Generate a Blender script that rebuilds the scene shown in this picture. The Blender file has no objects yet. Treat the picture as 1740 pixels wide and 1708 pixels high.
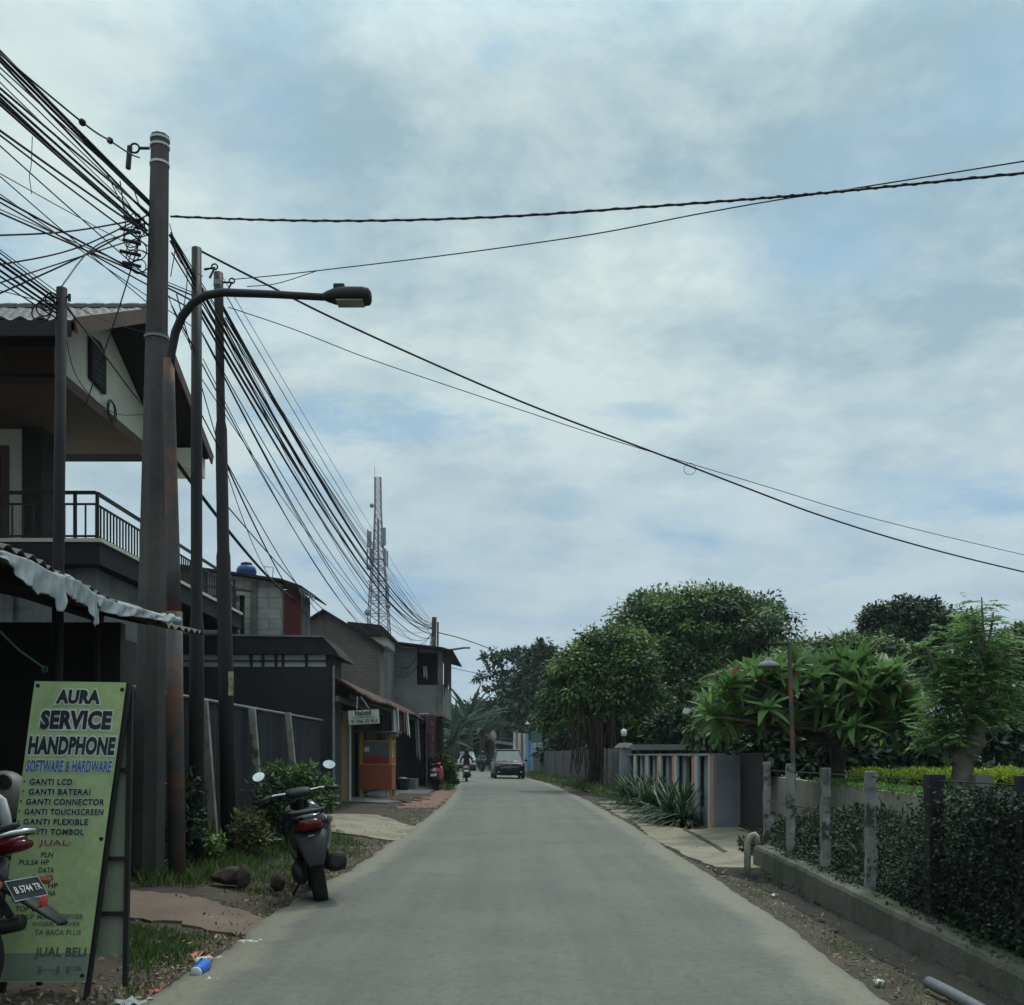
import bpy, bmesh, math, random
import numpy as np
from mathutils import Vector, Matrix, Euler
random.seed(7); RNG = np.random.default_rng(7)
R = math.radians
scn = bpy.context.scene
COL = scn.collection

# ------------------------------------------------------------------ camera
F, CX, HY, EYE = 1740.0, 870.0, 1283.0, 1.4
cam_d = bpy.data.cameras.new("camera"); cam = bpy.data.objects.new("camera", cam_d)
COL.objects.link(cam); scn.camera = cam
cam.location = (0, 0, EYE); cam.rotation_euler = (R(90), 0, 0)
cam_d.sensor_fit = 'HORIZONTAL'; cam_d.sensor_width = 36; cam_d.lens = 36
cam_d.shift_y = (HY - 854) / 1740.0
cam_d.clip_start = 0.05; cam_d.clip_end = 5000

# ------------------------------------------------------------------ world
SUN_EL, SUN_AZ = R(62), R(20)          # azimuth clockwise from +Y (down the road)
world = bpy.data.worlds.new("World"); scn.world = world; world.use_nodes = True
wt = world.node_tree; wt.nodes.clear()
def wn(t, **k):
    n = wt.nodes.new(t)
    for a, b in k.items(): setattr(n, a, b)
    return n
def wl(a, b): wt.links.new(a, b)
w_out = wn('ShaderNodeOutputWorld'); w_bg = wn('ShaderNodeBackground'); w_bg.inputs['Strength'].default_value = 0.1
sky = wn('ShaderNodeTexSky', sky_type='NISHITA'); sky.sun_disc = False
sky.sun_elevation = SUN_EL; sky.sun_rotation = SUN_AZ; sky.dust_density = 2.0; sky.air_density = 1.0
tc = wn('ShaderNodeTexCoord'); sep = wn('ShaderNodeSeparateXYZ'); wl(tc.outputs['Generated'], sep.inputs[0])
zc = wn('ShaderNodeMath', operation='MAXIMUM'); wl(sep.outputs[2], zc.inputs[0]); zc.inputs[1].default_value = 0.0
zp = wn('ShaderNodeMath', operation='ADD'); wl(zc.outputs[0], zp.inputs[0]); zp.inputs[1].default_value = 0.16
dx = wn('ShaderNodeMath', operation='DIVIDE'); wl(sep.outputs[0], dx.inputs[0]); wl(zp.outputs[0], dx.inputs[1])
dy = wn('ShaderNodeMath', operation='DIVIDE'); wl(sep.outputs[1], dy.inputs[0]); wl(zp.outputs[0], dy.inputs[1])
cmb = wn('ShaderNodeCombineXYZ'); wl(dx.outputs[0], cmb.inputs[0]); wl(dy.outputs[0], cmb.inputs[1])
def wnoise(scale, off, detail=7, rough=.55, dist=.3, sy=1.0):
    mp = wn('ShaderNodeMapping'); mp.inputs['Location'].default_value = off
    mp.inputs['Scale'].default_value = (1, sy, 1); wl(cmb.outputs[0], mp.inputs[0])
    n = wn('ShaderNodeTexNoise'); n.inputs['Scale'].default_value = scale; n.inputs['Detail'].default_value = detail
    n.inputs['Roughness'].default_value = rough; n.inputs['Distortion'].default_value = dist
    wl(mp.outputs[0], n.inputs['Vector']); return n.outputs['Fac']
def wramp(inp, stops):
    r = wn('ShaderNodeValToRGB'); e = r.color_ramp.elements
    while len(e) > 1: e.remove(e[-1])
    e[0].position = stops[0][0]; e[0].color = (*stops[0][1], 1)
    for p, c in stops[1:]:
        q = e.new(p); q.color = (*c, 1)
    wl(inp, r.inputs[0]); return r.outputs['Color']
n_big = wnoise(1.15, (3.1, 1.7, 0), 9, .58, .25)
n_fine = wnoise(2.9, (8.3, 4.4, 0), 12, .64, .1)
n_tone = wnoise(.75, (1.3, 9.2, 0), 5, .5, .2)
mask = wramp(n_big, [(.33, (0, 0, 0)), (.42, (.75, .75, .75)), (.50, (1, 1, 1))])
tone_sum = wn('ShaderNodeMath', operation='MULTIPLY_ADD'); wl(n_fine, tone_sum.inputs[0]); tone_sum.inputs[1].default_value = .55
ts2 = wn('ShaderNodeMath', operation='MULTIPLY'); wl(n_tone, ts2.inputs[0]); ts2.inputs[1].default_value = .5; wl(ts2.outputs[0], tone_sum.inputs[2])
CLOUD_LO, CLOUD_HI = (3.1, 4.4, 5.1), (6.3, 7.3, 7.0)
cloud = wramp(tone_sum.outputs[0], [(.43, tuple(c / 8 for c in CLOUD_LO)), (.60, tuple(c / 8 for c in CLOUD_HI))])
flat = wramp(sep.outputs[2], [(0.0, (.8, .8, .8)), (.22, (.5, .5, .5)), (.40, (0, 0, 0))])
cfl = wn('ShaderNodeMix', data_type='RGBA'); wl(flat, cfl.inputs[0]); wl(cloud, cfl.inputs[6]); cfl.inputs[7].default_value = (4.9 / 8, 6.0 / 8, 6.35 / 8, 1)
cl8 = wn('ShaderNodeVectorMath', operation='SCALE'); wl(cfl.outputs[2], cl8.inputs[0]); cl8.inputs['Scale'].default_value = 8
# blue patches: the Nishita sky seen through thin cloud
skb = wn('ShaderNodeMix', data_type='RGBA'); skb.inputs[0].default_value = .85
wl(sky.outputs[0], skb.inputs[6]); skb.inputs[7].default_value = (2.75, 4.6, 6.1, 1)
# gaps in the cloud deck: directions (x/y, z/y) where the blue shows
yc = wn('ShaderNodeMath', operation='MAXIMUM'); wl(sep.outputs[1], yc.inputs[0]); yc.inputs[1].default_value = .05
def wm(op, a, b=None, c=None):
    n = wn('ShaderNodeMath', operation=op)
    for i, v in enumerate((a, b, c)):
        if v is None: continue
        if hasattr(v, 'links'): wl(v, n.inputs[i])
        else: n.inputs[i].default_value = v
    return n.outputs[0]
us, ws = wm('DIVIDE', sep.outputs[0], yc.outputs[0]), wm('DIVIDE', sep.outputs[2], yc.outputs[0])
gap_n = wnoise(9, (2.2, 6.1, 0), 10, .68, .3)
gaps = None
for (u0, w0, a_, b_, amt) in ((-.14, .325, .17, .035, .75), (-.22, .27, .07, .03, .6), (-.017, .685, .028, .03, .55), (-.26, .66, .10, .10, .45), (.48, .66, .07, .10, .45), (-.2, .50, .10, .05, .3), (.13, .335, .07, .012, .5), (.05, .245, .03, .02, .4)):
    du = wm('DIVIDE', wm('SUBTRACT', us, u0), a_); dw = wm('DIVIDE', wm('SUBTRACT', ws, w0), b_)
    r2 = wm('ADD', wm('MULTIPLY', du, du), wm('MULTIPLY', dw, dw))
    g0 = wm('MULTIPLY', wm('MINIMUM', wm('MAXIMUM', wm('SUBTRACT', wm('MULTIPLY_ADD', gap_n, 3.2, -.75), r2), 0.0), 1.0), amt)
    gaps = g0 if gaps is None else wm('MAXIMUM', gaps, g0)
mask = wm('MULTIPLY', mask, wm('SUBTRACT', 1.0, gaps))
mx = wn('ShaderNodeMix', data_type='RGBA'); wl(mask, mx.inputs[0]); wl(skb.outputs[2], mx.inputs[6]); wl(cl8.outputs[0], mx.inputs[7])
# overcast skies are brighter towards the zenith, duller at the horizon
el = wramp(sep.outputs[2], [(0.0, (.72, .75, .84)), (.12, (.74, .765, .83)), (.33, (.82, .845, .865)), (.52, (.86, .875, .88)), (.66, (1, 1, 1))])
el2 = wramp(sep.outputs[2], [(.55, (.25, .25, .25)), (.82, (.56, .56, .56))])
e4 = wn('ShaderNodeVectorMath', operation='SCALE'); wl(el2, e4.inputs[0]); e4.inputs['Scale'].default_value = 4
m1 = wn('ShaderNodeVectorMath', operation='MULTIPLY'); wl(mx.outputs[2], m1.inputs[0]); wl(el, m1.inputs[1])
m2 = wn('ShaderNodeVectorMath', operation='MULTIPLY'); wl(m1.outputs[0], m2.inputs[0]); wl(e4.outputs[0], m2.inputs[1])
wl(m2.outputs[0], w_bg.inputs['Color']); wl(w_bg.outputs[0], w_out.inputs['Surface'])

# ------------------------------------------------------------------ sun (veiled by cloud)
sd = bpy.data.lights.new("sun", 'SUN'); sd.energy = 1.2; sd.angle = R(10); sd.color = (1.0, .96, .88)
sun = bpy.data.objects.new("sun", sd); COL.objects.link(sun)
sv = Vector((math.sin(SUN_AZ) * math.cos(SUN_EL), math.cos(SUN_AZ) * math.cos(SUN_EL), math.sin(SUN_EL)))
sun.rotation_euler = (-sv).to_track_quat('-Z', 'Y').to_euler(); sun.location = (20, 40, 60)

HAZE = .0003
scn.view_settings.view_transform = 'Standard'; scn.view_settings.look = 'None'
scn.view_settings.exposure = 0.34; scn.view_settings.gamma = 1.0
scn.cycles.max_bounces = 6; scn.cycles.transparent_max_bounces = 8
try: scn.cycles.use_denoising = True
except Exception: pass

# ------------------------------------------------------------------ materials
def sock(b, *names):
    for n in names:
        if n in b.inputs: return b.inputs[n]
def new_mat(name):
    m = bpy.data.materials.new(name); m.use_nodes = True
    nt = m.node_tree; b = nt.nodes['Principled BSDF']; return m, nt, b
def ramp(nt, inp, stops):
    r = nt.nodes.new('ShaderNodeValToRGB'); e = r.color_ramp.elements
    while len(e) > 1: e.remove(e[-1])
    e[0].position = stops[0][0]; e[0].color = (*stops[0][1], 1)
    for p, c in stops[1:]:
        q = e.new(p); q.color = (*c, 1)
    nt.links.new(inp, r.inputs[0]); return r.outputs[0]
def noise(nt, vec, scale, detail=6, rough=.6, dist=0, msc=None):
    if msc:
        mp = nt.nodes.new('ShaderNodeMapping'); mp.inputs['Scale'].default_value = msc
        nt.links.new(vec, mp.inputs[0]); vec = mp.outputs[0]
    n = nt.nodes.new('ShaderNodeTexNoise'); n.inputs['Scale'].default_value = scale
    n.inputs['Detail'].default_value = detail; n.inputs['Roughness'].default_value = rough; n.inputs['Distortion'].default_value = dist
    nt.links.new(vec, n.inputs['Vector']); return n.outputs['Fac']
def mixc(nt, fac, a, b, mode='MIX'):
    m = nt.nodes.new('ShaderNodeMix'); m.data_type = 'RGBA'; m.blend_type = mode
    for s, v in ((0, fac), (6, a), (7, b)):
        if hasattr(v, 'links'): nt.links.new(v, m.inputs[s])
        elif s == 0: m.inputs[0].default_value = v
        else: m.inputs[s].default_value = (*v, 1)
    return m.outputs[2]
def objcoord(nt):
    t = nt.nodes.new('ShaderNodeTexCoord'); return t.outputs['Object']
def bump(nt, b, h, strength=.3, dist=.02):
    n = nt.nodes.new('ShaderNodeBump'); n.inputs['Strength'].default_value = strength; n.inputs['Distance'].default_value = dist
    nt.links.new(h, n.inputs['Height']); nt.links.new(n.outputs[0], b.inputs['Normal'])
def pm(name, c1, c2=None, scale=2.5, rough=.85, bmp=.25, bscale=45, metal=0, spec=.3, streak=None, stain=None, stain_at=(.5, .68), sscale=1.3):
    m, nt, b = new_mat(name); v = objcoord(nt)
    c2 = c2 or tuple(x * .7 for x in c1)
    col = ramp(nt, noise(nt, v, scale, 8, .65), [(.36, c1), (.64, c2)])
    fine = noise(nt, v, bscale, 4, .6)
    col = mixc(nt, .5, col, ramp(nt, fine, [(.3, (.6, .6, .6)), (.7, (1.0, 1.0, 1.0))]), 'MULTIPLY')
    if streak:
        s = noise(nt, v, 1.7, 9, .72, .5, (3.2, 3.2, .3))
        f = ramp(nt, s, [(.47, (0, 0, 0)), (.72, (1, 1, 1))])
        f = mixc(nt, 1.0, f, ramp(nt, noise(nt, v, .9, 7, .65, .6), [(.4, (.0, .0, .0)), (.66, (.85, .85, .85))]), 'MULTIPLY')
        col = mixc(nt, f, col, streak)
    if stain:
        s = noise(nt, v, sscale, 9, .68, .4)
        f = ramp(nt, s, [(stain_at[0], (0, 0, 0)), (stain_at[1], (1, 1, 1))])
        col = mixc(nt, f, col, stain)
    nt.links.new(col, b.inputs['Base Color']); b.inputs['Roughness'].default_value = rough
    b.inputs['Metallic'].default_value = metal
    sp = sock(b, 'Specular IOR Level', 'Specular')
    if sp: sp.default_value = spec
    if bmp: bump(nt, b, fine, bmp, .01)
    return m
def block_mat(name, c1, c2, mortar, axis='x', bw=.4, bh=.2, stain=None, ms=.012):
    m, nt, b = new_mat(name); v = objcoord(nt)
    s = nt.nodes.new('ShaderNodeSeparateXYZ'); nt.links.new(v, s.inputs[0])
    c = nt.nodes.new('ShaderNodeCombineXYZ'); nt.links.new(s.outputs[0 if axis == 'x' else 1], c.inputs[0]); nt.links.new(s.outputs[2], c.inputs[1])
    w = noise(nt, v, 3, 3); 
    t = nt.nodes.new('ShaderNodeTexBrick'); nt.links.new(c.outputs[0], t.inputs['Vector'])
    t.inputs['Color1'].default_value = (*c1, 1); t.inputs['Color2'].default_value = (*c2, 1); t.inputs['Mortar'].default_value = (*mortar, 1)
    t.inputs['Scale'].default_value = 1; t.inputs['Mortar Size'].default_value = ms; t.inputs['Mortar Smooth'].default_value = .3
    t.inputs['Brick Width'].default_value = bw; t.inputs['Row Height'].default_value = bh; t.inputs['Bias'].default_value = -.2
    col = t.outputs['Color']; big = noise(nt, v, 1.1, 9, .7, .5)
    col = mixc(nt, ramp(nt, big, [(.42, (0, 0, 0)), (.68, (1, 1, 1))]), col, stain or tuple(x * .45 for x in c1))
    fine = noise(nt, v, 30, 5)
    col = mixc(nt, .5, col, ramp(nt, fine, [(.3, (.55, .55, .55)), (.7, (1, 1, 1))]), 'MULTIPLY')
    nt.links.new(col, b.inputs['Base Color']); b.inputs['Roughness'].default_value = .9
    bump(nt, b, fine, .3, .02); return m
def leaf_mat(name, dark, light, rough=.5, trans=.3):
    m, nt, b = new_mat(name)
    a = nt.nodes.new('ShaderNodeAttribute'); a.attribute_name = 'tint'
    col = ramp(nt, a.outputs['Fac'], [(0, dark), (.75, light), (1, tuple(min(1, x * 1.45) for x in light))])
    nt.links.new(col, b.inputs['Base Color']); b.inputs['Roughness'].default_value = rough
    sp = sock(b, 'Specular IOR Level', 'Specular'); sp.default_value = .35
    t = nt.nodes.new('ShaderNodeBsdfTranslucent'); nt.links.new(col, t.inputs[0])
    mx_ = nt.nodes.new('ShaderNodeMixShader'); mx_.inputs[0].default_value = trans
    nt.links.new(b.outputs[0], mx_.inputs[1]); nt.links.new(t.outputs[0], mx_.inputs[2])
    nt.links.new(mx_.outputs[0], nt.nodes['Material Output'].inputs['Surface']); return m

# ------------------------------------------------------------------ object helpers
def P(px, py, d): return Vector(((px - CX) / F * d, d, EYE - (py - HY) / F * d))
def G(px, py, z=0.0):
    d = F * (EYE - z) / (py - HY); return Vector(((px - CX) / F * d, d, z))
def PX(x, px): return x * F / (px - CX)           # depth at which the line X = x shows at px
def tag(o, label=None, cat=None, group=None, kind=None):
    if label: o['label'] = label
    if cat: o['category'] = cat
    if group: o['group'] = group
    if kind: o['kind'] = kind
    return o
def thing(name, label, cat, loc=(0, 0, 0), rz=0.0, group=None):
    o = bpy.data.objects.new(name, None); COL.objects.link(o); o.empty_display_size = .2
    o.location = loc; o.rotation_euler = (0, 0, rz); return tag(o, label, cat, group)
def root_of(o):
    while o.parent: o = o.parent
    return o
def sstep(a, b, x):
    t = np.clip((x - a) / (b - a), 0, 1); return t * t * (3 - 2 * t)

class MB:
    def __init__(s): s.v = []; s.f = []; s.mi = []; s.m = 0
    def add(s, vs, fs):
        o = len(s.v); s.v += [tuple(v) for v in vs]; s.f += [tuple(o + i for i in f) for f in fs]; s.mi += [s.m] * len(fs); return s
    def box(s, x0, x1, y0, y1, z0, z1):
        return s.add([(x0, y0, z0), (x1, y0, z0), (x1, y1, z0), (x0, y1, z0), (x0, y0, z1), (x1, y0, z1), (x1, y1, z1), (x0, y1, z1)],
                     [(3, 2, 1, 0), (4, 5, 6, 7), (0, 1, 5, 4), (1, 2, 6, 5), (2, 3, 7, 6), (3, 0, 4, 7)])
    def obox(s, c, dims, M=None):
        a, b, h = (d / 2 for d in dims); c = Vector(c); M = M or Matrix.Identity(3)
        vs = [c + M @ Vector(p) for p in ((-a, -b, -h), (a, -b, -h), (a, b, -h), (-a, b, -h), (-a, -b, h), (a, -b, h), (a, b, h), (-a, b, h))]
        return s.add(vs, [(3, 2, 1, 0), (4, 5, 6, 7), (0, 1, 5, 4), (1, 2, 6, 5), (2, 3, 7, 6), (3, 0, 4, 7)])
    def beam(s, a, b, w, h=None, up=(0, 0, 1)):
        a, b = Vector(a), Vector(b); h = h or w; d = (b - a); L = d.length; d.normalize(); u = Vector(up)
        if abs(d.dot(u)) > .98: u = Vector((0, 1, 0))
        x = d.cross(u).normalized(); z = x.cross(d)
        return s.obox((a + b) / 2, (w, L, h), Matrix((x, d, z)).transposed())
    def prism(s, poly, off):
        n = len(poly); off = Vector(off); a = [Vector(p) for p in poly]
        return s.add(a + [p + off for p in a], [tuple(range(n))[::-1], tuple(range(n, 2 * n))] + [(i, (i + 1) % n, n + (i + 1) % n, n + i) for i in range(n)])
    def tube(s, pts, r, n=8, caps=True):
        pts = [Vector(p) for p in pts]; m = len(pts); rs = r if hasattr(r, '__len__') else [r] * m
        vs = []; prev = None
        for i, p in enumerate(pts):
            t = (pts[min(i + 1, m - 1)] - pts[max(i - 1, 0)]).normalized()
            if prev is None:
                u = Vector((0, 0, 1)) if abs(t.z) < .9 else Vector((1, 0, 0))
                x = t.cross(u).normalized()
            else: x = (prev - t * prev.dot(t)).normalized()
            prev = x; y = t.cross(x)
            for k in range(n):
                a = 2 * math.pi * k / n; vs.append(p + (x * math.cos(a) + y * math.sin(a)) * rs[i])
        fs = [(i * n + k, i * n + (k + 1) % n, (i + 1) * n + (k + 1) % n, (i + 1) * n + k) for i in range(m - 1) for k in range(n)]
        if caps: fs += [tuple(range(n))[::-1], tuple(range((m - 1) * n, m * n))]
        return s.add(vs, fs)
    def lathe(s, prof, c=(0, 0, 0), axis='z', n=16):
        c = Vector(c); vs = []
        for r, h in prof:
            for k in range(n):
                a = 2 * math.pi * k / n; x, y = r * math.cos(a), r * math.sin(a)
                vs.append(c + Vector({'z': (x, y, h), 'x': (h, x, y), 'y': (x, h, y)}[axis]))
        m = len(prof)
        fs = [(i * n + k, i * n + (k + 1) % n, (i + 1) * n + (k + 1) % n, (i + 1) * n + k) for i in range(m - 1) for k in range(n)]
        if prof[0][0] > 1e-4: fs.append(tuple(range(n))[::-1])
        if prof[-1][0] > 1e-4: fs.append(tuple(range((m - 1) * n, m * n)))
        return s.add(vs, fs)
    def ring(s, c, R_, r, axis='x', n=20, k=8):
        c = Vector(c); vs = []
        for i in range(n):
            a = 2 * math.pi * i / n
            for j in range(k):
                b = 2 * math.pi * j / k; q = R_ + r[0] * math.cos(b); h = r[1] * math.sin(b)
                p = {'x': (h, q * math.cos(a), q * math.sin(a)), 'y': (q * math.cos(a), h, q * math.sin(a)), 'z': (q * math.cos(a), q * math.sin(a), h)}[axis]
                vs.append(c + Vector(p))
        return s.add(vs, [(i * k + j, ((i + 1) % n) * k + j, ((i + 1) % n) * k + (j + 1) % k, i * k + (j + 1) % k) for i in range(n) for j in range(k)])
    def loft(s, secs, n=16):
        """sections (y, cx, cz, hw, hh, e): superellipse rings stacked along Y"""
        vs = []
        for (y, cx, cz, hw, hh, e) in secs:
            for k in range(n):
                a = 2 * math.pi * k / n; ca, sa = math.cos(a), math.sin(a)
                vs.append((cx + hw * math.copysign(abs(ca) ** (2 / e), ca), y, cz + hh * math.copysign(abs(sa) ** (2 / e), sa)))
        m = len(secs)
        fs = [(i * n + k, (i + 1) * n + k, (i + 1) * n + (k + 1) % n, i * n + (k + 1) % n) for i in range(m - 1) for k in range(n)]
        fs += [tuple(range(n)), tuple(range((m - 1) * n, m * n))[::-1]]
        return s.add(vs, fs)
    def ball(s, c, r, n=12, m=8):
        rx, ry, rz = r if hasattr(r, '__len__') else (r, r, r); c = Vector(c)
        vs = [c + Vector((rx * math.sin(math.pi * i / m) * math.cos(2 * math.pi * k / n), ry * math.sin(math.pi * i / m) * math.sin(2 * math.pi * k / n), -rz * math.cos(math.pi * i / m))) for i in range(m + 1) for k in range(n)]
        return s.add(vs, [(i * n + k, i * n + (k + 1) % n, (i + 1) * n + (k + 1) % n, (i + 1) * n + k) for i in range(m) for k in range(n)])
    def grid(s, fn, nu, nv):
        vs = [fn(i / nu, j / nv) for j in range(nv + 1) for i in range(nu + 1)]; w = nu + 1
        return s.add(vs, [(j * w + i, j * w + i + 1, (j + 1) * w + i + 1, (j + 1) * w + i) for j in range(nv) for i in range(nu)])
    def build(s, name, mat, parent=None, local=False, smooth=False, bevel=0, solid=0, kind=None):
        me = bpy.data.meshes.new(name)
        off = Vector((0, 0, 0)) if (parent is None or local) else root_of(parent).location
        me.from_pydata([tuple(Vector(v) - off) for v in s.v], [], s.f)
        mats = mat if isinstance(mat, (list, tuple)) else [mat]
        for m_ in mats: me.materials.append(m_)
        if len(mats) > 1: me.polygons.foreach_set('material_index', s.mi)
        if smooth: me.polygons.foreach_set('use_smooth', [True] * len(me.polygons))
        bm = bmesh.new(); bm.from_mesh(me); bmesh.ops.remove_doubles(bm, verts=bm.verts, dist=1e-5); bmesh.ops.recalc_face_normals(bm, faces=bm.faces); bm.to_mesh(me); bm.free()
        me.update(); o = bpy.data.objects.new(name, me); COL.objects.link(o)
        if parent: o.parent = parent
        if solid:
            q = o.modifiers.new('solid', 'SOLIDIFY'); q.thickness = solid; q.offset = 0
        if bevel:
            q = o.modifiers.new('bevel', 'BEVEL'); q.width = bevel; q.segments = 2; q.limit_method = 'ANGLE'; q.angle_limit = R(40)
        if kind: o['kind'] = kind
        return o
def struct(o): o['kind'] = 'structure'; return o
def fastmesh(name, V, Q, mat, tint=None, parent=None, off=None, k=4, smooth=False):
    V = np.asarray(V, np.float32); Q = np.asarray(Q, np.int32)
    if off is not None: V = V - np.asarray(off, np.float32)
    me = bpy.data.meshes.new(name); me.vertices.add(len(V)); me.vertices.foreach_set('co', V.ravel())
    me.loops.add(Q.size); me.loops.foreach_set('vertex_index', Q.ravel())
    me.polygons.add(len(Q)); me.polygons.foreach_set('loop_start', np.arange(0, Q.size, k, dtype=np.int32))
    try: me.polygons.foreach_set('loop_total', np.full(len(Q), k, np.int32))
    except Exception: pass
    me.update(calc_edges=True); me.validate()
    if tint is not None:
        a = me.attributes.new('tint', 'FLOAT', 'FACE'); a.data.foreach_set('value', np.asarray(tint, np.float32))
    if smooth: me.polygons.foreach_set('use_smooth', [True] * len(me.polygons))
    me.materials.append(mat); o = bpy.data.objects.new(name, me); COL.objects.link(o)
    if parent: o.parent = parent
    return o
def copy_tree(o, parent=None):
    c = o.copy(); COL.objects.link(c)
    if parent: c.parent = parent
    for ch in list(o.children): copy_tree(ch, c)
    return c
def unit(a): return a / np.maximum(np.linalg.norm(a, axis=-1, keepdims=True), 1e-9)
def leaves_mesh(C, D, Nn, L, Wd, fold=.25):
    """rhombic leaves: base C, direction D, rough normal Nn -> verts, quads"""
    D = unit(D); S = unit(np.cross(D, Nn)); U = np.cross(S, D); L = L[:, None]; Wd = Wd[:, None]
    mid = C + D * L * .45 
    V = np.stack([C, mid + S * Wd - U * Wd * fold, C + D * L - U * L * .12, mid - S * Wd - U * Wd * fold], 1).reshape(-1, 3)
    return V, np.arange(len(V), dtype=np.int32).reshape(-1, 4)

# ------------------------------------------------------------------ palette
m_dirt = pm('dirt', (.045, .036, .028), (.085, .068, .052), 1.3, .95, .9, 45, stain=(.045, .05, .03), stain_at=(.55, .72))
m_mud = pm('ditch mud', (.035, .032, .028), (.06, .052, .042), 1.5, .8, .5, 40)
m_conc = pm('weathered concrete', (.22, .21, .18), (.13, .125, .11), 1.6, .9, .35, 50, streak=(.05, .052, .045), stain=(.06, .07, .045), stain_at=(.55, .75))
m_pole = pm('pole concrete', (.112, .096, .088), (.068, .06, .057), 2.0, .9, .3, 60, streak=(.03, .03, .032))
m_slab = pm('slab concrete', (.30, .26, .185), (.23, .20, .145), 1.2, .9, .3, 50, stain=(.13, .115, .09), stain_at=(.46, .68))
m_redslab = pm('reddish cement', (.19, .14, .105), (.135, .10, .078), 1.4, .9, .3, 50, stain=(.09, .08, .055), stain_at=(.55, .75))
m_rustpole = pm('rusty paint', (.085, .08, .078), (.06, .058, .058), 3, .7, .3, 60, stain=(.21, .078, .034), stain_at=(.48, .64), sscale=2.0)
m_black = pm('black painted steel', (.015, .0135, .014), (.022, .018, .018), 3, .6, .15, 60, stain=(.07, .03, .018), stain_at=(.64, .74), sscale=1.2)
m_cable = pm('cable rubber', (.012, .012, .016), None, 6, .6, 0)
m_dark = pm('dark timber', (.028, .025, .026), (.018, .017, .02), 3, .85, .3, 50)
m_darkwall = pm('dark brown wall', (.045, .038, .034), (.03, .027, .026), 1.5, .95, .2, 40)  # even dark brown wall colour
m_sheet = pm('dark corrugated sheet', (.026, .026, .032), (.018, .018, .023), 1.2, .7, .15, 50, streak=(.045, .042, .042))
m_tin = pm('rusty roof tin', (.10, .075, .062), (.055, .045, .042), 2.2, .65, .2, 40, streak=(.13, .06, .035), metal=0)
m_tarp = pm('torn white tarpaulin', (.34, .365, .37), (.20, .225, .235), 3.2, .6, .2, 30, stain=(.12, .13, .12), stain_at=(.55, .7))
m_plaster = pm('grey plaster', (.19, .185, .175), (.13, .128, .125), .8, .95, .25, 40, streak=(.045, .045, .046), stain=(.07, .07, .07), stain_at=(.5, .7))
m_cream = pm('cream paint', (.66, .64, .52), (.58, .56, .46), 1, .8, .1, 30, streak=(.40, .38, .31))
m_brownp = pm('brown paint', (.12, .075, .055), (.09, .058, .045), 2, .8, .15, 40)
m_tile = pm('dark glazed roof tile', (.05, .038, .036), (.032, .026, .027), 5, .5, .1, 40, spec=.35)
m_white = pm('white paint', (.62, .63, .61), (.50, .51, .50), 3, .7, .1, 30)
m_steel = pm('galvanised steel', (.24, .25, .26), (.16, .17, .18), 4, .5, .1, 40, metal=.3)

# ------------------------------------------------------------------ road and ground
RL = np.array([(-6, -2.06), (7, -2.07), (9.3, -2.13), (13, -1.97), (19, -1.9), (30, -1.95), (43, -2.35), (53, -3.1), (70, -4.6), (97, -7.6), (130, -13), (180, -24)])
RR = np.array([(-6, 2.1), (6, 2.16), (9, 2.3), (20, 2.42), (31, 2.36), (43, 2.1), (50, 1.85), (62, 1.0), (80, -.8), (100, -2.9), (130, -7.4), (180, -17)])
def rl(y): return np.interp(y, RL[:, 0], RL[:, 1])
def rr(y): return np.interp(y, RR[:, 0], RR[:, 1])
def vnoise(x, y, s, seed=0):
    x = np.asarray(x, float) * s + seed * 17.3; y = np.asarray(y, float) * s - seed * 5.1
    return (np.sin(x * 1.7 + 1.3 * np.sin(y * 1.1)) + np.sin(y * 2.3 + 1.7 * np.sin(x * .9 + 2)) + .6 * np.sin(x * 4.1 - y * 3.7) + .4 * np.sin(x * 7.9 + y * 6.1)) / 3.0
GW = ((4.55, 8.0), (6.15, 24.5))        # garden retaining wall line (x, y)
def gwx(y): return GW[0][0] + (y - GW[0][1]) * (GW[1][0] - GW[0][0]) / (GW[1][1] - GW[0][1])
def height(x, y):
    x = np.asarray(x, float); y = np.asarray(y, float)
    tl = rl(y) - x; tr = x - rr(y); nz = vnoise(x, y, 1.3) * .018 + vnoise(x, y, 4.2, 3) * .008
    zl = -.035 + .06 * sstep(.1, .7, tl) + .09 * sstep(.6, 1.9, tl) + nz * sstep(.15, .5, tl)
    ditch = sstep(12.4, 12.2, y)
    d1 = -.03 - .09 * sstep(.2, .62, tr) * sstep(3.3, 3.05, x) * ditch + nz * .6 * sstep(.1, .4, tr)
    zr = d1 - .04 * sstep(3.25, 3.4, x) * ditch + .08 * sstep(3.4, 4.0, x) * (1 - ditch)
    gar = np.where(y < 24.6, sstep(gwx(y) + .02, gwx(y) + .14, x) * sstep(6.0, 6.4, y) , 0)
    zr = zr * (1 - gar) + (.82 + nz) * gar
    z = np.where(tl > 0, zl, np.where(tr > 0, zr, -.035))
    return z
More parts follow.
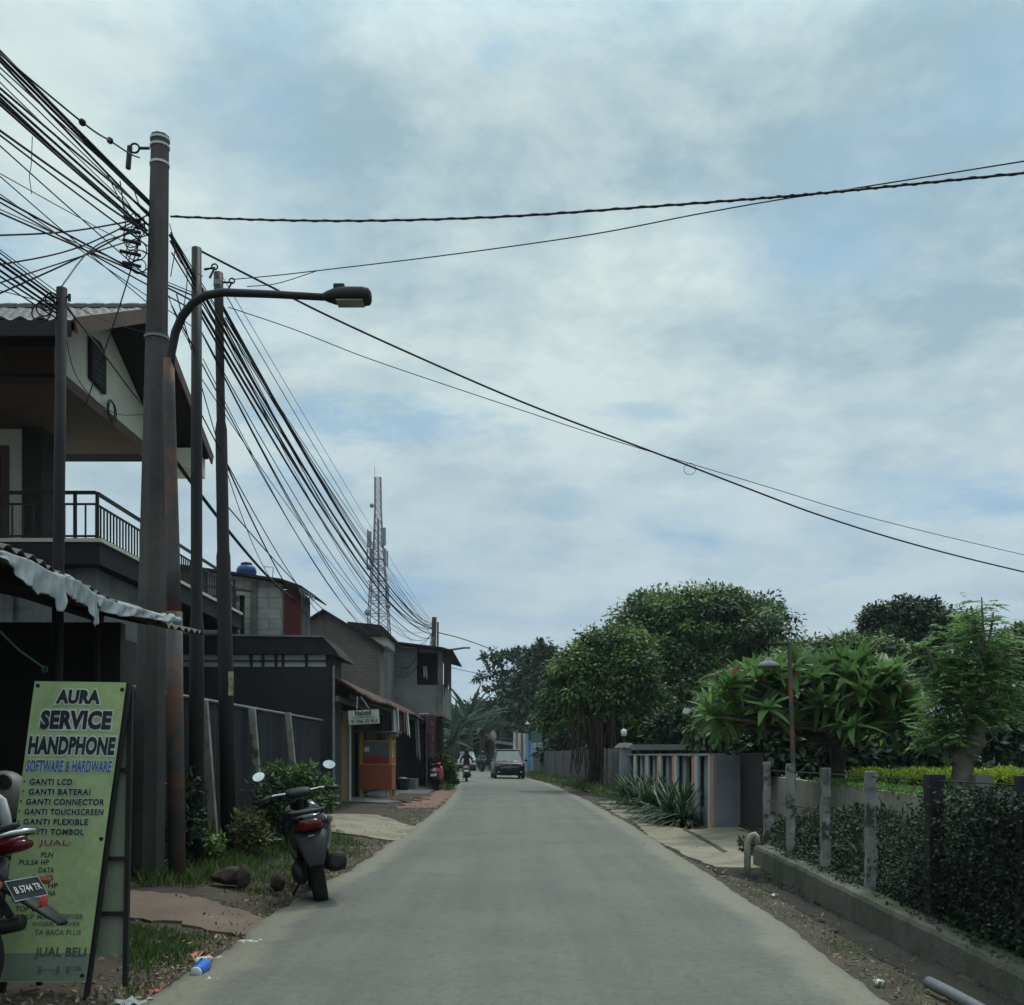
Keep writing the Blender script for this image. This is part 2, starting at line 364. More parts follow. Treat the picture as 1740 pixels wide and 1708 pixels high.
def build_ground():
    xs = np.concatenate([[-400, -200, -90, -45, -25, -16, -12, -9], np.arange(-7, 8.5, .09), [9, 10, 12, 16, 25, 45, 90, 200, 400]])
    ys = np.concatenate([[-60, -30, -15, -4, 0], np.arange(2.5, 14, .12), np.arange(14, 34, .3), np.arange(34, 80, 1.2), [85, 95, 110, 130, 160, 200, 300, 500]])
    X, Y = np.meshgrid(xs, ys); Z = height(X, Y)
    V = np.stack([X, Y, Z], -1).reshape(-1, 3); w = len(xs); h = len(ys)
    i = (np.arange(h - 1)[:, None] * w + np.arange(w - 1)[None, :]).ravel()
    return struct(fastmesh('ground', V, np.stack([i, i + 1, i + w + 1, i + w], 1), m_dirt, smooth=True))
build_ground()

def road_mat():
    m, nt, b = new_mat('worn asphalt'); v = objcoord(nt)
    a = nt.nodes.new('ShaderNodeAttribute'); a.attribute_name = 'lat'
    base = ramp(nt, noise(nt, v, .55, 8, .62, .3), [(.35, (.112, .111, .098)), (.65, (.140, .138, .121))])
    lng = noise(nt, v, 1.1, 6, .6, .1, (2.6, .11, 1))
    base = mixc(nt, .55, base, ramp(nt, lng, [(.35, (.74, .76, .76)), (.62, (1.05, 1.05, 1.0))]), 'MULTIPLY')
    fine = noise(nt, v, 90, 5, .7)
    base = mixc(nt, .75, base, ramp(nt, fine, [(.3, (.55, .55, .55)), (.5, (.95, .95, .95)), (.72, (1.25, 1.25, 1.2))]), 'MULTIPLY')
    # dusty pale worn margins and a few dark spots
    e = nt.nodes.new('ShaderNodeMath'); e.operation = 'MULTIPLY_ADD'; nt.links.new(noise(nt, v, 1.7, 7, .65, .4), e.inputs[0]); e.inputs[1].default_value = .24
    nt.links.new(a.outputs['Fac'], e.inputs[2])
    base = mixc(nt, ramp(nt, e.outputs[0], [(1.02, (0, 0, 0)), (1.0, (0, 0, 0))]), base, (.3, .28, .21))
    f = ramp(nt, e.outputs[0], [(.93, (0, 0, 0)), (1.09, (.40, .40, .40))])
    base = mixc(nt, f, base, (.26, .235, .165))
    mid = noise(nt, v, 16, 6, .75, .2)
    base = mixc(nt, .8, base, ramp(nt, mid, [(.32, (.72, .72, .73)), (.5, (1, 1, 1)), (.7, (1.16, 1.15, 1.12))]), 'MULTIPLY')
    vo = nt.nodes.new('ShaderNodeTexVoronoi'); vo.feature = 'DISTANCE_TO_EDGE'; vo.inputs['Scale'].default_value = .55
    wv = nt.nodes.new('ShaderNodeMix'); wv.data_type = 'VECTOR'; wv.inputs[0].default_value = .12
    nz = nt.nodes.new('ShaderNodeTexNoise'); nz.inputs['Scale'].default_value = 2.5; nz.inputs['Detail'].default_value = 8; nt.links.new(v, nz.inputs['Vector']); nt.links.new(v, wv.inputs[4]); nt.links.new(nz.outputs['Color'], wv.inputs[5]); nt.links.new(wv.outputs[1], vo.inputs['Vector'])
    ck = ramp(nt, vo.outputs['Distance'], [(0, (.55, .55, .55)), (.006, (0, 0, 0))]); gate = ramp(nt, noise(nt, v, .35, 4, .5), [(.52, (0, 0, 0)), (.62, (1, 1, 1))])
    base = mixc(nt, mixc(nt, 1.0, ck, gate, 'MULTIPLY'), base, (.06, .06, .055))
    sp = ramp(nt, noise(nt, v, 13, 3, .5), [(.72, (0, 0, 0)), (.77, (.6, .6, .6))])
    base = mixc(nt, sp, base, (.07, .07, .066))
    nt.links.new(base, b.inputs['Base Color']); b.inputs['Roughness'].default_value = .8
    sock(b, 'Specular IOR Level', 'Specular').default_value = .3
    bump(nt, b, fine, .35, .012); return m
def build_road():
    ys = np.concatenate([np.arange(-6, 14, .1), np.arange(14, 40, .25), np.arange(40, 180.1, 1.0)]); n = 24
    u = np.linspace(0, 1, n + 1); u = .5 - .5 * np.cos(u * math.pi) * (.6 + .4 * np.abs(np.cos(u * math.pi)))
    V = []; lat = []
    for y in ys:
        a = rl(y) + .07 * vnoise(1, y, 1.1, 2) + .035 * vnoise(0, y, 5, 4); b = rr(y) + .03 * vnoise(2, y, .6, 5) + .018 * vnoise(3, y, 6, 6)
        x = a + (b - a) * u; z = .0 + .035 * (1 - (2 * u - 1) ** 2)
        z[0] = z[-1] = -.05
        V += [(xx, y, zz) for xx, zz in zip(x, z)]; lat += list(np.abs(2 * u - 1))
    w = n + 1; i = (np.arange(len(ys) - 1)[:, None] * w + np.arange(n)[None, :]).ravel()
    o = fastmesh('road', V, np.stack([i, i + 1, i + w + 1, i + w], 1), road_mat(), smooth=True)
    at = o.data.attributes.new('lat', 'FLOAT', 'POINT'); at.data.foreach_set('value', np.asarray(lat, np.float32)); return struct(o)
build_road()

def patch(name, pts, z, thick, mat, jag=.04, seg=.15, seed=1, grid=.22, floor=-.03):
    """a slab draped over the ground, z above it (z is the lift)"""
    from mathutils.geometry import delaunay_2d_cdt
    rnd = random.Random(seed); out = []
    for i, p in enumerate(pts):
        q = pts[(i + 1) % len(pts)]; d = math.dist(p, q); k = max(1, int(d / seg))
        for j in range(k):
            t = j / k; out.append((p[0] + (q[0] - p[0]) * t + rnd.uniform(-jag, jag), p[1] + (q[1] - p[1]) * t + rnd.uniform(-jag, jag)))
    def inside(x, y):
        c = False
        for a in range(len(out)):
            (x0, y0), (x1, y1) = out[a], out[a - 1]
            if (y0 > y) != (y1 > y) and x < (x1 - x0) * (y - y0) / (y1 - y0) + x0: c = not c
        return c
    xs = [p[0] for p in out]; ys = [p[1] for p in out]; n = len(out); P2 = [Vector(p) for p in out]
    for x in np.arange(min(xs), max(xs), grid):
        for y in np.arange(min(ys), max(ys), grid):
            if inside(x, y): P2.append(Vector((x + rnd.uniform(-.03, .03), y + rnd.uniform(-.03, .03))))
    vs, es, fs, *_ = delaunay_2d_cdt(P2, [], [list(range(n))], 1, 1e-4)
    zs = np.maximum(height([v.x for v in vs], [v.y for v in vs]), floor); zs = zs + z + .006 * vnoise([v.x for v in vs], [v.y for v in vs], 3.0, 8)
    b = MB(); b.add([(v.x, v.y, zz) for v, zz in zip(vs, zs)], [tuple(f) for f in fs])
    b.add([(vs[k].x, vs[k].y, zs[k]) for k in range(n)] + [(vs[k].x, vs[k].y, zs[k] - thick) for k in range(n)], [(k, (k + 1) % n, n + (k + 1) % n, n + k) for k in range(n)])
    return struct(b.build(name, mat))
g = lambda px, py, z=0: tuple(G(px, py, z)[:2])
patch('cement_path', [g(205, 1513, .12), g(300, 1511, .12), g(420, 1528, .12), g(482, 1550, .1), g(455, 1562, .1), g(400, 1560, .12), g(300, 1550, .12), g(205, 1545, .12)], .022, .12, m_redslab, .05, .1, 3)
patch('shop_apron', [g(545, 1388, .1), g(640, 1383, .1), g(712, 1397, .1), g(690, 1418, .1), g(560, 1412, .1)], .03, .14, m_slab, .05, .3, 4)
patch('shop_step', [(-4.7, 27.4), (-3.35, 27.4), (-2.95, 30), (-3.0, 42.5), (-4.7, 42.5)], .04, .14, m_plaster, .04, .5, 5, .6)
patch('brick_dust_verge', [(-2.95, 25.5), (-2.05, 27.5), (-2.2, 41), (-2.75, 43), (-3.0, 34)], .012, .1, pm('brick dust', (.24, .13, .09), (.17, .115, .085), 1.2, .95, .4, 40), .12, .4, 6, .5)
patch('gate_apron', [(2.36, 17.6), (2.42, 14.3), (2.55, 12.75), (3.75, 12.6), (4.6, 14.5), (4.6, 18.6), (3.3, 19.2), (2.6, 22)], .035, .30, m_slab, .03, .25, 7)
patch('slab_joint', [g(1160, 1407, .04), g(1165, 1405, .04), g(1200, 1423, .04), g(1236, 1443, .04), g(1229, 1445, .04), g(1194, 1425, .04)], .041, .02, m_mud, .004, .2, 10)
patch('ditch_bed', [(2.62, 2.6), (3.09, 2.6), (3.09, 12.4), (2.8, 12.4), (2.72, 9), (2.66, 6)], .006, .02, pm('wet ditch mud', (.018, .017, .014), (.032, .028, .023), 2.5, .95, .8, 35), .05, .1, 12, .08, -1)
patch('drain_mouth_shade', [(2.45, 12.2), (3.08, 12.15), (3.15, 12.66), (2.5, 12.74)], .012, .3, pm('painted drain shade', (.012, .011, .010), (.02, .018, .015), 3, .95), .03, .1, 8, .1, -1)  # flat near-black patch, the drain opening's shade put into its colour
patch('roadside_footing', [(2.5, 22.5), (3.35, 24), (3.4, 33), (2.6, 31), (2.5, 26)], .016, .1, m_slab, .08, .3, 9)

# ------------------------------------------------------------------ poles
def pole(name, label, cat, base, top, r0, r1, mat, collar=None, steps=None, group=None, n=14):
    """base/top are (px, py, d); returns the root"""
    A, B = P(*base), P(*top); t = thing(name, label, cat, A, 0, group)
    b = MB()
    if steps:
        pts = []; rs = []
        for f, r in steps: pts.append(A.lerp(B, f)); rs.append(r)
        b.tube(pts, rs, n)
    else: b.tube([A - Vector((0, 0, .3)), A.lerp(B, .33), A.lerp(B, .66), B], [r0, r0 + (r1 - r0) * .33, r0 + (r1 - r0) * .66, r1], n)
    b.build('pole_shaft', mat, t, smooth=False if n < 10 else True, bevel=0)
    return t, A, B
tp1, A1, B1 = pole('utility_pole', 'tall thick tapered concrete pole with white bands near its top, carrying most of the cables', 'utility pole', (250, 1508, 11), (272, 232, 11), .185, .098, m_pole, n=8)
b = MB()
for py in (238, 250, 280): 
    c = A1.lerp(B1, (1508 - py) / 1276); b.lathe([(.102 + .0, -.012), (.106, -.012), (.106, .012), (.102, .012)], c, 'z', 12)
    b.build('metal_band', m_white, tp1); b = MB()
c = A1.lerp(B1, (1508 - 575) / 1276); MB().lathe([(.126, -.014), (.131, -.014), (.131, .014), (.126, .014)], c, 'z', 12).build('metal_band', m_steel, tp1)
b = MB(); c = P(254, 252, 11); b.tube([c, c + Vector((-.1, 0, .0))], .015, 6); b.ring(c + Vector((-.16, 0, 0)), .05, (.012, .012), 'y', 14, 6); b.tube([c + Vector((-.21, 0, .02)), c + Vector((-.23, 0, -.22))], .028, 6)
b.build('cable_bracket', m_black, tp1)
b = MB(); c = P(242, 385, 11)
for k in range(5): b.tube([c + Vector((.02, -.1, -.12 * k)), c + Vector((-.16 - .03 * (k % 2), -.14, -.12 * k + .03))], .018, 6)
b.build('cable_bracket', m_black, tp1)
b = MB()
for k in range(10):
    c = P(236 + random.uniform(-14, 10), 372 + k * 9, 10.9); b.ring(c, random.uniform(.05, .12), (.006, .006), 'y', 16, 5)
b.build('cable_coil', m_cable, tp1)

# street lamp on the rusty pole
A = P(302, 1512, 10.7); lampr = thing('street_lamp', 'curved arm street lamp on a rust streaked pole reaching over the road', 'street lamp', A)
b = MB(); b.tube([A - Vector((0, 0, .3)), P(297, 1200, 10.7), P(296, 1040, 10.7)], [.088, .086, .084], 14); b.tube([P(296, 1040, 10.7), P(294, 960, 10.7), P(288, 690, 10.7), P(287, 610, 10.7)], [.074, .072, .06, .055], 14)
b.build('pole_shaft', m_rustpole, lampr, smooth=True)
b = MB(); d = 10.7
b.tube([P(288, 640, d), P(291, 600, d), P(298, 565, d), P(310, 537, d - .05), P(328, 515, d - .1), P(350, 502, d - .15), P(380, 497, d - .2), P(460, 500, d - .4), P(550, 505, d - .6)], [.045] * 4 + [.042] * 3 + [.038, .035], 10)
b.build('lamp_arm', m_black, lampr, smooth=True)
d = 10.08; b = MB(); c0 = P(548, 504, d)
b.loft([(0, 0, 0, .03, .03, 2), (.05, 0, 0, .055, .05, 2.5), (.12, 0, -.0, .10, .06, 3), (.25, 0, .0, .125, .07, 3), (.40, 0, 0, .125, .07, 3), (.46, 0, 0, .11, .062, 3), (.48, 0, 0, .06, .04, 2.5)], 14)
Mh = Matrix.Translation(c0) @ Matrix.Rotation(R(-90), 4, 'Z')
b.v = [tuple(Mh @ Vector(v)) for v in b.v]; b.build('lamp_head', m_black, lampr, smooth=True)
b = MB(); c = P(577, 490, d); b.box(c.x - .055, c.x + .055, c.y - .055, c.y + .055, c.z - .03, c.z + .03); b.build('lamp_sensor', m_black, lampr, bevel=.012)
b = MB(); c = P(592, 515.5, d); b.box(c.x - .11, c.x + .15, c.y - .085, c.y + .085, c.z - .006, c.z + .006); b.build('lamp_lens', pm('lamp lens', (.35, .38, .36), None, 5, .2), lampr)

tp2, A2, B2 = pole('utility_pole', 'slim straight black steel pole just behind the rusty street lamp pole', 'utility pole', (334, 1500, 11.9), (334, 422, 11.9), 0, 0, m_black,
                   steps=[(-.02, .085), (.4, .085), (.42, .066), (.7, .064), (1, .056)])
b = MB(); c = P(347, 458, 11.9); b.tube([c, c + Vector((.12, 0, .02)), c + Vector((.08, -.05, -.12))], .014, 6); b.ring(c + Vector((.12, 0, .03)), .035, (.01, .01), 'y', 12, 5); b.build('cable_bracket', m_black, tp2)
tp3, A3, B3 = pole('utility_pole', 'black steel pole stepped in three thicknesses with a pale notice strip', 'utility pole', (389, 1468, 13.3), (371, 464, 13.3), 0, 0, m_black,
                   steps=[(-.02, .098), (.385, .096), (.395, .092), (.52, .09), (.53, .078), (.735, .075), (.75, .056), (.94, .055), (.945, .06), (1, .06)])
b = MB(); c = P(396, 1163, 13.3); b.prism([c + Vector((-.035, -.1, -.15)), c + Vector((.03, -.085, -.15)), c + Vector((.03, -.085, .16)), c + Vector((-.035, -.1, .16))], (0, .004, 0)); b.build('notice_strip', pm('faded notice', (.5, .42, .25), (.08, .07, .05), 9, .8), tp3)
b = MB(); c = P(377, 480, 13.3); b.tube([c, c + Vector((.13, 0, .0)), c + Vector((.08, -.05, -.14))], .014, 6); b.ring(c + Vector((.13, 0, .02)), .035, (.01, .01), 'y', 12, 5); b.build('cable_bracket', m_black, tp3)
b = MB(); c = P(371, 482, 13.3); b.lathe([(.058, -.03), (.064, -.03), (.064, .03), (.058, .03)], c, 'z', 12); b.build('metal_band', m_steel, tp3)
tp4, A4, B4 = pole('utility_pole', 'short dark pole rising behind the tarp covered awning before the house', 'utility pole', (92, 1560, 8.8), (105, 490, 8.8), .05, .045, m_dark, n=10)
b = MB(); c = P(96, 512, 8.8)
for k in range(4): b.ring(c + Vector((-.02 - .03 * k, -.05, -.04 * k)), .05 + .01 * k, (.007, .007), 'y', 14, 5)
b.build('cable_coil', m_cable, tp4)
b = MB(); c = P(118, 505, 8.8); b.tube([P(108, 505, 8.8), c], .012, 5); b.tube([P(118, 500, 8.8), P(118, 512, 8.8)], .014, 5); b.build('cable_bracket', m_black, tp4)

tp5, A5, B5 = pole('utility_pole', 'far concrete pole standing up behind the raw concrete upper storey', 'utility pole', (731, 1330, 52), (738, 1049, 52), .16, .12, m_pole, n=8)
tp6, A6, B6 = pole('utility_pole', 'thin far pole close beside the far concrete pole', 'utility pole', (742, 1330, 53), (744, 1057, 53), .07, .05, m_pole, n=8)
t = thing('street_lamp', 'far street lamp arm sticking out past the raw concrete upper storey', 'street lamp', P(737, 1325, 54))
b = MB(); b.tube([P(736, 1325, 54), P(735, 1112, 54), P(745, 1107, 53.8), P(775, 1103, 53.5), P(789, 1101, 53.3)], [.07, .06, .055, .05, .05], 8); b.build('lamp_arm', m_pole, t)
b = MB(); c = P(792, 1101, 53.2); b.obox(c, (.42, .14, .09)); b.build('lamp_head', m_steel, t, bevel=.02)

# ------------------------------------------------------------------ phone shop with tin awning
t = thing('phone_shop', 'dark open fronted shop under a low sagging tin awning', 'shop', (-5.2, 6.4, 0))
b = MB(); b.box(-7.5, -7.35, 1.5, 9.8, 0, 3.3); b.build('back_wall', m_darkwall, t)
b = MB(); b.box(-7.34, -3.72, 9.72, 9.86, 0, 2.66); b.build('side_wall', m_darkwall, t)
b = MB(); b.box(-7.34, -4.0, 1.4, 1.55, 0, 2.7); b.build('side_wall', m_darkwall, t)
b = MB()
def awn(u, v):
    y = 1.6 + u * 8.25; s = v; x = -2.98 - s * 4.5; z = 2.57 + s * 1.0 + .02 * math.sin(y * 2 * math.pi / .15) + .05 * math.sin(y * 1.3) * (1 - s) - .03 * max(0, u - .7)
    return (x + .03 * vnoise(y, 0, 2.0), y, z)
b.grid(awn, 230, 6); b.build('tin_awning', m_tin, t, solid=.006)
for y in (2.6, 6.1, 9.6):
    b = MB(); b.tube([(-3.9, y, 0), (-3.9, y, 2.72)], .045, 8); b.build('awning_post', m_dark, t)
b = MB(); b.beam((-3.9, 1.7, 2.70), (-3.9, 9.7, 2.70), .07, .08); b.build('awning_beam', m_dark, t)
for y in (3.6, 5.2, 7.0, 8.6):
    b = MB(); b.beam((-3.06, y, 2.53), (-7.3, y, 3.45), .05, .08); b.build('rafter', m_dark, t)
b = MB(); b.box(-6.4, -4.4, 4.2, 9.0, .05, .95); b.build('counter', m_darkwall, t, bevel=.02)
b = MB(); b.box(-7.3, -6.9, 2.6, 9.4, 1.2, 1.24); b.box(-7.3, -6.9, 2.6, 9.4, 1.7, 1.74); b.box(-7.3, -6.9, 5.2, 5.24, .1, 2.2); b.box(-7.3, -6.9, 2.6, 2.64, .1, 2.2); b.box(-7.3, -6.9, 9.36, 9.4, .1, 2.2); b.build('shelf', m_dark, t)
b = MB(); b.tube([P(-5, 1068, 7.0), P(30, 1103, 7.4), P(76, 1136, 7.9)], .008, 5); b.ring(P(76, 1137, 7.9), .022, (.007, .007), 'y', 10, 5)
tag(b.build('rope', pm('blue rope', (.12, .22, .2), None)), 'thin greenish rope slung down under the dark awning', 'rope', )

def eave_pt(px, py, out=0.0):
    X = -2.965 + out; d = X * F / (px - CX); return P(px, py, d)
def tarp(label, up, lo, seed, over=.35):
    """cloth hung over the awning edge: up/lo are its upper and lower outline along the eave"""
    ux = [p[0] for p in up]; uy = [p[1] for p in up]; lx = [p[0] for p in lo]; ly = [p[1] for p in lo]; rnd = random.Random(seed); b = MB()
    fo = [rnd.uniform(0, 6.28) for _ in range(6)]
    def fn(u, v):
        a = ux[0] + (ux[-1] - ux[0]) * u; c = lx[0] + (lx[-1] - lx[0]) * u; fold = .012 * math.sin(u * 9 + 3 * math.sin(u * 5) + fo[0]) + .008 * math.sin(u * 29 + v * 6 + fo[1]) + .006 * math.sin(u * 71 + fo[2] + v * 5)
        if v < .3:
            k = 1 - v / .3; q = eave_pt(a, float(np.interp(a, ux, uy))); return q + Vector((-over * k, .03 * math.sin(u * 9 + k), .25 * over * k + .02 + .02 * math.sin(u * 23 + k * 4 + fo[3]) + .4 * fold * k))
        k = (v - .3) / .7; A = eave_pt(a, float(np.interp(a, ux, uy))); B = eave_pt(c, float(np.interp(c, lx, ly))); q = A.lerp(B, k); return q + Vector((.012 + fold * (.25 + k), 0, .02 * (1 - k)))
    b.grid(fn, 90, 22); return tag(b.build('tarpaulin', m_tarp, smooth=True, solid=.003), label, 'tarpaulin')
tarp('largest torn white tarp drooping to a ragged point over the awning edge', [(-60, 922), (-5, 943), (40, 953), (80, 974), (106, 986)], [(-60, 925), (-5, 947), (12, 962), (28, 985), (40, 996), (52, 998), (60, 1012), (66, 1008), (80, 1012), (90, 1018), (95, 1038), (101, 1040), (106, 1022)], 3)
tarp('grey white tarp scrap with a dangling strip in the middle of the awning edge', [(104, 984), (130, 990), (150, 1006), (166, 1018)], [(104, 990), (112, 1014), (130, 1022), (146, 1030), (150, 1046), (157, 1066), (163, 1060), (166, 1040)], 5)
tarp('narrow wrinkled white plastic strip lying along the awning edge before the tall pole', [(163, 1016), (200, 1030), (240, 1040), (290, 1056)], [(163, 1030), (178, 1041), (200, 1048), (222, 1047), (240, 1050), (265, 1054), (290, 1061)], 9)
b = MB(); b.ball(P(300, 1056, 9.6) + Vector((-.05, 0, 0)), (.09, .13, .06), 14, 8); b.ball(P(281, 1052, 9.55), (.06, .08, .045), 10, 6)
b.v = [(x + .02 * math.sin(z * 60 + y * 40), y, z + .015 * math.sin(x * 70 + y * 30)) for x, y, z in b.v]
tag(b.build('plastic_bag', m_tarp, smooth=True), 'bunched white plastic bag lying at the far tip of the awning', 'plastic bag')

# ------------------------------------------------------------------ two storey house
t = thing('house', 'two storey house with dark tiled gable roof, open balcony and cream gable wall', 'house', (-9, 17.5, 0))
def roof_slope(y_e, y_r, z_e, z_r):
    b = MB(); nx, ny = 190, 30; x0, x1 = -13.2, -5.7
    vs = []
    for j in range(ny + 1):
        s = j / ny; row = s * 10; st = (row - math.floor(row)) if j < ny else 0
        for i in range(nx + 1):
            x = x0 + (x1 - x0) * i / nx; ph = (x / .26) * 2 * math.pi
            z = z_e + (z_r - z_e) * s + .028 * math.sin(ph) + .04 * (1 - st)
            vs.append((x, y_e + (y_r - y_e) * s, z))
    w = nx + 1; b.add(vs, [(j * w + i, j * w + i + 1, (j + 1) * w + i + 1, (j + 1) * w + i) for j in range(ny) for i in range(nx)])
    return b
rf = roof_slope(13.4, 16.4, 7.06, 8.5).build('roof', m_tile, t, solid=.03)
rb = roof_slope(19.4, 16.4, 7.06, 8.5); rb.build('roof', m_tile, t, solid=.03)
b = MB()
for i in range(27): b.lathe([(.09, -.15), (.105, .0), (.1, .14)], (-13.1 + .28 * i, 16.4, 8.53), 'x', 10)
b.build('ridge_tiles', m_tile, t)
m_soffit_lit = pm('lit soffit', (.30, .24, .22), (.24, .2, .19), 2, .8)  # near slope's lit underside is put in as a paler colour
b = MB(); b.prism([(-6.48, 13.5, 7.0), (-5.72, 13.5, 7.0), (-5.72, 16.4, 8.38), (-6.48, 16.4, 8.38)], (0, 0, -.03)); b.build('soffit', m_soffit_lit, t)
b = MB(); b.prism([(-6.48, 19.3, 7.0), (-5.72, 19.3, 7.0), (-5.72, 16.41, 8.38), (-6.48, 16.41, 8.38)], (0, 0, -.03)); b.build('soffit', m_dark, t)  # far slope's shaded underside is put in as a dark colour
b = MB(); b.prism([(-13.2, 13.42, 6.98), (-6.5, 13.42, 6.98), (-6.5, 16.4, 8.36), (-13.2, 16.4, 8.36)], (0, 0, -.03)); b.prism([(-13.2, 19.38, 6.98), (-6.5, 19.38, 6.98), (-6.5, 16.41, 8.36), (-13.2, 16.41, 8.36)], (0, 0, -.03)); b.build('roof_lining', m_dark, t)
b = MB(); b.beam((-5.69, 13.35, 7.0), (-5.69, 16.4, 8.46), .03, .2); b.beam((-5.69, 19.45, 7.0), (-5.69, 16.42, 8.46), .03, .2); b.build('barge_board', m_brownp, t)
b = MB(); b.box(-13.2, -5.75, 13.33, 13.37, 6.86, 7.06); b.build('fascia', m_dark, t)
b = MB(); b.box(-6.5, -5.8, 18.6, 19.36, 6.62, 6.98); b.build('eave_box', m_cream, t)
b = MB(); b.prism([(-6.5, 14.9, 6.9), (-6.5, 18.55, 6.9), (-6.5, 18.55, 7.3), (-6.5, 16.4, 8.32), (-6.5, 14.9, 7.62)], (-.12, 0, 0)); b.build('gable_wall', m_cream, t)
vent = MB().prism([(-6.485, 15.68, 7.18), (-6.485, 16.25, 7.12), (-6.485, 16.25, 7.72), (-6.485, 16.05, 7.86), (-6.485, 15.68, 7.82)], (.05, 0, 0)).build('window', m_dark, t)
b = MB()
for k in range(6): b.box(-6.434, -6.428, 15.72, 16.2, 7.2 + .09 * k, 7.25 + .09 * k)
b.build('louvre', m_black, vent)
b = MB(); b.ring((-6.42, 16.4, 6.93), .15, (.012, .012), 'x', 20, 6); b.ring((-6.41, 16.43, 6.9), .16, (.01, .01), 'x', 20, 6); tag(b.build('cable_coil', m_cable), 'round coil of spare cable hung on the cream gable wall', 'cable coil')
b = MB(); b.box(-13.2, -6.62, 14.78, 14.9, 6.93, 7.3); b.build('eave_beam', m_brownp, t)
b = MB(); b.box(-13.2, -6.5, 14.9, 18.3, 6.78, 6.9); b.build('porch_ceiling', m_brownp, t)
b = MB(); b.box(-6.62, -6.46, 14.86, 18.6, 6.74, 6.9); b.build('eave_beam', m_brownp, t)
b = MB(); b.box(-13.2, -8.05, 16.9, 17.6, 4.765, 6.78); b.build('upper_wall', m_cream, t)
b = MB(); b.box(-8.04, -7.72, 16.8, 17.5, 4.765, 6.78); b.build('column', m_darkwall, t)
b = MB(); b.box(-6.5, -6.28, 18.1, 18.35, 4.75, 6.78); b.build('column', m_cream, t)
dr = MB().box(-9.2, -8.3, 16.86, 16.9, 4.77, 6.5).build('door', m_brownp, t); MB().box(-9.05, -8.42, 16.84, 16.86, 4.95, 6.35).build('door_pane', pm('dim glass', (.05, .07, .09), None, 2, .1, 0, spec=.8), dr)
b = MB(); b.box(-13.2, -6.4, 15.9, 24.2, 4.36, 4.7); b.build('balcony_slab', m_dark, t)
b = MB(); b.box(-13.2, -6.36, 15.86, 24.2, 4.703, 4.76); b.build('slab_edge', m_cream, t)
def rail(a, c, step, name='railing'):
    a, c = Vector(a), Vector(c); L = (c - a).length; b = MB(); h = Vector((0, 0, 1))
    b.beam(a + h * .74, c + h * .74, .05, .05); b.beam(a + h * .56, c + h * .56, .03, .03); b.beam(a + h * .06, c + h * .06, .03, .03)
    n = int(L / step)
    for i in range(n + 1):
        p = a.lerp(c, i / n); b.beam(p + h * .03, p + h * .56, .022, .022)
    for i in range(0, n + 1, max(1, n // 3)):
        p = a.lerp(c, i / n); b.beam(p, p + h * .74, .045, .045)
    return b.build(name, m_black, t)
rail((-13.2, 16.0, 4.76), (-6.5, 16.0, 4.76), .16); rail((-6.5, 16.05, 4.76), (-6.5, 24.1, 4.76), .13)
b = MB(); b.box(-13.2, -6.6, 16.3, 16.45, 0, 4.36); b.build('ground_floor_wall', m_plaster, t)
b = MB(); b.box(-6.75, -6.6, 16.45, 19.6, 0, 4.36); b.build('ground_floor_wall', m_plaster, t); MB().box(-13.2, -6.55, 16.08, 16.19, 0, 3.35).build('shutter', m_darkwall, t); MB().box(-6.597, -6.53, 16.2, 19.7, 0, 3.35).build('shutter', m_darkwall, t); MB().box(-6.7, -6.45, 23.9, 24.1, 0, 4.36).build('column', m_darkwall, t)
b = MB(); b.box(-8.2, -7.9, 16.2, 16.3, 0, 4.36); b.box(-6.9, -6.58, 16.2, 16.3, 0, 4.36); b.build('pilaster', m_plaster, t)

# ------------------------------------------------------------------ hollow block house behind, with water tank
m_block = block_mat('hollow block', (.46, .46, .42), (.38, .38, .35), (.17, .17, .155), 'x', .62, .27, (.24, .24, .215))
m_rawbrick = block_mat('dark raw brick', (.165, .135, .118), (.14, .116, .103), (.115, .10, .092), 'x', .25, .105, (.085, .074, .068), .014)
t = thing('house', 'grey hollow block house with a dark red end wall and tattered eave', 'house', (-6.8, 27.5, 0))
b = MB(); b.prism([(-7.75, 26, 3.0), (-5.83, 26, 3.0), (-5.83, 26, 5.75), (-7.75, 26, 6.08)], (0, .15, 0)); b.build('block_wall', m_block, t)
b = MB(); b.box(-9.6, -7.78, 26.05, 26.2, 3.0, 6.05); b.build('side_wall', m_plaster, t)
b = MB(); b.box(-6.62, -6.46, 25.93, 26.0, 4.2, 5.8); b.build('pillar', m_conc, t)
b = MB(); b.box(-5.80, -5.36, 26.02, 26.15, 3.0, 5.6); b.build('red_wall', pm('dark red paint', (.14, .035, .032), (.10, .03, .03), 2, .8), t)
b = MB(); b.box(-5.36, -5.3, 26.0, 26.9, 3.0, 5.5); b.build('end_wall', m_plaster, t); MB().box(-9.6, -9.5, 26.2, 27, 3, 6).build('end_wall', m_plaster, t)
b = MB(); b.prism([(-9.8, 25.7, 6.40), (-5.8, 25.7, 5.83), (-5.3, 25.7, 5.66), (-4.93, 25.7, 5.4), (-4.93, 25.7, 5.36), (-5.3, 25.7, 5.58), (-5.8, 25.7, 5.77), (-9.8, 25.7, 6.34)], (0, 1.5, 0)); b.build('roof', m_dark, t)
b = MB()
for k in range(7): b.prism([(-5.35 + .06 * k, 25.66, 5.62 - .035 * k), (-5.30 + .06 * k, 25.66, 5.6 - .035 * k), (-5.31 + .06 * k, 25.66, 5.42 - .03 * k - .04 * (k % 3))], (0, .03, 0))
b.build('torn_fascia', m_tarp, t)
tk = thing('water_tank', 'blue plastic water tank with black lid on the block house roof', 'water tank', (-7.0, 27, 6.0))
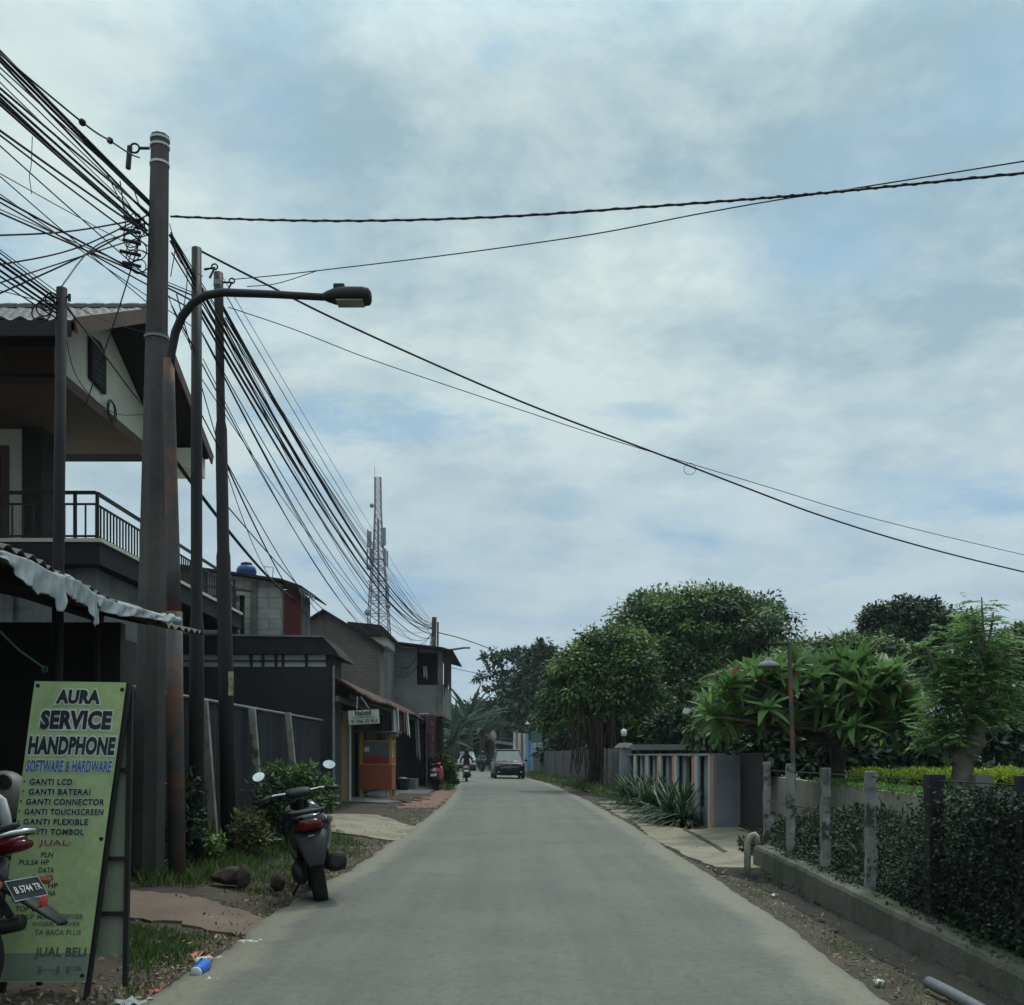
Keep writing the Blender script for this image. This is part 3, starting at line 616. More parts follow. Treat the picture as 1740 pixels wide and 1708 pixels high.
b = MB(); b.lathe([(.24, 0), (.26, .03), (.25, .1), (.265, .13), (.25, .2), (.265, .23), (.25, .3), (.22, .36), (.14, .4)], (-7.0, 27, 6.0), 'z', 20); b.build('tank_body', pm('blue plastic', (.025, .06, .22), (.02, .05, .19), 2, .45), tk, smooth=True)
b = MB(); b.lathe([(.15, .395), (.15, .45), (.1, .475), (0, .48)], (-7.0, 27, 6.0), 'z', 18); b.build('tank_lid', m_black, tk)
b = MB(); c = P(463, 990, 26.3); b.tube([c, P(464, 964, 26.3), P(449, 963, 26.3)], .012, 5); tag(b.build('pipe', m_steel), 'thin bent water pipe beside the blue tank', 'pipe')

# louvred upper bay just above the dark hall
t = thing('roof_shed', 'small shed with pale louvre boards and barred opening above the dark hall', 'shed', (-7.3, 24.6, 4.1))
b = MB(); b.box(-8.2, -6.55, 25.0, 25.1, 4.1, 5.3); b.build('back_wall', m_darkwall, t)
for k in range(5): MB().obox((-7.3, 24.6, 4.34 + .13 * k), (1.2, .03, .11), Matrix.Rotation(R(18), 3, 'X')).build('louvre_board', m_cream, t)
b = MB()
for k in range(15): b.box(-8.0 + .1 * k, -7.985 + .1 * k, 24.6, 24.62, 4.9, 5.2)
b.box(-8.0, -6.55, 24.6, 24.62, 5.2, 5.24); b.build('bars', m_black, t)
b = MB(); b.box(-6.72, -6.55, 24.55, 24.64, 4.16, 5.25); b.build('flaking_panel', pm('flaking paint', (.45, .46, .42), (.03, .03, .03), 8, .8), t)
b = MB(); b.prism([(-8.6, 24.3, 5.55), (-6.3, 24.3, 5.3), (-6.3, 25.3, 5.4), (-8.6, 25.3, 5.65)], (0, 0, .05)); b.build('roof', m_tin, t)

# ------------------------------------------------------------------ dark hall / carport
t = thing('garage', 'long dark timber hall with a pale slotted strip under its flat roof band', 'garage', (-7.3, 23.5, 0))
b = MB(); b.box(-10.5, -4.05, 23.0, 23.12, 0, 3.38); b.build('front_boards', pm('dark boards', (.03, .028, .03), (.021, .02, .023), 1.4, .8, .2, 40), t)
b = MB(); b.box(-10.5, -4.1, 23.02, 23.06, 3.384, 3.656); b.build('light_strip', pm('pale frosted strip', (.42, .43, .40), (.34, .35, .33), 2, .6), t)
b = MB(); b.box(-10.5, -4.08, 22.98, 23.01, 3.5, 3.53)
for px in (427, 447, 469, 481, 521, 556, 561, 566): x = (px - CX) / F * 23; b.box(x - .03, x + .03, 22.99, 23.02, 3.385, 3.655)
b.build('strip_frame', m_black, t)
b = MB(); b.prism([(-10.5, 22.9, 3.66), (-4.2, 22.9, 3.66), (-3.85, 22.9, 3.6), (-3.95, 22.9, 3.75), (-4.25, 22.9, 4.06), (-10.5, 22.9, 4.15)], (0, 2.2, 0)); b.build('roof_band', m_dark, t)
b = MB(); b.prism([(-10.5, 22.87, 4.12), (-4.2, 22.87, 4.03), (-4.2, 22.87, 4.07), (-10.5, 22.87, 4.17)], (0, .02, 0)); b.build('roof_trim', m_steel, t)
b = MB(); b.tube([(-4.0, 22.95, 0), (-4.0, 22.95, 3.4)], .03, 8); b.build('pipe_post', m_steel, t)
b = MB(); b.box(-4.15, -4.05, 23.12, 24.3, 0, 3.6); b.build('side_wall', m_darkwall, t)

# ------------------------------------------------------------------ dark sheet fence and leaning white posts
t = thing('sheet_fence', 'dark corrugated sheet fence with a thin pale top rail', 'fence', (-4.25, 16.5, .1))
b = MB()
b.grid(lambda u, v: (-4.25 + .018 * math.sin((9.9 + u * 12.8) * 2 * math.pi / .18), 9.9 + u * 12.8, v * 2.12), 380, 1); b.build('sheet', m_sheet, t, solid=.004)
b = MB(); b.tube([(-4.2, 9.9, 2.15), (-4.2, 22.7, 2.17)], .022, 6); b.build('top_rail', m_steel, t)
m_lpost = pm('old whitewashed post', (.30, .28, .235), (.20, .19, .16), 3, .9, .4, 40, stain=(.06, .065, .045), stain_at=(.5, .62), sscale=4)
for (tx, ty, bx, by, d, lab) in ((346, 1190, 366, 1412, 13.6, 'leaning whitewashed post between the two black steel poles'), (428, 1203, 446, 1400, 16.3, 'leaning whitewashed post midway along the dark sheet fence'), (489, 1211, 508, 1385, 18.6, 'leaning whitewashed post next to the garage end of the fence')):
    T = P(tx, ty, d); B_ = P(bx, by, d); B_.z = .05
    b = MB(); k = Vector((-.0, 0, 0)); b.beam(B_, T, .105, .1, (0, 1, 0)); o = b.build('fence_post', m_lpost, bevel=.012); tag(o, lab, 'post', 'leaning whitewashed posts along the sheet fence')

# ------------------------------------------------------------------ text
def text_verts(s, off=0.0, italic=0.0, space=1.0):
    c = bpy.data.curves.new('txt', 'FONT'); c.body = s; c.offset = off; c.shear = italic; c.space_character = space; c.resolution_u = 3; c.size = 1.0
    o = bpy.data.objects.new('txt', c); COL.objects.link(o); bpy.context.view_layer.update()
    me = o.evaluated_get(bpy.context.evaluated_depsgraph_get()).to_mesh()
    V = [(v.co.x, v.co.y) for v in me.vertices]; Fs = [tuple(p.vertices) for p in me.polygons]
    bpy.data.objects.remove(o); bpy.data.curves.remove(c); return V, Fs
def lettering(s, place, mats, parent, box_, off=.02, outline=0, italic=0, space=1.05):
    """box_ = (u0, u1, v0, v1) on the sheet; place(u, v, h) -> world point h in front of it"""
    V, Fs = text_verts(s, off, italic, space); xs = [v[0] for v in V]; ys = [v[1] for v in V]
    x0, x1, y0, y1 = min(xs), max(xs), min(ys), max(ys); u0, u1, v0, v1 = box_
    b = MB(); f = lambda p: (u0 + (p[0] - x0) / (x1 - x0) * (u1 - u0), v0 + (p[1] - y0) / (y1 - y0) * (v1 - v0))
    if outline:
        V2, F2 = text_verts(s, off + outline, italic, space); b.m = 1; b.add([place(*f(p), .0025) for p in V2], F2)
    b.m = 0; b.add([place(*f(p), .004) for p in V], Fs)
    me = bpy.data.meshes.new('lettering'); o_ = root_of(parent).location if parent else Vector()
    me.from_pydata([tuple(Vector(v) - o_) for v in b.v], [], b.f)
    for m_ in mats: me.materials.append(m_)
    me.polygons.foreach_set('material_index', b.mi); me.update()
    o = bpy.data.objects.new('lettering', me); COL.objects.link(o); o.parent = parent; return o
m_ink = pm('dark ink', (.022, .025, .035), None, 5, .6, 0); m_blue = pm('blue ink', (.05, .12, .30), (.04, .10, .26), 5, .6, 0)
m_red = pm('red ink', (.28, .06, .03), None, 5, .6, 0); m_halo = pm('white outline', (.58, .62, .56), (.5, .55, .48), 4, .6, 0); m_faded = pm('faded ink', (.07, .085, .075), (.11, .14, .1), 6, .6, 0)

# ------------------------------------------------------------------ green banner on A-frame
TL, TR = P(60, 1158, 5.99), P(215, 1160, 6.03); BR, BL = P(147, 1668, 5.86), P(-8, 1668, 5.82)
t = thing('sign_stand', 'green phone service banner on a black folding A frame stand', 'sign', (-2.6, 6.0, 0))
NB = (TR - TL).cross(BL - TL).normalized()
if NB.y > 0: NB = -NB
def bann(u, v, h=0.0):                      # u right, v up, both 0..1
    lo = BL.lerp(BR, u); hi = TL.lerp(TR, u); p = lo.lerp(hi, v)
    w = .004 * math.sin(v * 9 + u * 3) + .003 * math.sin(u * 7 + v * 4) + .006 * math.exp(-((u - .5) / .4) ** 2) * math.sin(v * 22) * (v > .85)
    return p + NB * (h + .008 + w)
b = MB(); b.grid(lambda u, v: bann(u, v), 20, 60)
m_green = pm('green banner print', (.35, .44, .19), (.41, .49, .26), .8, .5, .05, 25, stain=(.20, .27, .13), stain_at=(.46, .74), sscale=2.0)
ban = b.build('banner', m_green, t, smooth=True)
m_fade3 = pm('very faded ink', (.13, .16, .13), None, 6, .6, 0); m_fade2 = pm('faded foot', (.22, .27, .2), (.17, .21, .16), 3, .6, 0)
MB().grid(lambda u, v: bann(u, .003 + v * .09, .0012), 20, 6).build('footer_band', m_fade2, ban, smooth=True)
def bl(s, px0, px1, py0, py1, mats, **k):
    v1 = (1668 - py0) / 509; v0 = (1668 - py1) / 509; vm = (v0 + v1) / 2; left = -8 + 68 * vm
    lettering(s, bann, mats, ban, ((px0 - left) / 155, (px1 - left) / 155, v0, v1), **k)
IW = [m_ink, m_halo]
bl('AURA', 97, 172, 1173, 1198, IW, off=.06, outline=.075, italic=.0)
bl('SERVICE', 70, 190, 1209, 1242, IW, off=.055, outline=.075)
bl('HANDPHONE', 50, 196, 1254, 1286, IW, off=.055, outline=.075)
bl('SOFTWARE & HARDWARE', 46, 190, 1295, 1316, [m_blue, m_halo], off=.035, outline=.05)
for s, x0, x1, y in (('LCD', 51, 124, 1332), ('BATERAI', 49, 155, 1349), ('CONNECTOR', 45, 179, 1366), ('TOUCHSCREEN', 42, 177, 1383), ('FLEXIBLE', 40, 151, 1400), ('TOMBOL', 37, 144, 1417)):
    bl('GANTI ' + s, x0, x1, y - 5, y + 5.5, IW, off=.04, outline=.045, space=1.12)
    bl('.', x0 - 10, x0 - 7, y - 2, y + 1, [m_ink], off=0)
bl('JUAL:', 66, 121, 1431, 1443, [m_red, m_halo], off=.02, outline=.04)
for s, x0, x1, y in (('PLN', 70, 90, 1456), ('PULSA HP', 34, 83, 1469), ('DATA', 66, 92, 1482), ('RES', 78, 90, 1495), ('HP', 82, 98, 1508), ('ANA', 75, 95, 1521), ('TOP UP', 20, 52, 1534), ('TOP UP', 28, 68, 1547), ('TOP UP MAXIM DRIVER', 20, 142, 1560), ('GOJEK DRIVER', 56, 137, 1573), ('TA BACA PLUS', 60, 138, 1586)):
    bl(s, x0, x1, y - 4.4, y + 4.4, [m_ink] if y < 1560 else [m_faded], off=.012)
bl('JUAL BELI', 60, 147, 1611, 1631, [m_faded], off=.03)
bl('HP', 66, 140, 1642, 1655, [m_fade3], off=.0)
for (u, v) in ((.04, .985), (.965, .975), (.06, .475), (.96, .47), (.03, .02), (.95, .02)):
    c = bann(u, v, .004); MB().lathe([(0, 0), (.012, 0), (.012, .006), (0, .006)], c, 'y', 10).build('eyelet', m_black, ban)
FR = BR + (BR - TR) * (.1 / 1.72) + Vector((.0, .03, 0)); FR.z = 0; BKR = G(213, 1676, .04); wv = (BL - BR)
m_fr = m_black
b = MB(); top_r = TR + Vector((.004, .03, -.005)); top_l = TL + Vector((.035, .03, -.005))
for a_, c_ in ((FR, top_r), (FR + wv + Vector((.035, 0, 0)), top_l)): MB().beam(a_, c_, .028, .028).build('front_leg', m_fr, t)
for a_, c_ in ((BKR, top_r + Vector((.0, .03, -.01))), (BKR + wv + Vector((0, .03, 0)), top_l + Vector((0, .03, -.01)))): MB().beam(a_, c_, .028, .028).build('rear_leg', m_fr, t)
bk = lambda u, f: (BKR + wv * (1 - u)).lerp(TR + wv * (1 - u) + Vector((0, .05, 0)), f)
MB().grid(lambda u, v: bk(u, .1 + .88 * v) + Vector((0, .018, 0)), 4, 20).build('rear_panel', pm('back of banner', (.24, .27, .19), (.2, .23, .16), 2, .7, .05), t)
for py in (1310, 1461, 1554): 
    f = (1676 - py) / 514; MB().beam(bk(0, f), bk(1, f), .024, .024).build('cross_bar', m_fr, t)
MB().beam(top_l, top_r, .024, .024).build('cross_bar', m_fr, t)

# ------------------------------------------------------------------ shop row
t = thing('shop_row', 'row of dim open shops under a long sagging rusty tiled eave', 'shops', (-4.8, 33, 0))
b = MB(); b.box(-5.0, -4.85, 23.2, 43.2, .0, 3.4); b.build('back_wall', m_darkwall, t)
b = MB()
def er(u, v):
    y = 23.1 + u * 20.4; x = -3.5 - v * 1.6
    return (x + .03 * vnoise(y, v * 3, 1.7), y, 2.86 + v * .75 + .03 * math.sin(y * 2 * math.pi / .24) + .03 * math.sin(y * .9) - .05 * (v < .05) + .012 * vnoise(y, 1, 6))
b.grid(er, 420, 5); b.build('roof', pm('old clay tiles', (.13, .065, .05), (.07, .045, .04), 1.5, .8, .4, 30, stain=(.03, .028, .027)), t, solid=.03)
b = MB(); b.box(-4.0, -3.93, 23.2, 31, 2.62, 2.74); b.build('pale_beam', m_steel, t)
b = MB(); b.box(-3.7, -3.63, 23.2, 43, 2.68, 2.78); b.build('eave_beam', m_dark, t)
for y in (25.6, 31.6, 36.8): MB().box(-4.85, -4.75, y, y + .1, 0, 3.2).build('party_wall', m_darkwall, t)
MB().box(-4.75, -4.42, 27.75, 27.85, .1, 2.6).build('yellow_pillar', pm('worn yellow paint', (.50, .40, .20), (.42, .34, .17), 1.5, .8, .1, 40, stain=(.42, .41, .36), stain_at=(.56, .64)), t)
MB().box(-4.42, -4.37, 27.72, 27.82, .1, 2.6).build('pillar_edge', m_white, t)
for x, y in ((-3.62, 42.7), (-3.75, 40.4), (-3.72, 31.5), (-4.5, 26.4)): MB().tube([(x, y, -.1), (x, y, 2.8)], .055, 8).build('eave_post', m_black, t)
b = MB(); b.box(-3.82, -3.78, 31.0, 31.04, 0, 2.1); b.build('thin_post', m_white, t); MB().box(-4.85, -4.83, 37, 42, .2, 2.3).build('shutter', m_sheet, t)
c = P(665, 1247, 30.9); MB().box(c.x - .0, c.x + .20, c.y, c.y + .16, c.z - .08, c.z + .1).build('meter_box', m_white, t)
tag(MB().box(-4.15, -3.6, 38.3, 39.5, .08, .5).build('cement_block', m_conc, bevel=.02), 'low bare cement block by the end of the shop eave', 'block')
# hanging cloths
def cloth(label, px0, px1, py0, py1, d, mat, sk=0, seed=0):
    b = MB(); n = 10
    def fn(u, v):
        p = P(px0 + (px1 - px0) * u + sk * v, py0 + (py1 - py0) * v + 3 * math.sin(u * 4 + seed) * v, d); return p + Vector((0, .04 * math.sin(u * 11 + seed) + .02 * math.sin(v * 4), 0))
    b.grid(fn, n, 10); return tag(b.build('cloth', mat, smooth=True, solid=.006), label, 'cloth')
cloth('white cloth hung from the eave above the food cart', 664, 677, 1204, 1246, 31.0, m_white, 2, 1)
m_brcl = pm('brown batik', (.10, .06, .055), (.16, .11, .09), 12, .9)
cloth('dark brown patterned cloth hung between two white cloths', 677, 687, 1210, 1249, 33.0, m_brcl, 2, 2)
cloth('narrow white cloth with slanted edge hung just past the brown cloth', 688, 693, 1211, 1252, 34.5, m_white, 4, 3)
cloth('long faded cloth strip hung deep under the end of the eave', 704, 711, 1215, 1290, 39.0, pm('grey batik', (.12, .10, .12), (.3, .27, .26), 11, .9), 4, 4)
cloth('crumpled pale cloth hung at the garage corner', 571, 582, 1210, 1229, 25.0, pm('pale batik', (.3, .27, .22), (.1, .09, .08), 14, .9), 0, 5)
# shop sign
t = thing('shop_sign', 'small white board sign with black handwritten name and phone number', 'sign', P(620, 1232, 21.6))
sTL, sTR, sBL = P(591, 1208, 21.8), P(643, 1205, 21.6), P(593, 1232, 21.8)
def sg(u, v, h=0): return sBL + (sTR - sTL) * u + (sTL - sBL) * v + Vector((0, -h * 3 - .012, 0))
board = MB().prism([sg(0, 0) + Vector((0, .011, 0)), sg(1, 0) + Vector((0, .011, 0)), sg(1, 1) + Vector((0, .011, 0)), sg(0, 1) + Vector((0, .011, 0))], (0, .03, 0)).build('sign_board', pm('sign white', (.56, .56, .48), (.48, .48, .42), 4, .7), t)
lettering('Nalutd', sg, [m_ink], board, (.23, .75, .62, .98), off=.03); lettering('HANDYCRAFT MAN BILL', sg, [m_faded], board, (.13, .88, .42, .56), off=.01)
lettering('746 32 811', sg, [m_ink], board, (.25, .93, .08, .34), off=.02); lettering('v', sg, [m_ink], board, (.08, .19, .1, .34), off=.02)
MB().beam(sg(.3, 1.05), Vector((-3.5, 23.2, 2.72)), .025).build('hanger', m_black, t); MB().beam(sg(.7, 1.05), Vector((-3.45, 23.4, 2.72)), .025).build('hanger', m_black, t)
m_pinkish = pm('faded letter', (.24, .17, .16), None, 5, .7, 0)
# red vertical banner
t = thing('banner', 'tall narrow red banner with pale letters at the end of the shop row', 'banner', P(734, 1285, 40.6))
b0 = P(727, 1288, 40.6); ux = P(741, 1288, 40.6) - b0; vy = P(727, 1216, 40.6) - b0
rb_ = lambda u, v, h=0: b0 + ux * u + vy * v + Vector((0, -h * 4 - .01, 0))
sh = MB().grid(lambda u, v: rb_(u, v) + Vector((0, .02 + .015 * math.sin(v * 8), 0)), 4, 16).build('banner_sheet', pm('red banner', (.11, .028, .028), (.07, .025, .025), 3, .6), t, solid=.006)
for k, ch in enumerate('AUJGO'): lettering(ch, rb_, [m_pinkish], sh, (.28, .72, .84 - .185 * k - .09, .84 - .185 * k + .05), off=.01)
MB().tube([P(725, 1342, 40.7), P(725, 1214, 40.7)], .03, 6).build('banner_pole', m_steel, t)
# bucket
t = thing('bucket', 'grey blue plastic bucket standing by the cement block', 'bucket', (-3.95, 37.0, .1))
m_bkt = pm('bucket plastic', (.06, .09, .11), (.05, .08, .10), 3, .5)
MB().lathe([(.2, 0), (.27, .42), (.285, .42), (.285, .46), (.262, .46), (.2, .05), (0, .05)], (-3.95, 37.0, .1), 'z', 18).build('bucket_body', m_bkt, t, smooth=True)
MB().ball((-3.95, 37.0, .53), (.2, .2, .07), 12, 6).build('bucket_contents', m_tarp, t, smooth=True)

# food cart
t = thing('food_cart', 'orange and yellow wooden food cart with glass case and flat roof', 'food cart', (-4.0, 30.3, .1))
m_or = pm('orange panel', (.30, .085, .04), (.25, .07, .035), 1.5, .6, .1, 30); m_yel = pm('yellow wood', (.45, .26, .035), (.40, .22, .03), 3, .6, .1)
x0, x1, y0, y1 = -4.46, -3.52, 30.0, 31.0
MB().box(x0, x1, y0, y1, .38, 1.1).build('cabinet', m_or, t, bevel=.01)
MB().box(x0 - .01, x1 + .012, y0 - .012, y1 + .01, 1.1, 1.14).build('counter_top', m_yel, t)
for x in (x0 + .04, x1 - .04):
    for y in (y0 + .04, y1 - .04): MB().box(x - .03, x + .03, y - .03, y + .03, .0, .38).build('leg', m_yel, t)
for x in (x0 + .03, x1 - .045):
    for y in (y0 + .03, y1 - .03): MB().box(x - .028, x + .05, y - .028, y + .028, 1.14, 2.05).build('case_post', m_yel, t)
b = MB(); b.box(x0, x1, y0 + .005, y0 + .05, 1.78, 1.83); b.box(x1 - .05, x1, y0 + .06, y1 - .06, 1.78, 1.83); b.build('case_rail', m_yel, t)
MB().box(x0 + .09, x1 - .1, y0 + .02, y0 + .028, 1.142, 1.78).build('glass_pane', pm('cart glass', (.10, .115, .125), (.16, .17, .175), 3, .12, 0, spec=.6), t)
MB().box(x1 - .03, x1 - .022, y0 + .09, y1 - .09, 1.142, 1.78).build('glass_pane', pm('cart side glass', (.20, .22, .21), (.06, .07, .07), 6, .1, 0, spec=.6), t)
MB().box(x0 + .09, x1 - .1, y0 + .008, y0 + .0165, 1.142, 1.36).build('red_board', pm('red board', (.28, .03, .035), (.24, .035, .035), 3, .5), t)
MB().box(x1 - .018, x1 - .012, y0 + .09, y1 - .09, 1.142, 1.33).build('red_board', pm('orange board', (.4, .10, .04), (.3, .05, .03), 6, .5), t)
MB().box(x0 + .14, x0 + .28, y0 + .004, y0 + .0075, 1.5, 1.64).build('menu_card', m_white, t)
b = MB(); b.prism([(x0 - .15, y0 - .2, 2.05), (x1 + .15, y0 - .2, 2.02), (x1 + .15, y1 + .2, 2.06), (x0 - .15, y1 + .2, 2.1)], (0, 0, .05)); b.build('cart_roof', m_tin, t)
for k, (x, y) in enumerate(((-3.4, 29.3), (-3.2, 30.6), (-3.05, 31.8))):
    b = MB()
    for j in range(5): b.beam((x - .5, y + .12 * j, .13 + .012 * j), (x + .55, y - .5 + .14 * j, .14 + .012 * j), .09, .025)
    tag(b.build('plank_pile', pm('grey timber', (.3, .25, .18), (.2, .17, .13), 3, .9)), ['grey planks lying in front of the cart legs', 'grey planks lying between the cart and the thin white post', 'grey planks lying near the brick dust, farthest of the plank heaps'][k], 'planks', 'plank heaps before the shops')

# ------------------------------------------------------------------ raw brick gable and concrete upper storey
t = thing('house', 'dark raw brick gable house rising behind the shop eave', 'house', P(580, 1283, 33) - Vector((0, 0, 1.4)))
pts = [P(x, y, 33) for x, y in ((505, 1200), (505, 1066), (549, 1041), (604, 1068), (645, 1098), (645, 1200))]
MB().prism(pts, (0, .2, 0)).build('gable_wall', m_rawbrick, t)
MB().box(pts[5].x - .2, pts[5].x, 33.2, 34.2, 2.9, pts[4].z).build('side_wall', m_rawbrick, t)
for a_, c_ in (((496, 1072), (549, 1038)), ((549, 1038), (652, 1101))):
    q = [P(*a_, 32.8), P(*c_, 32.8)]; MB().prism([q[0], q[1], q[1] + Vector((0, 0, .07)), q[0] + Vector((0, 0, .07))], (0, 1.5, 0)).build('roof', m_dark, t)
q = [P(x, y, 38) for x, y in ((590, 1056), (648, 1062), (664, 1078), (664, 1082), (644, 1080), (590, 1076))]
tr_ = thing('house', 'low dark roofed house with pale gable end peeping over the raw brick gable', 'house', P(630, 1283, 38.5) - Vector((0, 0, 1.4)))
MB().prism(q, (0, 3, 0)).build('roof', m_dark, tr_); q = [P(x, y, 38.3) for x, y in ((600, 1082), (659, 1082), (659, 1098), (600, 1098))]; MB().prism(q, (0, 2.4, 0)).build('wall', m_cream, tr_)
MB().box(P(600, 0, 38.3).x, P(659, 0, 38.3).x, 38.35, 40.6, 0, q[2].z).build('lower_wall', m_plaster, tr_)

t = thing('house', 'raw grey concrete upper storey jutting out on its frame over the shop roof', 'house', (-4.2, 43, 0))
D = 41.0
def F_(px0, px1, py0, py1, d0, d1, name, mat, **k):
    a_, c_ = P(px0, py1, d0), P(px1, py0, d0); return MB().box(a_.x, c_.x, d0, d1, a_.z, c_.z).build(name, mat, t, **k)
m_plas2 = pm('blotchy plaster', (.27, .265, .26), (.17, .168, .168), .7, .95, .3, 40, streak=(.09, .09, .092), stain=(.10, .10, .103), stain_at=(.5, .66), sscale=.9)
q = [P(x, y, D) for x, y in ((640, 1212), (640, 1090), (708, 1098), (708, 1212))]; MB().prism(q, (0, .15, 0)).build('plaster_wall', m_plas2, t)
F_(708.3, 744, 1164, 1212, D + .03, D + .15, 'balcony_parapet', m_plas2)
F_(744, 752.5, 1103, 1213, D - .05, D + .12, 'corner_column', m_conc); F_(704, 708, 1100, 1212, D - .03, D + .1, 'corner_column', m_plas2)
F_(640, 752.5, 1212.6, 1217, D - .08, D + 6, 'floor_slab', m_conc); F_(708.3, 744, 1103, 1109, D + .0, D + .12, 'lintel', m_conc)
F_(708, 752, 1104, 1212, D + 2.2, D + 2.3, 'inner_wall', m_darkwall)
a_ = P(752, 1212, D); MB().box(a_.x - .12, a_.x, D + .3, D + 6, a_.z, a_.z + 1.2).build('side_parapet', m_plas2, t)
MB().box(a_.x - .12, a_.x, D + 5.8, D + 6, a_.z, a_.z + 2.6).build('corner_column', m_plas2, t)
q = [P(636, 1089, D - .5), P(752, 1103, D - .5), P(770, 1108, D - .5)]
MB().prism([q[0], q[1], q[2], q[2] + Vector((0, 0, .06)), q[1] + Vector((0, 0, .08)), q[0] + Vector((0, 0, .08))], (0, 7, 0)).build('roof', m_dark, t)
MB().box(P(744, 0, D).x, a_.x - .05, D + .4, D + .6, 0, 3.0).build('lower_column', m_dark, t); MB().box(P(640, 0, D + 2).x, a_.x - .3, D + 2.6, D + 2.8, 0, 3.0).build('lower_wall', m_darkwall, t)
b = MB(); q = [P(x, y, D - .2) for x, y in ((754, 1110), (769, 1112), (762, 1135), (764, 1150), (760, 1175), (757, 1168), (754, 1188))]; b.prism(q, (0, .05, 0)); tag(b.build('black_tarp', m_black), 'ragged black sheet hanging from the corner of the concrete storey', 'tarpaulin')
cloth('white shirt drying in the dark balcony opening', 719, 725, 1132, 1153, D + 1.2, m_white, 1, 3)
tag(MB().prism([P(x, y, D + .9) for x, y in ((711, 1112), (722, 1112), (718, 1128), (712, 1138))], (0, .05, 0)).build('black_cloth', m_black), 'dark cloth bundled in the upper corner of the balcony opening', 'cloth')
# sign post at road edge far
t = thing('sign_post', 'dark and steel post pair standing past the red vertical banner', 'post', P(752, 1300, 47))
MB().tube([P(752, 1325, 47), P(752, 1228, 47)], .05, 8).build('post', m_black, t); MB().tube([P(746, 1325, 46.4), P(746, 1218, 46.4)], .06, 8).build('post', m_steel, t)

# ------------------------------------------------------------------ cell tower
TD = 150
t = thing('cell_tower', 'tall lattice phone mast with panel antennas rising over the rooftops', 'tower', P(645, 1283, TD) - Vector((0, 0, 1.4)))
m_tw = pm('mast paint', (.26, .20, .185), (.19, .165, .165), .3, .7, 0); m_ant = pm('antenna grey', (.20, .23, .27), (.16, .19, .24), .5, .6, 0)
base = P(645, 1283, TD); hw = [(0, 2.6), (16, 1.75), (26, 1.15), (33, .62), (37.3, .45), (42, .42)]
def hwz(z): return float(np.interp(z, [h for h, _ in hw], [w for _, w in hw]))
def tp(c, z): w = hwz(z); off = -.25 * (z / 42); return Vector((base.x + off + c[0] * w, base.y + c[1] * w, z))
cs = [(-1, -1), (1, -1), (1, 1), (-1, 1)]
for c in cs: MB().tube([tp(c, z) for z, _ in hw], .075, 6).build('tower_leg', m_tw, t)
zs = [0]
while zs[-1] < 41.8: zs.append(zs[-1] + max(1.1, hwz(zs[-1]) * 1.35))
zs[-1] = 42
b = MB()
for i in range(len(zs) - 1):
    for k in range(4):
        a_, c_ = cs[k], cs[(k + 1) % 4]; b.beam(tp(a_, zs[i]), tp(c_, zs[i + 1]), .07); b.beam(tp(c_, zs[i]), tp(a_, zs[i + 1]), .07); b.beam(tp(a_, zs[i + 1]), tp(c_, zs[i + 1]), .08)
b.build('tower_bracing', m_tw, t); MB().tube([tp((0, 0), 0), tp((0, 0), 36)], .16, 6).build('cable_ladder', m_ant, t)
MB().tube([tp((-1, -1), 42), tp((-1, -1), 43.6)], .03, 5).build('lightning_rod', m_ant, t)
for (px, py, h_, w_) in ((627, 918, 2.6, .22), (631, 920, 2.4, .4), (655, 915, 2.6, .4), (651, 920, 2.2, .3), (626, 950, 2.4, .2), (632, 948, 2.3, .35), (656, 949, 2.4, .35), (660, 952, 2.3, .2), (660, 1013, 2.6, .5), (658, 1008, 2.2, .3)):
    c = P(px, py, TD); b = MB(); b.box(c.x - w_ / 2, c.x + w_ / 2, c.y - 1.4, c.y - 1.1, c.z - h_ / 2, c.z + h_ / 2); b.build('panel_antenna', m_ant, t, bevel=.05)
for (px, py, r_) in ((634, 863, .32), (629, 967, .42), (627, 1043, .5), (661, 1032, .4)):
    MB().lathe([(0, 0), (r_ * .7, .1), (r_, .3), (r_, .42), (0, .42)], P(px, py, TD) + Vector((0, -1.7, 0)), 'y', 14).build('dish_antenna', m_ant, t, smooth=True)
for py in (925, 952, 1015, 990): MB().beam(P(626, py, TD) + Vector((0, -1, 0)), P(659, py, TD) + Vector((0, -1, 0)), .1).build('antenna_boom', m_ant, t)

# ------------------------------------------------------------------ right hand side: board wall, mural, gate fence, kerb wall
m_board = pm('dark board panel', (.085, .08, .078), (.055, .053, .055), 1.0, .9, .25, 40, streak=(.13, .10, .085)); m_bpost = pm('pale fence rib', (.21, .20, .19), (.15, .145, .14), 3, .9)
t = thing('panel_fence', 'long grey panel wall with thin pale ribs following the bend', 'fence', (3.0, 45, 0))
FP = [(3.72, 33.2), (3.6, 36), (3.4, 40), (3.05, 46), (2.65, 52), (2.1, 59), (1.75, 66), (1.45, 72)]
b = MB()
for (xa, ya), (xb, yb) in zip(FP[:-1], FP[1:]): b.prism([(xa, ya, -.1), (xb, yb, -.1), (xb + .1, yb, -.1), (xa + .1, ya, -.1)], (0, 0, 1.72))
b.build('wall_panels', m_board, t)
for px in (1030, 1012, 996, 983, 973, 957, 943, 930, 920, 911):
    ys = np.linspace(33.3, 71.9, 400); xs = np.interp(ys, [p[1] for p in FP], [p[0] for p in FP]); k = int(np.argmin(abs(xs / ys - (px - CX) / F)))
    MB().box(xs[k] - .08, xs[k] - .005, ys[k] - .06, ys[k] + .06, -.1, 1.66).build('wall_rib', m_bpost, t)
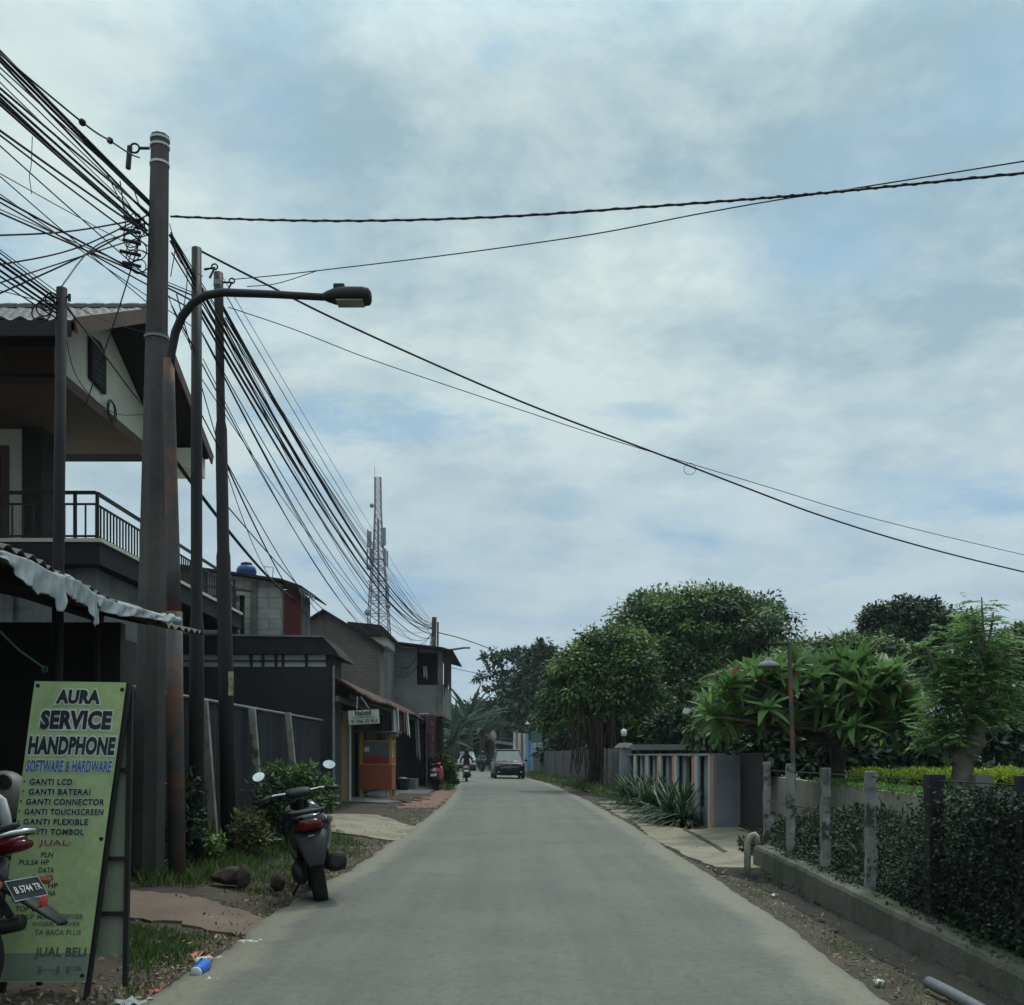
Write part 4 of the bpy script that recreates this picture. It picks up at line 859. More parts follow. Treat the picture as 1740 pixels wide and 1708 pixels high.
MB().box(3.3, 3.42, 34.9, 35.05, 0, 1.62).build('pale_panel', m_plaster, t); MB().box(3.42, 3.82, 34.94, 35.02, 0, 1.62).build('pale_panel', m_plaster, t)
# mural wall
t = thing('mural_wall', 'wall painted with upright cream, purple and blue stripes at the road bend', 'wall', (1.2, 76, 0))
cols = [(.50, .48, .36), (.25, .16, .22), (.55, .53, .42), (.12, .10, .16), (.50, .45, .30), (.13, .28, .45), (.09, .14, .28), (.16, .33, .50), (.4, .42, .42), (.08, .13, .25), (.35, .35, .32), (.12, .24, .36)]
for k, c in enumerate(cols):
    d = 80 - k * .55; xa = 872 + k * 4.3; p0, p1 = P(xa, 1312, d), P(xa + 4.35, 1312, d - .4); top = P(xa, 1242 + k * .6 + (k > 5) * 10, d).z
    MB().prism([(p0.x, p0.y, -.1), (p1.x, p1.y, -.1), (p1.x, p1.y + .2, -.1), (p0.x, p0.y + .2, -.1)], (0, 0, top)).build('painted_stripe', pm('mural %d' % k, c, tuple(x * .6 for x in c), 1.2, .8, .1, 30), t)
t = thing('hall', 'low dark building behind the dark car where the road bends', 'building', P(860, 1300, 88)); F_2 = lambda a, c, d: MB().box(P(a[0], a[1], d).x, P(c[0], c[1], d).x, d, d + 4, 0, P(a[0], a[1], d).z)
F_2((843, 1262), (872, 1310), 88).build('wall', m_darkwall, t); b = MB(); q = [P(840, 1258, 87.5), P(873, 1262, 87.5)]; b.prism([q[0], q[1], q[1] - Vector((0, 0, .25)), q[0] - Vector((0, 0, .25))], (0, 5, 0)); b.build('roof', m_steel, t)
t = thing('street_sign', 'green board sign on a post over the painted wall', 'sign', P(919, 1310, 70))
a_ = P(902, 1262, 70); c_ = P(918, 1242, 70); MB().box(a_.x, c_.x, 69.95, 70, a_.z, c_.z).build('sign_panel', pm('green board', (.05, .12, .085), (.06, .13, .10), 2, .7), t); MB().tube([P(919, 1312, 70.1), P(919, 1236, 70.1)], .05, 6).build('sign_post', m_steel, t)
t = thing('street_sign', 'white notice board with dark marks beside the far lantern arm', 'sign', P(914, 1310, 72))
a_ = P(914, 1233, 72); c_ = P(925, 1214, 72); pnl = MB().box(a_.x, c_.x, 71.95, 72, a_.z, c_.z).build('sign_panel', m_white, t); MB().tube([P(913, 1312, 72.1), P(913, 1210, 72.1)], .045, 6).build('sign_post', m_steel, t)
for k in range(2): q = P(919.5, 1219 + 8 * k, 71.93); MB().box(q.x - .13, q.x + .13, q.y - .01, q.y, q.z - .1, q.z + .1).build('marking', m_ink, pnl)
t = thing('street_lamp', 'gooseneck lantern with a white shade hanging over the painted wall', 'street lamp', P(913, 1310, 71))
b = MB(); b.tube([P(912, 1312, 71), P(912, 1225, 71), P(909, 1218, 71), P(903, 1216, 71), P(898, 1219, 71), P(896, 1226, 71)], .04, 6); b.build('lamp_arm', m_steel, t); MB().lathe([(.04, .18), (.1, .1), (.19, 0), (.17, -.01), (0, .05)], P(896, 1231, 71), 'z', 14).build('lamp_shade', m_white, t, smooth=True)
t = thing('traffic_mirror', 'round orange rimmed traffic mirror on a thin post before the dark hall', 'traffic mirror', P(841, 1310, 66))
MB().tube([P(841.5, 1314, 66), P(840.5, 1240, 66)], .035, 6).build('post', m_steel, t); c = P(838.5, 1251, 65.9)
Mm = Matrix.Translation(c) @ Matrix.Rotation(R(55), 4, 'Z')
b = MB(); b.lathe([(0, -.06), (.22, -.03), (.3, 0), (0, .04)], (0, 0, 0), 'y', 18); b.v = [tuple(Mm @ Vector(v)) for v in b.v]; b.build('mirror_face', m_tarp, t, smooth=True)
b = MB(); b.ring((0, .01, 0), .31, (.035, .03), 'y', 20, 6); b.v = [tuple(Mm @ Vector(v)) for v in b.v]; b.build('mirror_rim', pm('orange rim', (.5, .15, .03), None, 3, .5), t, smooth=True)

# gate fence with grey and orange pillars
m_gp = pm('blue grey render', (.27, .295, .325), (.21, .23, .26), 1.3, .9, .3, 40, streak=(.16, .175, .19), stain=(.13, .135, .13), stain_at=(.56, .75)); m_orange = pm('salmon paint', (.58, .23, .13), (.48, .19, .11), 2, .85, .15, 30, stain=(.22, .12, .08), stain_at=(.55, .75)); m_pgrey = pm('pale grey render', (.46, .48, .475), (.37, .385, .385), 2, .9, .2, 40, streak=(.24, .25, .25))
t = thing('garden_fence', 'low fence of grey render pillars with salmon strips and dark gaps', 'fence', (3.9, 26, 0))
ys = [18.9] + [PX(3.74, p) for p in (1179, 1145, 1119, 1098, 1078)]
p = MB().box(3.74, 4.26, 18.9, 19.24, -.1, 1.4).build('pillar', m_gp, t)
MB().box(3.722, 3.738, 18.96, 19.14, -.02, 1.375).build('salmon_strip', m_orange, p); MB().box(3.70, 3.737, 19.15, 19.36, -.05, 1.4).build('pale_pilaster', m_pgrey, t)
for k, y in enumerate(ys[1:] + [ys[-1] + 2.7]):
    p = MB().box(3.74, 4.08, y - .2, y + .2, -.1, 1.395 - .003 * k).build('pillar', m_gp, t); MB().box(3.722, 3.738, y - .19, y + .19, .30, 1.375).build('salmon_strip', m_orange, p)
    MB().box(3.705, 3.76, y - .62, y - .205, .02, 1.388 - .003 * k).build('pale_pilaster', m_pgrey, t); MB().box(3.83, 3.90, y - 1.15, y - .63, .3, 1.37).build('recessed_panel', m_gp, t)
for y0, y1 in zip([19.24] + [y + .2 for y in ys[1:]], [y - .2 for y in ys[1:]] + [ys[-1] + 2.5]):
    MB().box(3.78, 3.82, y0 + .13, y1 - .43, -.1, .36).build('low_wall', m_conc, t); MB().box(3.97, 4.0, y0 + .03, y1 - .02, .3, 1.36).build('dark_infill', m_black, t)
MB().box(3.70, 4.02, ys[0] + .35, ys[-1] + 1.8, 1.385, 1.43).build('coping', m_gp, t)
tg = thing('gate_pillar', 'short render gate pillar with a small sloped cap at the far end of the pillar fence', 'pillar', (3.62, 32.7, 0))
MB().box(3.45, 3.8, 32.6, 32.95, -.1, 1.62).build('pillar_shaft', m_gp, tg); MB().lathe([(.36, 1.63), (.2, 1.78), (0, 1.79)], (3.62, 32.78, 0), 'z', 4).build('pillar_cap', m_plaster, tg)
tl = thing('garden_lantern', 'small white garden lantern above the capped gate pillar', 'lantern', (3.62, 33.6, 1.79))
c = P(1060, 1246, 33.4); MB().lathe([(.05, -.1), (.09, -.08), (.1, .08), (.06, .12), (0, .15)], c, 'z', 10).build('lantern_shade', m_white, tl, smooth=True); MB().tube([(c.x, c.y, -.1), c + Vector((0, 0, -.1))], .03, 6).build('lantern_post', m_black, tl)
t = thing('carport', 'low flat grey roof slab standing behind the pillar fence', 'carport', (5.5, 30, 0))
q = [P(1082, 1265, 31), P(1207, 1266, 31)]; MB().box(q[0].x, q[1].x, 31, 34, q[0].z - .17, q[0].z).build('roof_slab', m_plaster, t)
for x in (q[0].x + .2, q[1].x - .2):
    for y in (31.3, 33.7): MB().box(x - .06, x + .06, y - .06, y + .06, 0, q[0].z - .17).build('post', m_dark, t)
MB().box(q[0].x, q[1].x, 33.9, 34, .1, q[0].z - .3).build('back_wall', m_darkwall, t)
t = thing('gate', 'plain black sheet metal gate beside the large grey pillar', 'gate', (4.5, 18.6, 0))
MB().prism([(4.21, 18.88, .06), (4.08, 16.7, .06), (4.11, 16.7, .06), (4.24, 18.88, .06)], (0, 0, 1.33)).build('gate_leaf', pm('black gate sheet', (.016, .017, .02), None, 2, .6), t)
b = MB(); b.beam((4.22, 18.88, 1.41), (4.09, 16.7, 1.41), .05); b.build('gate_rail', m_black, t); MB().beam((4.2, 18.88, .1), (4.07, 16.7, .1), .04).build('gate_rail', m_black, t)
# kerb wall of the ditch
t = thing('kerb_wall', 'low mossy concrete kerb wall running along the roadside ditch', 'wall', (3.2, 8, -.2))
b = MB()
ysk = np.arange(2.0, 13.2, .07)
for i, y in enumerate(ysk[:-1]):
    y2 = ysk[i + 1]; n0, n1 = [.006 * vnoise(q, 2, 2.2) + .005 * vnoise(q, 5, 9) - (.018 if vnoise(q, 3, 5.3) > .8 else 0) for q in (y, y2)]; m0, m1 = [.006 * vnoise(q, 1, 5) + .006 * vnoise(q, 4, 13) for q in (y, y2)]
    n0 += (y - 9.5) * .024 + .02; n1 += (y2 - 9.5) * .024 + .02
    vs = []
    for yy, nn, mm in ((y, n0, m0), (y2, n1, m1)):
        vs += [(3.08 + mm, yy, -.5), (3.1 + mm, yy, .10 + nn), (3.115 + mm, yy, .135 + nn), (3.27, yy, .15 + nn), (3.33, yy, .13 + nn), (3.34, yy, -.5)]
    b.add(vs, [(k, k + 1, k + 7, k + 6) for k in range(5)])
m_moss = pm('mossy kerb concrete', (.135, .128, .108), (.085, .08, .068), 1.6, .95, .9, 28, streak=(.03, .032, .025), stain=(.055, .068, .034), stain_at=(.46, .66), sscale=1.6)
b.build('kerb', m_moss, t)
# weathered posts
m_wpost = pm('flaking post', (.26, .25, .23), (.16, .155, .15), 3, .9, .5, 40, streak=(.03, .03, .03), stain=(.045, .042, .04), stain_at=(.5, .58), sscale=5)
for px, py, d, lab in ((1303, 1295, 13.6, 'flaking concrete fence post beside the black gate'), (1343, 1298, 12.2, 'flaking concrete fence post under the old lamp pole'), (1402, 1305, 10.9, 'flaking square topped fence post before the pale planter wall'), (1479, 1311, 9.5, 'flaking fence post with a dark side before the hedge and planter'), (1587, 1316, 8.1, 'dark fence post before the end of the pale planter wall'), (1742, 1318, 6.7, 'dark fence post at the picture edge amid the creeper')):
    x = (px - CX) / F * d; zt = P(px, py, d).z; b = MB(); n = 14; rnd = random.Random(px); ring_ = []
    for i in range(n):
        z0, z1 = -.1 + (zt + .1) * i / n, -.1 + (zt + .1) * (i + 1) / n
        w0 = .044 if px not in (1303, 1587) else (.058 if px == 1587 else .04)
        j0, j1 = [(rnd.uniform(-.008, .008), rnd.uniform(-.008, .008)) for _ in range(2)]
        w1 = w0 * (1.1 if i >= n - 1 else 1); ring_ += [(x - w1 + j0[0], d - w1 + j1[0], z1), (x + w1 + j0[1], d - w1 + j1[1], z1), (x + w1 + j0[1], d + w1, z1), (x - w1 + j0[0], d + w1, z1)]
    b.add(ring_, [(i * 4 + k, i * 4 + (k + 1) % 4, i * 4 + 4 + (k + 1) % 4, i * 4 + 4 + k) for i in range(n - 1) for k in range(4)] + [(4 * n - 4, 4 * n - 3, 4 * n - 2, 4 * n - 1)])
    tag(b.build('fence_post', m_wpost if px not in (1587, 1742) else m_dark, bevel=.006), lab, 'fence post', 'old fence posts along the ditch')
for k, z in enumerate((1.2, .8)):
    b = MB(); b.tube([((1303 - CX) / F * 13.6, 13.58, z), ((1343 - CX) / F * 12.2, 12.2, z), ((1402 - CX) / F * 10.9, 10.88, z), ((1479 - CX) / F * 9.5, 9.48, z), ((1587 - CX) / F * 8.1, 8.08, z), ((1742 - CX) / F * 6.7, 6.68, z)], .006, 5); tag(b.build('fence_wire', m_black), ['upper wire strung along the old fence posts', 'lower wire strung along the old fence posts'][k], 'wire')
# bent pipe
b = MB(); p0 = G(1270, 1478, .0); p0.z = -.25
b.tube([p0, p0 + Vector((0, 0, .52)), p0 + Vector((.01, 0, .60)), p0 + Vector((.05, 0, .665)), p0 + Vector((.09, .0, .675)), p0 + Vector((.115, 0, .65)), p0 + Vector((.12, 0, .55))], [.042, .042, .042, .044, .042, .04, .04], 12)
tag(b.build('bent_pipe', pm('old plastic pipe', (.36, .35, .26), (.20, .19, .15), 5, .7, .2, 30, stain=(.06, .06, .045), stain_at=(.5, .65)), smooth=True), 'pale bent vent pipe standing at the corner of the gate apron', 'pipe')
b = MB(); b.tube([G(1577, 1669, .0), G(1612, 1686, -.02), G(1660, 1712, -.04), G(1700, 1735, -.05)], .038, 10); tag(b.build('loose_pipe', pm('grey pipe', (.17, .17, .19), (.12, .12, .135), 4, .6), smooth=True), 'grey pipe lying on the dirt verge by the ditch', 'pipe')
# planter retaining wall
t = thing('planter_wall', 'long stained concrete planter wall between ditch weeds and hedge', 'wall', (5, 15, 0))
(xa, ya), (xb, yb) = GW; b = MB(); n = 40
b.prism([(xa, ya, -.2), (xb, yb, -.2), (xb + .12, yb, -.2), (xa + .12, ya, -.2)], (0, 0, 1.1)); b.build('wall_face', pm('planter concrete', (.36, .34, .28), (.26, .25, .21), 1.5, .9, .3, 40, streak=(.06, .06, .05)), t)
t = thing('small_wall', 'salmon painted end block behind the fence posts', 'block', (6.4, 25.6, 0)); q = P(1305, 1296, 25.5); MB().box(q.x, q.x + .22, 25.5, 25.8, .0, q.z).build('block_body', m_orange, t, bevel=.01)
q = P(1667, 1350, 14.3); MB().box(q.x - .12, q.x + .12, 14.2, 14.4, .7, 1.12).build('x', m_plaster).name = 'garden_post'; tag(bpy.data.objects['garden_post'], 'squat grey concrete post beside the feathery tree trunk', 'post')
# old bell lamp
t = thing('street_lamp', 'old rusty lamp post with a grey bell shade before the frangipani', 'street lamp', P(1348, 1300, 16) - Vector((0, 0, .6)))
b = MB(); b.tube([P(1349, 1340, 16), P(1346, 1250, 16), P(1341, 1092, 16)], .035, 8); b.build('pole_shaft', m_rustpole, t); MB().beam(P(1341, 1095, 16), P(1303, 1096, 16), .035).build('lamp_arm', m_dark, t)
MB().tube([P(1306, 1096, 16), P(1306, 1118, 16)], .012, 6).build('hanger', m_dark, t); MB().lathe([(.03, .13), (.05, .12), (.055, .08), (.12, .05), (.18, 0), (.175, -.03), (.16, -.02), (0, .03)], P(1306, 1131, 16), 'z', 18).build('lamp_shade', pm('weathered enamel', (.20, .22, .21), (.15, .165, .16), 4, .5), t, smooth=True)

# ------------------------------------------------------------------ vegetation
lf_dark = leaf_mat('dark evergreen leaf', (.009, .024, .010), (.10, .172, .042), .55, .25)
lf_mid = leaf_mat('mid green leaf', (.013, .034, .012), (.13, .21, .044), .55, .28)
lf_mango = leaf_mat('mango leaf', (.018, .045, .018), (.12, .185, .055), .55)
lf_frang = leaf_mat('frangipani leaf', (.04, .095, .028), (.12, .215, .055), .5, .4)
lf_feather = leaf_mat('feathery leaf', (.06, .14, .04), (.19, .33, .10), .6, .45)
lf_far = leaf_mat('far leaf', (.012, .026, .016), (.045, .08, .036), .9)
lf_banana = leaf_mat('banana leaf', (.012, .030, .017), (.034, .066, .034), .9, .25)
lf_hedge = leaf_mat('golden hedge leaf', (.11, .19, .02), (.34, .42, .045), .6, .45)
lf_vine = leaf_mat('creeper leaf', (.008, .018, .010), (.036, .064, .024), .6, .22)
lf_creep = leaf_mat('dark creeper leaf', (.006, .012, .008), (.022, .036, .017), .65, .2)  # darker green for the fence creeper and ditch weeds
lf_grass = leaf_mat('grass blade', (.03, .055, .015), (.10, .15, .04), .6, .3)
lf_strap = leaf_mat('strap leaf', (.012, .030, .015), (.05, .092, .04), .5, .2)
lf_litter = leaf_mat('dead leaves', (.07, .045, .025), (.26, .20, .12), .9, .0)
lf_yel = leaf_mat('yellow weed', (.03, .036, .014), (.12, .115, .04), .6, .3)
m_bark = pm('bark', (.075, .06, .048), (.045, .038, .032), 4, .95, .6, 30, streak=(.03, .027, .024)); m_bark2 = pm('pale bark', (.15, .135, .105), (.095, .085, .07), 4, .95, .5, 30, stain=(.05, .05, .04))

def crown_data(lobes, n, clump_r, L, droop=.3, shell=.62, seed=0, per=26):
    rg = np.random.default_rng(seed); A = np.array([(l[3] * l[4] + l[4] * l[5] + l[3] * l[5]) for l in lobes]); A = A / A.sum()
    C, D, N_, Ls, T = [], [], [], [], []
    for l, a in zip(lobes, A):
        k = max(4, int(n * a / per)); c0 = np.array(l[:3]); r0 = np.array(l[3:6])
        dr = unit(rg.normal(size=(k, 3))); dr[:, 2] = np.where(dr[:, 2] < -.45, -dr[:, 2], dr[:, 2]); dr = unit(dr)
        rad = shell + (1.06 - shell) * rg.random(k) ** .45
        cc = c0 + dr * r0 * rad[:, None]; cr = clump_r * (.65 + .7 * rg.random(k)); ct = rg.random(k)
        m = rg.integers(int(per * .6), int(per * 1.4) + 1, k); idx = np.repeat(np.arange(k), m); q = rg.normal(size=(len(idx), 3))
        q = unit(q) * (rg.random(len(idx)) ** .5)[:, None]; q[:, 2] *= .75
        C.append(cc[idx] + q * cr[idx][:, None]); d = unit(q + .35 * dr[idx] + .45 * rg.normal(size=q.shape)); d[:, 2] -= droop; D.append(d)
        N_.append(unit(np.array([0, 0, .55]) + .35 * rg.normal(size=q.shape) + .3 * dr[idx] + 1.1 * q)); Ls.append(L * (.6 + .8 * rg.random(len(idx)))); T.append(np.clip(.85 * ct[idx] ** 1.8 + .25 * rg.random(len(idx)) + .12 * q[:, 2], 0, 1))  # tint rises towards each clump's top: sky light put into the leaf colour
    return [np.concatenate(x) for x in (C, D, N_, Ls, T)]
def crown(name, lobes, n, clump_r, L, mat, parent, wr=.26, **k):
    C, D, N_, Ls, T = crown_data(lobes, n, clump_r, L, **k); V, Q = leaves_mesh(C, D, N_, Ls, Ls * wr)
    return fastmesh(name, V, Q, mat, T, parent, root_of(parent).location if parent else None)
def lob(px, py, rx, ry, d, depth=1.0):
    c = P(px, py, d); return (c.x, c.y, c.z, rx / F * d, rx / F * d * depth, ry / F * d)
def tree(name, label, cat, base, lobes, n, clump_r, L, mat, tr=.2, bark=None, group=None, seed=0, limbs=True, **k):
    base = Vector(base); t = thing(name, label, cat, base, 0, group); bark = bark or m_bark; rnd = random.Random(seed + 5)
    zmin = min(l[2] - l[5] * .5 for l in lobes); top = max(lobes, key=lambda l: l[2]); fork = base + (Vector((np.mean([l[0] for l in lobes]), np.mean([l[1] for l in lobes]), 0)) - Vector((base.x, base.y, 0))) * .35; fork.z = base.z + max(.5, (zmin - base.z) * .8)
    b = MB(); b.tube([base - Vector((0, 0, .3)), base.lerp(fork, .5) + Vector((rnd.uniform(-.1, .1), 0, 0)), fork], [tr * 1.2, tr, tr * .85], 9)
    b.build('trunk', bark, t, smooth=True)
    if limbs:
        for l in lobes:
            e = Vector(l[:3]) + Vector((0, 0, -.1 * l[5])); mid = fork.lerp(e, .5) + Vector((rnd.uniform(-.3, .3), rnd.uniform(-.3, .3), rnd.uniform(0, .3))) * l[3] * .4
            b = MB(); b.tube([fork - Vector((0, 0, tr * .5)), mid, e], [tr * .65, tr * .42, tr * .15], 7)
            for j in range(4):
                f = Vector((rnd.uniform(-1, 1), rnd.uniform(-1, 1), rnd.uniform(-.2, 1))).normalized(); b.tube([mid.lerp(e, .3 + .2 * j), e + Vector((f.x * l[3], f.y * l[4], f.z * l[5])) * .75], [tr * .16, tr * .05], 5)
            b.build('limb', bark, t, smooth=True)
    crown('crown', lobes, n, clump_r, L, mat, t, seed=seed, **k); return t

# big dark mango-like tree and its neighbours beyond the garden fence
d = 46
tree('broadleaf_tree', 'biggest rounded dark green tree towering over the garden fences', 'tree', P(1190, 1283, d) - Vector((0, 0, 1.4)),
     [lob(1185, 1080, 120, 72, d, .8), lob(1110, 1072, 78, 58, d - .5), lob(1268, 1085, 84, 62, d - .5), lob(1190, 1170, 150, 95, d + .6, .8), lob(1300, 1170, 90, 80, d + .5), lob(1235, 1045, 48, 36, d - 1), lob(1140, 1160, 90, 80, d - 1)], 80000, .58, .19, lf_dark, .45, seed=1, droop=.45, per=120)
d = 40
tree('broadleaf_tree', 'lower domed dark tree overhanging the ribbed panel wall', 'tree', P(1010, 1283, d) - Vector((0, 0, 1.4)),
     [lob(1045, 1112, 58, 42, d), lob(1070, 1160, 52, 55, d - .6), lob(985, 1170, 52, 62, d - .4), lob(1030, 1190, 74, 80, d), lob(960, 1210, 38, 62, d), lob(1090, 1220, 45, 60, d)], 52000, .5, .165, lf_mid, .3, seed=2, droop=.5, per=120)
t_r = thing('hanging_roots', 'brown curtain of dry aerial roots under the domed tree by the panel wall', 'roots', P(1000, 1283, 38.6))
b = MB(); rnd = random.Random(11)
for k in range(60):
    px = rnd.uniform(968, 1045); a_ = P(px, rnd.uniform(1190, 1225), 38.6 + rnd.uniform(-.4, .4)); b.tube([a_, a_ + Vector((rnd.uniform(-.08, .08), 0, -1)), a_ + Vector((rnd.uniform(-.12, .12), 0, -rnd.uniform(1.4, 2.2)))], .022, 4)
b.build('root_strands', pm('dry roots', (.062, .042, .032), (.04, .03, .025), 3, .95), t_r)
d = 27
tree('mango_tree', 'drooping leaved mango tree beside the old bell lamp', 'tree', P(1255, 1283, d) - Vector((0, 0, 1.0)),
     [lob(1255, 1185, 58, 52, d), lob(1230, 1235, 50, 48, d - .5), lob(1205, 1255, 32, 30, d - .8), lob(1290, 1240, 62, 50, d - .3), lob(1300, 1180, 45, 45, d + .4)], 7500, .22, .24, lf_mango, .16, seed=3, droop=.75, wr=.2)
d = 36
tree('mango_tree', 'broad mango tree with yellowish shoots spreading behind the frangipani', 'tree', P(1420, 1283, d) - Vector((0, 0, .8)),
     [lob(1440, 1120, 62, 36, d), lob(1380, 1125, 62, 36, d), lob(1490, 1130, 55, 44, d), lob(1430, 1180, 120, 60, d + .5), lob(1330, 1150, 50, 40, d)], 28000, .3, .19, lf_mango, .25, seed=4, droop=.6, wr=.22)
d = 44
tree('broadleaf_tree', 'tall very dark tree standing between the mango and the feathery tree', 'tree', P(1540, 1283, d) - Vector((0, 0, 1.0)),
     [lob(1530, 1075, 70, 52, d), lob(1490, 1080, 36, 44, d - .3), lob(1555, 1050, 46, 30, d - .5), lob(1520, 1150, 86, 90, d), lob(1600, 1120, 70, 80, d), lob(1575, 1220, 100, 80, d)], 46000, .36, .18, lf_vine, .35, seed=5, droop=.4, per=40)
d = 38
tree('broadleaf_tree', 'dark leafy tree closing the view behind the feathery tree', 'tree', P(1760, 1283, d) - Vector((0, 0, 1.0)),
     [lob(1735, 1120, 60, 50, d), lob(1790, 1110, 70, 60, d), lob(1735, 1200, 80, 90, d), lob(1690, 1250, 60, 70, d), lob(1830, 1200, 80, 90, d)], 36000, .36, .18, lf_dark, .3, seed=6, droop=.45, per=40)
# understorey behind hedge (shade bushes)
d = 24
for i, (px, py, rx, ry, lab) in enumerate(((1400, 1292, 95, 48, 'dense shade bush under the frangipani stems'), (1540, 1285, 95, 55, 'dense shade bush between the frangipani and the feathery tree'), (1690, 1280, 110, 62, 'dense shade bush behind the feathery tree trunk'), (1840, 1270, 90, 75, 'dense shade bush at the far end of the hedge'))):
    t = thing('bush', lab, 'bush', P(px, 1283, d) - Vector((0, 0, .6)), 0, 'shade bushes behind the hedge')
    crown('foliage', [lob(px, py, rx, ry, d, .7), lob(px + 40, py - 14, rx * .6, ry * .7, d - .4, .7)], 5200, .22, .2, lf_vine, t, seed=30 + i, droop=.3, shell=.35)
for i, (px, py, rx, ry, d, lab) in enumerate(((935, 1250, 44, 40, 90, 'far dark bush row behind the painted wall'), (985, 1255, 52, 40, 62, 'far dark bush behind the hanging roots'), (1060, 1262, 60, 40, 56, 'far dark bush behind the garden lantern'), (1150, 1264, 70, 36, 52, 'far dark bush behind the carport'), (1250, 1262, 80, 40, 50, 'far dark bush behind the large grey pillar'), (1350, 1262, 90, 44, 48, 'far dark bush behind the old lamp pole'))):
    t = thing('bush', lab, 'bush', P(px, 1283, d) - Vector((0, 0, 1.4)), 0, 'far dark bushes along the right of the road')
    crown('foliage', [lob(px, py, rx, ry, d, .5), lob(px + 20, py + 18, rx, ry * .7, d + .8, .5), lob(px - 20, py + 30, rx, ry * .6, d + .8, .5)], 6500, .4, .32, lf_vine, t, seed=120 + i, droop=.3, shell=.2)
for i, (px, py, rx, ry, d, lab) in enumerate(((1110, 1235, 70, 50, 42, 'dark bush filling the gap under the biggest tree'), (1165, 1245, 60, 36, 36, 'dark bush just behind the flat carport slab'), (1320, 1275, 60, 36, 24, 'dark bush at the foot of the mango tree'))):
    t = thing('bush', lab, 'bush', P(px, 1283, d) - Vector((0, 0, 1.2)), 0, 'dark bushes behind the pillar fence')
    crown('foliage', [lob(px, py, rx, ry, d, .6)], 4500, .3, .26, lf_vine, t, seed=50 + i, droop=.3, shell=.3)
MB().prism([P(1160, 1212, 35), P(1178, 1214, 35), P(1172, 1204, 35), P(1163, 1203, 35)], (0, .1, 0)).build('x', m_white).name = 'white_board'; tag(bpy.data.objects['white_board'], 'scrap of white board glimpsed beside the mango leaves', 'board')

# frangipani
t = thing('frangipani_tree', 'frangipani tree with long glossy leaves in whorls and a few pink flowers', 'tree', P(1420, 1283, 18.5) - Vector((0, 0, .6)))
rg = np.random.default_rng(21); rnd = random.Random(21); base = t.location.copy()
tips = []
for k in range(175):
    px = rnd.uniform(1205, 1562); lim = np.interp(px, [1195, 1225, 1290, 1350, 1450, 1500, 1540, 1565], [1195, 1160, 1132, 1112, 1108, 1120, 1150, 1190]); lo = np.interp(px, [1195, 1280, 1400, 1500, 1565], [1235, 1215, 1225, 1235, 1215])
    py = lim + 14 + (lo - lim) * rnd.random() ** 1.3; dd = 18.3 + rnd.uniform(-1.3, 1.3) + (py - lim) * -.004; tips.append(P(px, py, dd))
V = []; Q = []; T = []
def big_leaf(c, dir_, up, L, W_, bend, tint):
    dir_ = dir_.normalized(); s = dir_.cross(up).normalized(); u = s.cross(dir_); n = 5; o = len(V)
    for i in range(n + 1):
        f = i / n; w = W_ * math.sin(math.pi * min(1, .08 + f * .92) ** .8) * (1 if f < .98 else .2) + .004
        p = c + dir_ * (L * f) + u * (-bend * L * f * f)
        V.extend([p - s * w + u * w * .25, p, p + s * w + u * w * .25])
    for i in range(n):
        a = o + i * 3; Q.extend([(a, a + 1, a + 4, a + 3), (a + 1, a + 2, a + 5, a + 4)]); T.extend([tint, tint])
for c in tips:
    ax = Vector((rnd.gauss(0, .5), rnd.gauss(-.2, .35), 1)).normalized(); x = ax.orthogonal().normalized(); y = ax.cross(x); m = rnd.randint(11, 17); tb = rnd.random() * .5
    for j in range(m):
        a = j * 2.4 + rnd.random() * .3; el_ = rnd.uniform(-.5, 1.0) if j < m * .45 else rnd.uniform(.5, 1.45)
        dv = (x * math.cos(a) + y * math.sin(a)) * math.cos(el_) + ax * math.sin(el_)
        big_leaf(c, dv, ax + Vector((.01, 0, 0)), rnd.uniform(.22, .52), rnd.uniform(.045, .075), rnd.uniform(.1, .75), min(1, tb + rnd.random() * .5))
fastmesh('crown', np.array([tuple(v) for v in V]), Q, lf_frang, T, t, base, smooth=True)
fork = base + Vector((0, 0, .9)); MB().tube([base - Vector((0, 0, .4)), base + Vector((.05, 0, .45)), fork], [.16, .13, .13], 9).build('trunk', m_bark, t, smooth=True)
for k in range(7):
    sub = tips[k::7]; e = sum(sub, Vector()) / len(sub); hub = fork.lerp(e, .45) + Vector(((k - 3) * .25, rnd.uniform(-.4, .4), -.05)); b = MB(); b.tube([fork - Vector((0, 0, .08)), fork.lerp(hub, .5) + Vector((0, 0, -.1)), hub], [.09, .075, .06], 7)
    for q in sub: b.tube([hub, hub.lerp(q, .55) + Vector((0, 0, -.12)), q], [.045, .03, .022], 5)
    b.build('limb', m_bark2, t, smooth=True)
m_pink = pm('pink petals', (.55, .13, .10), (.48, .10, .09), 6, .6)
for px, py in ((1247, 1140), (1290, 1151), (1357, 1143), (1453, 1182), (1548, 1175), (1541, 1168)):
    c = P(px, py, 17.0); b = MB()
    for j in range(9):
        a = rnd.random() * 6.28; q = c + Vector((rnd.uniform(-.07, .07), rnd.uniform(-.05, .05), rnd.uniform(-.04, .04))); d1 = Vector((math.cos(a), rnd.uniform(-.6, .3), math.sin(a))) * .05; d2 = d1.cross(Vector((0, 1, .2))).normalized() * .025
        b.add([q, q + d1 * .6 + d2, q + d1 * 1.2, q + d1 * .6 - d2], [(0, 1, 2, 3)])
    b.build('flower_cluster', m_pink, t)
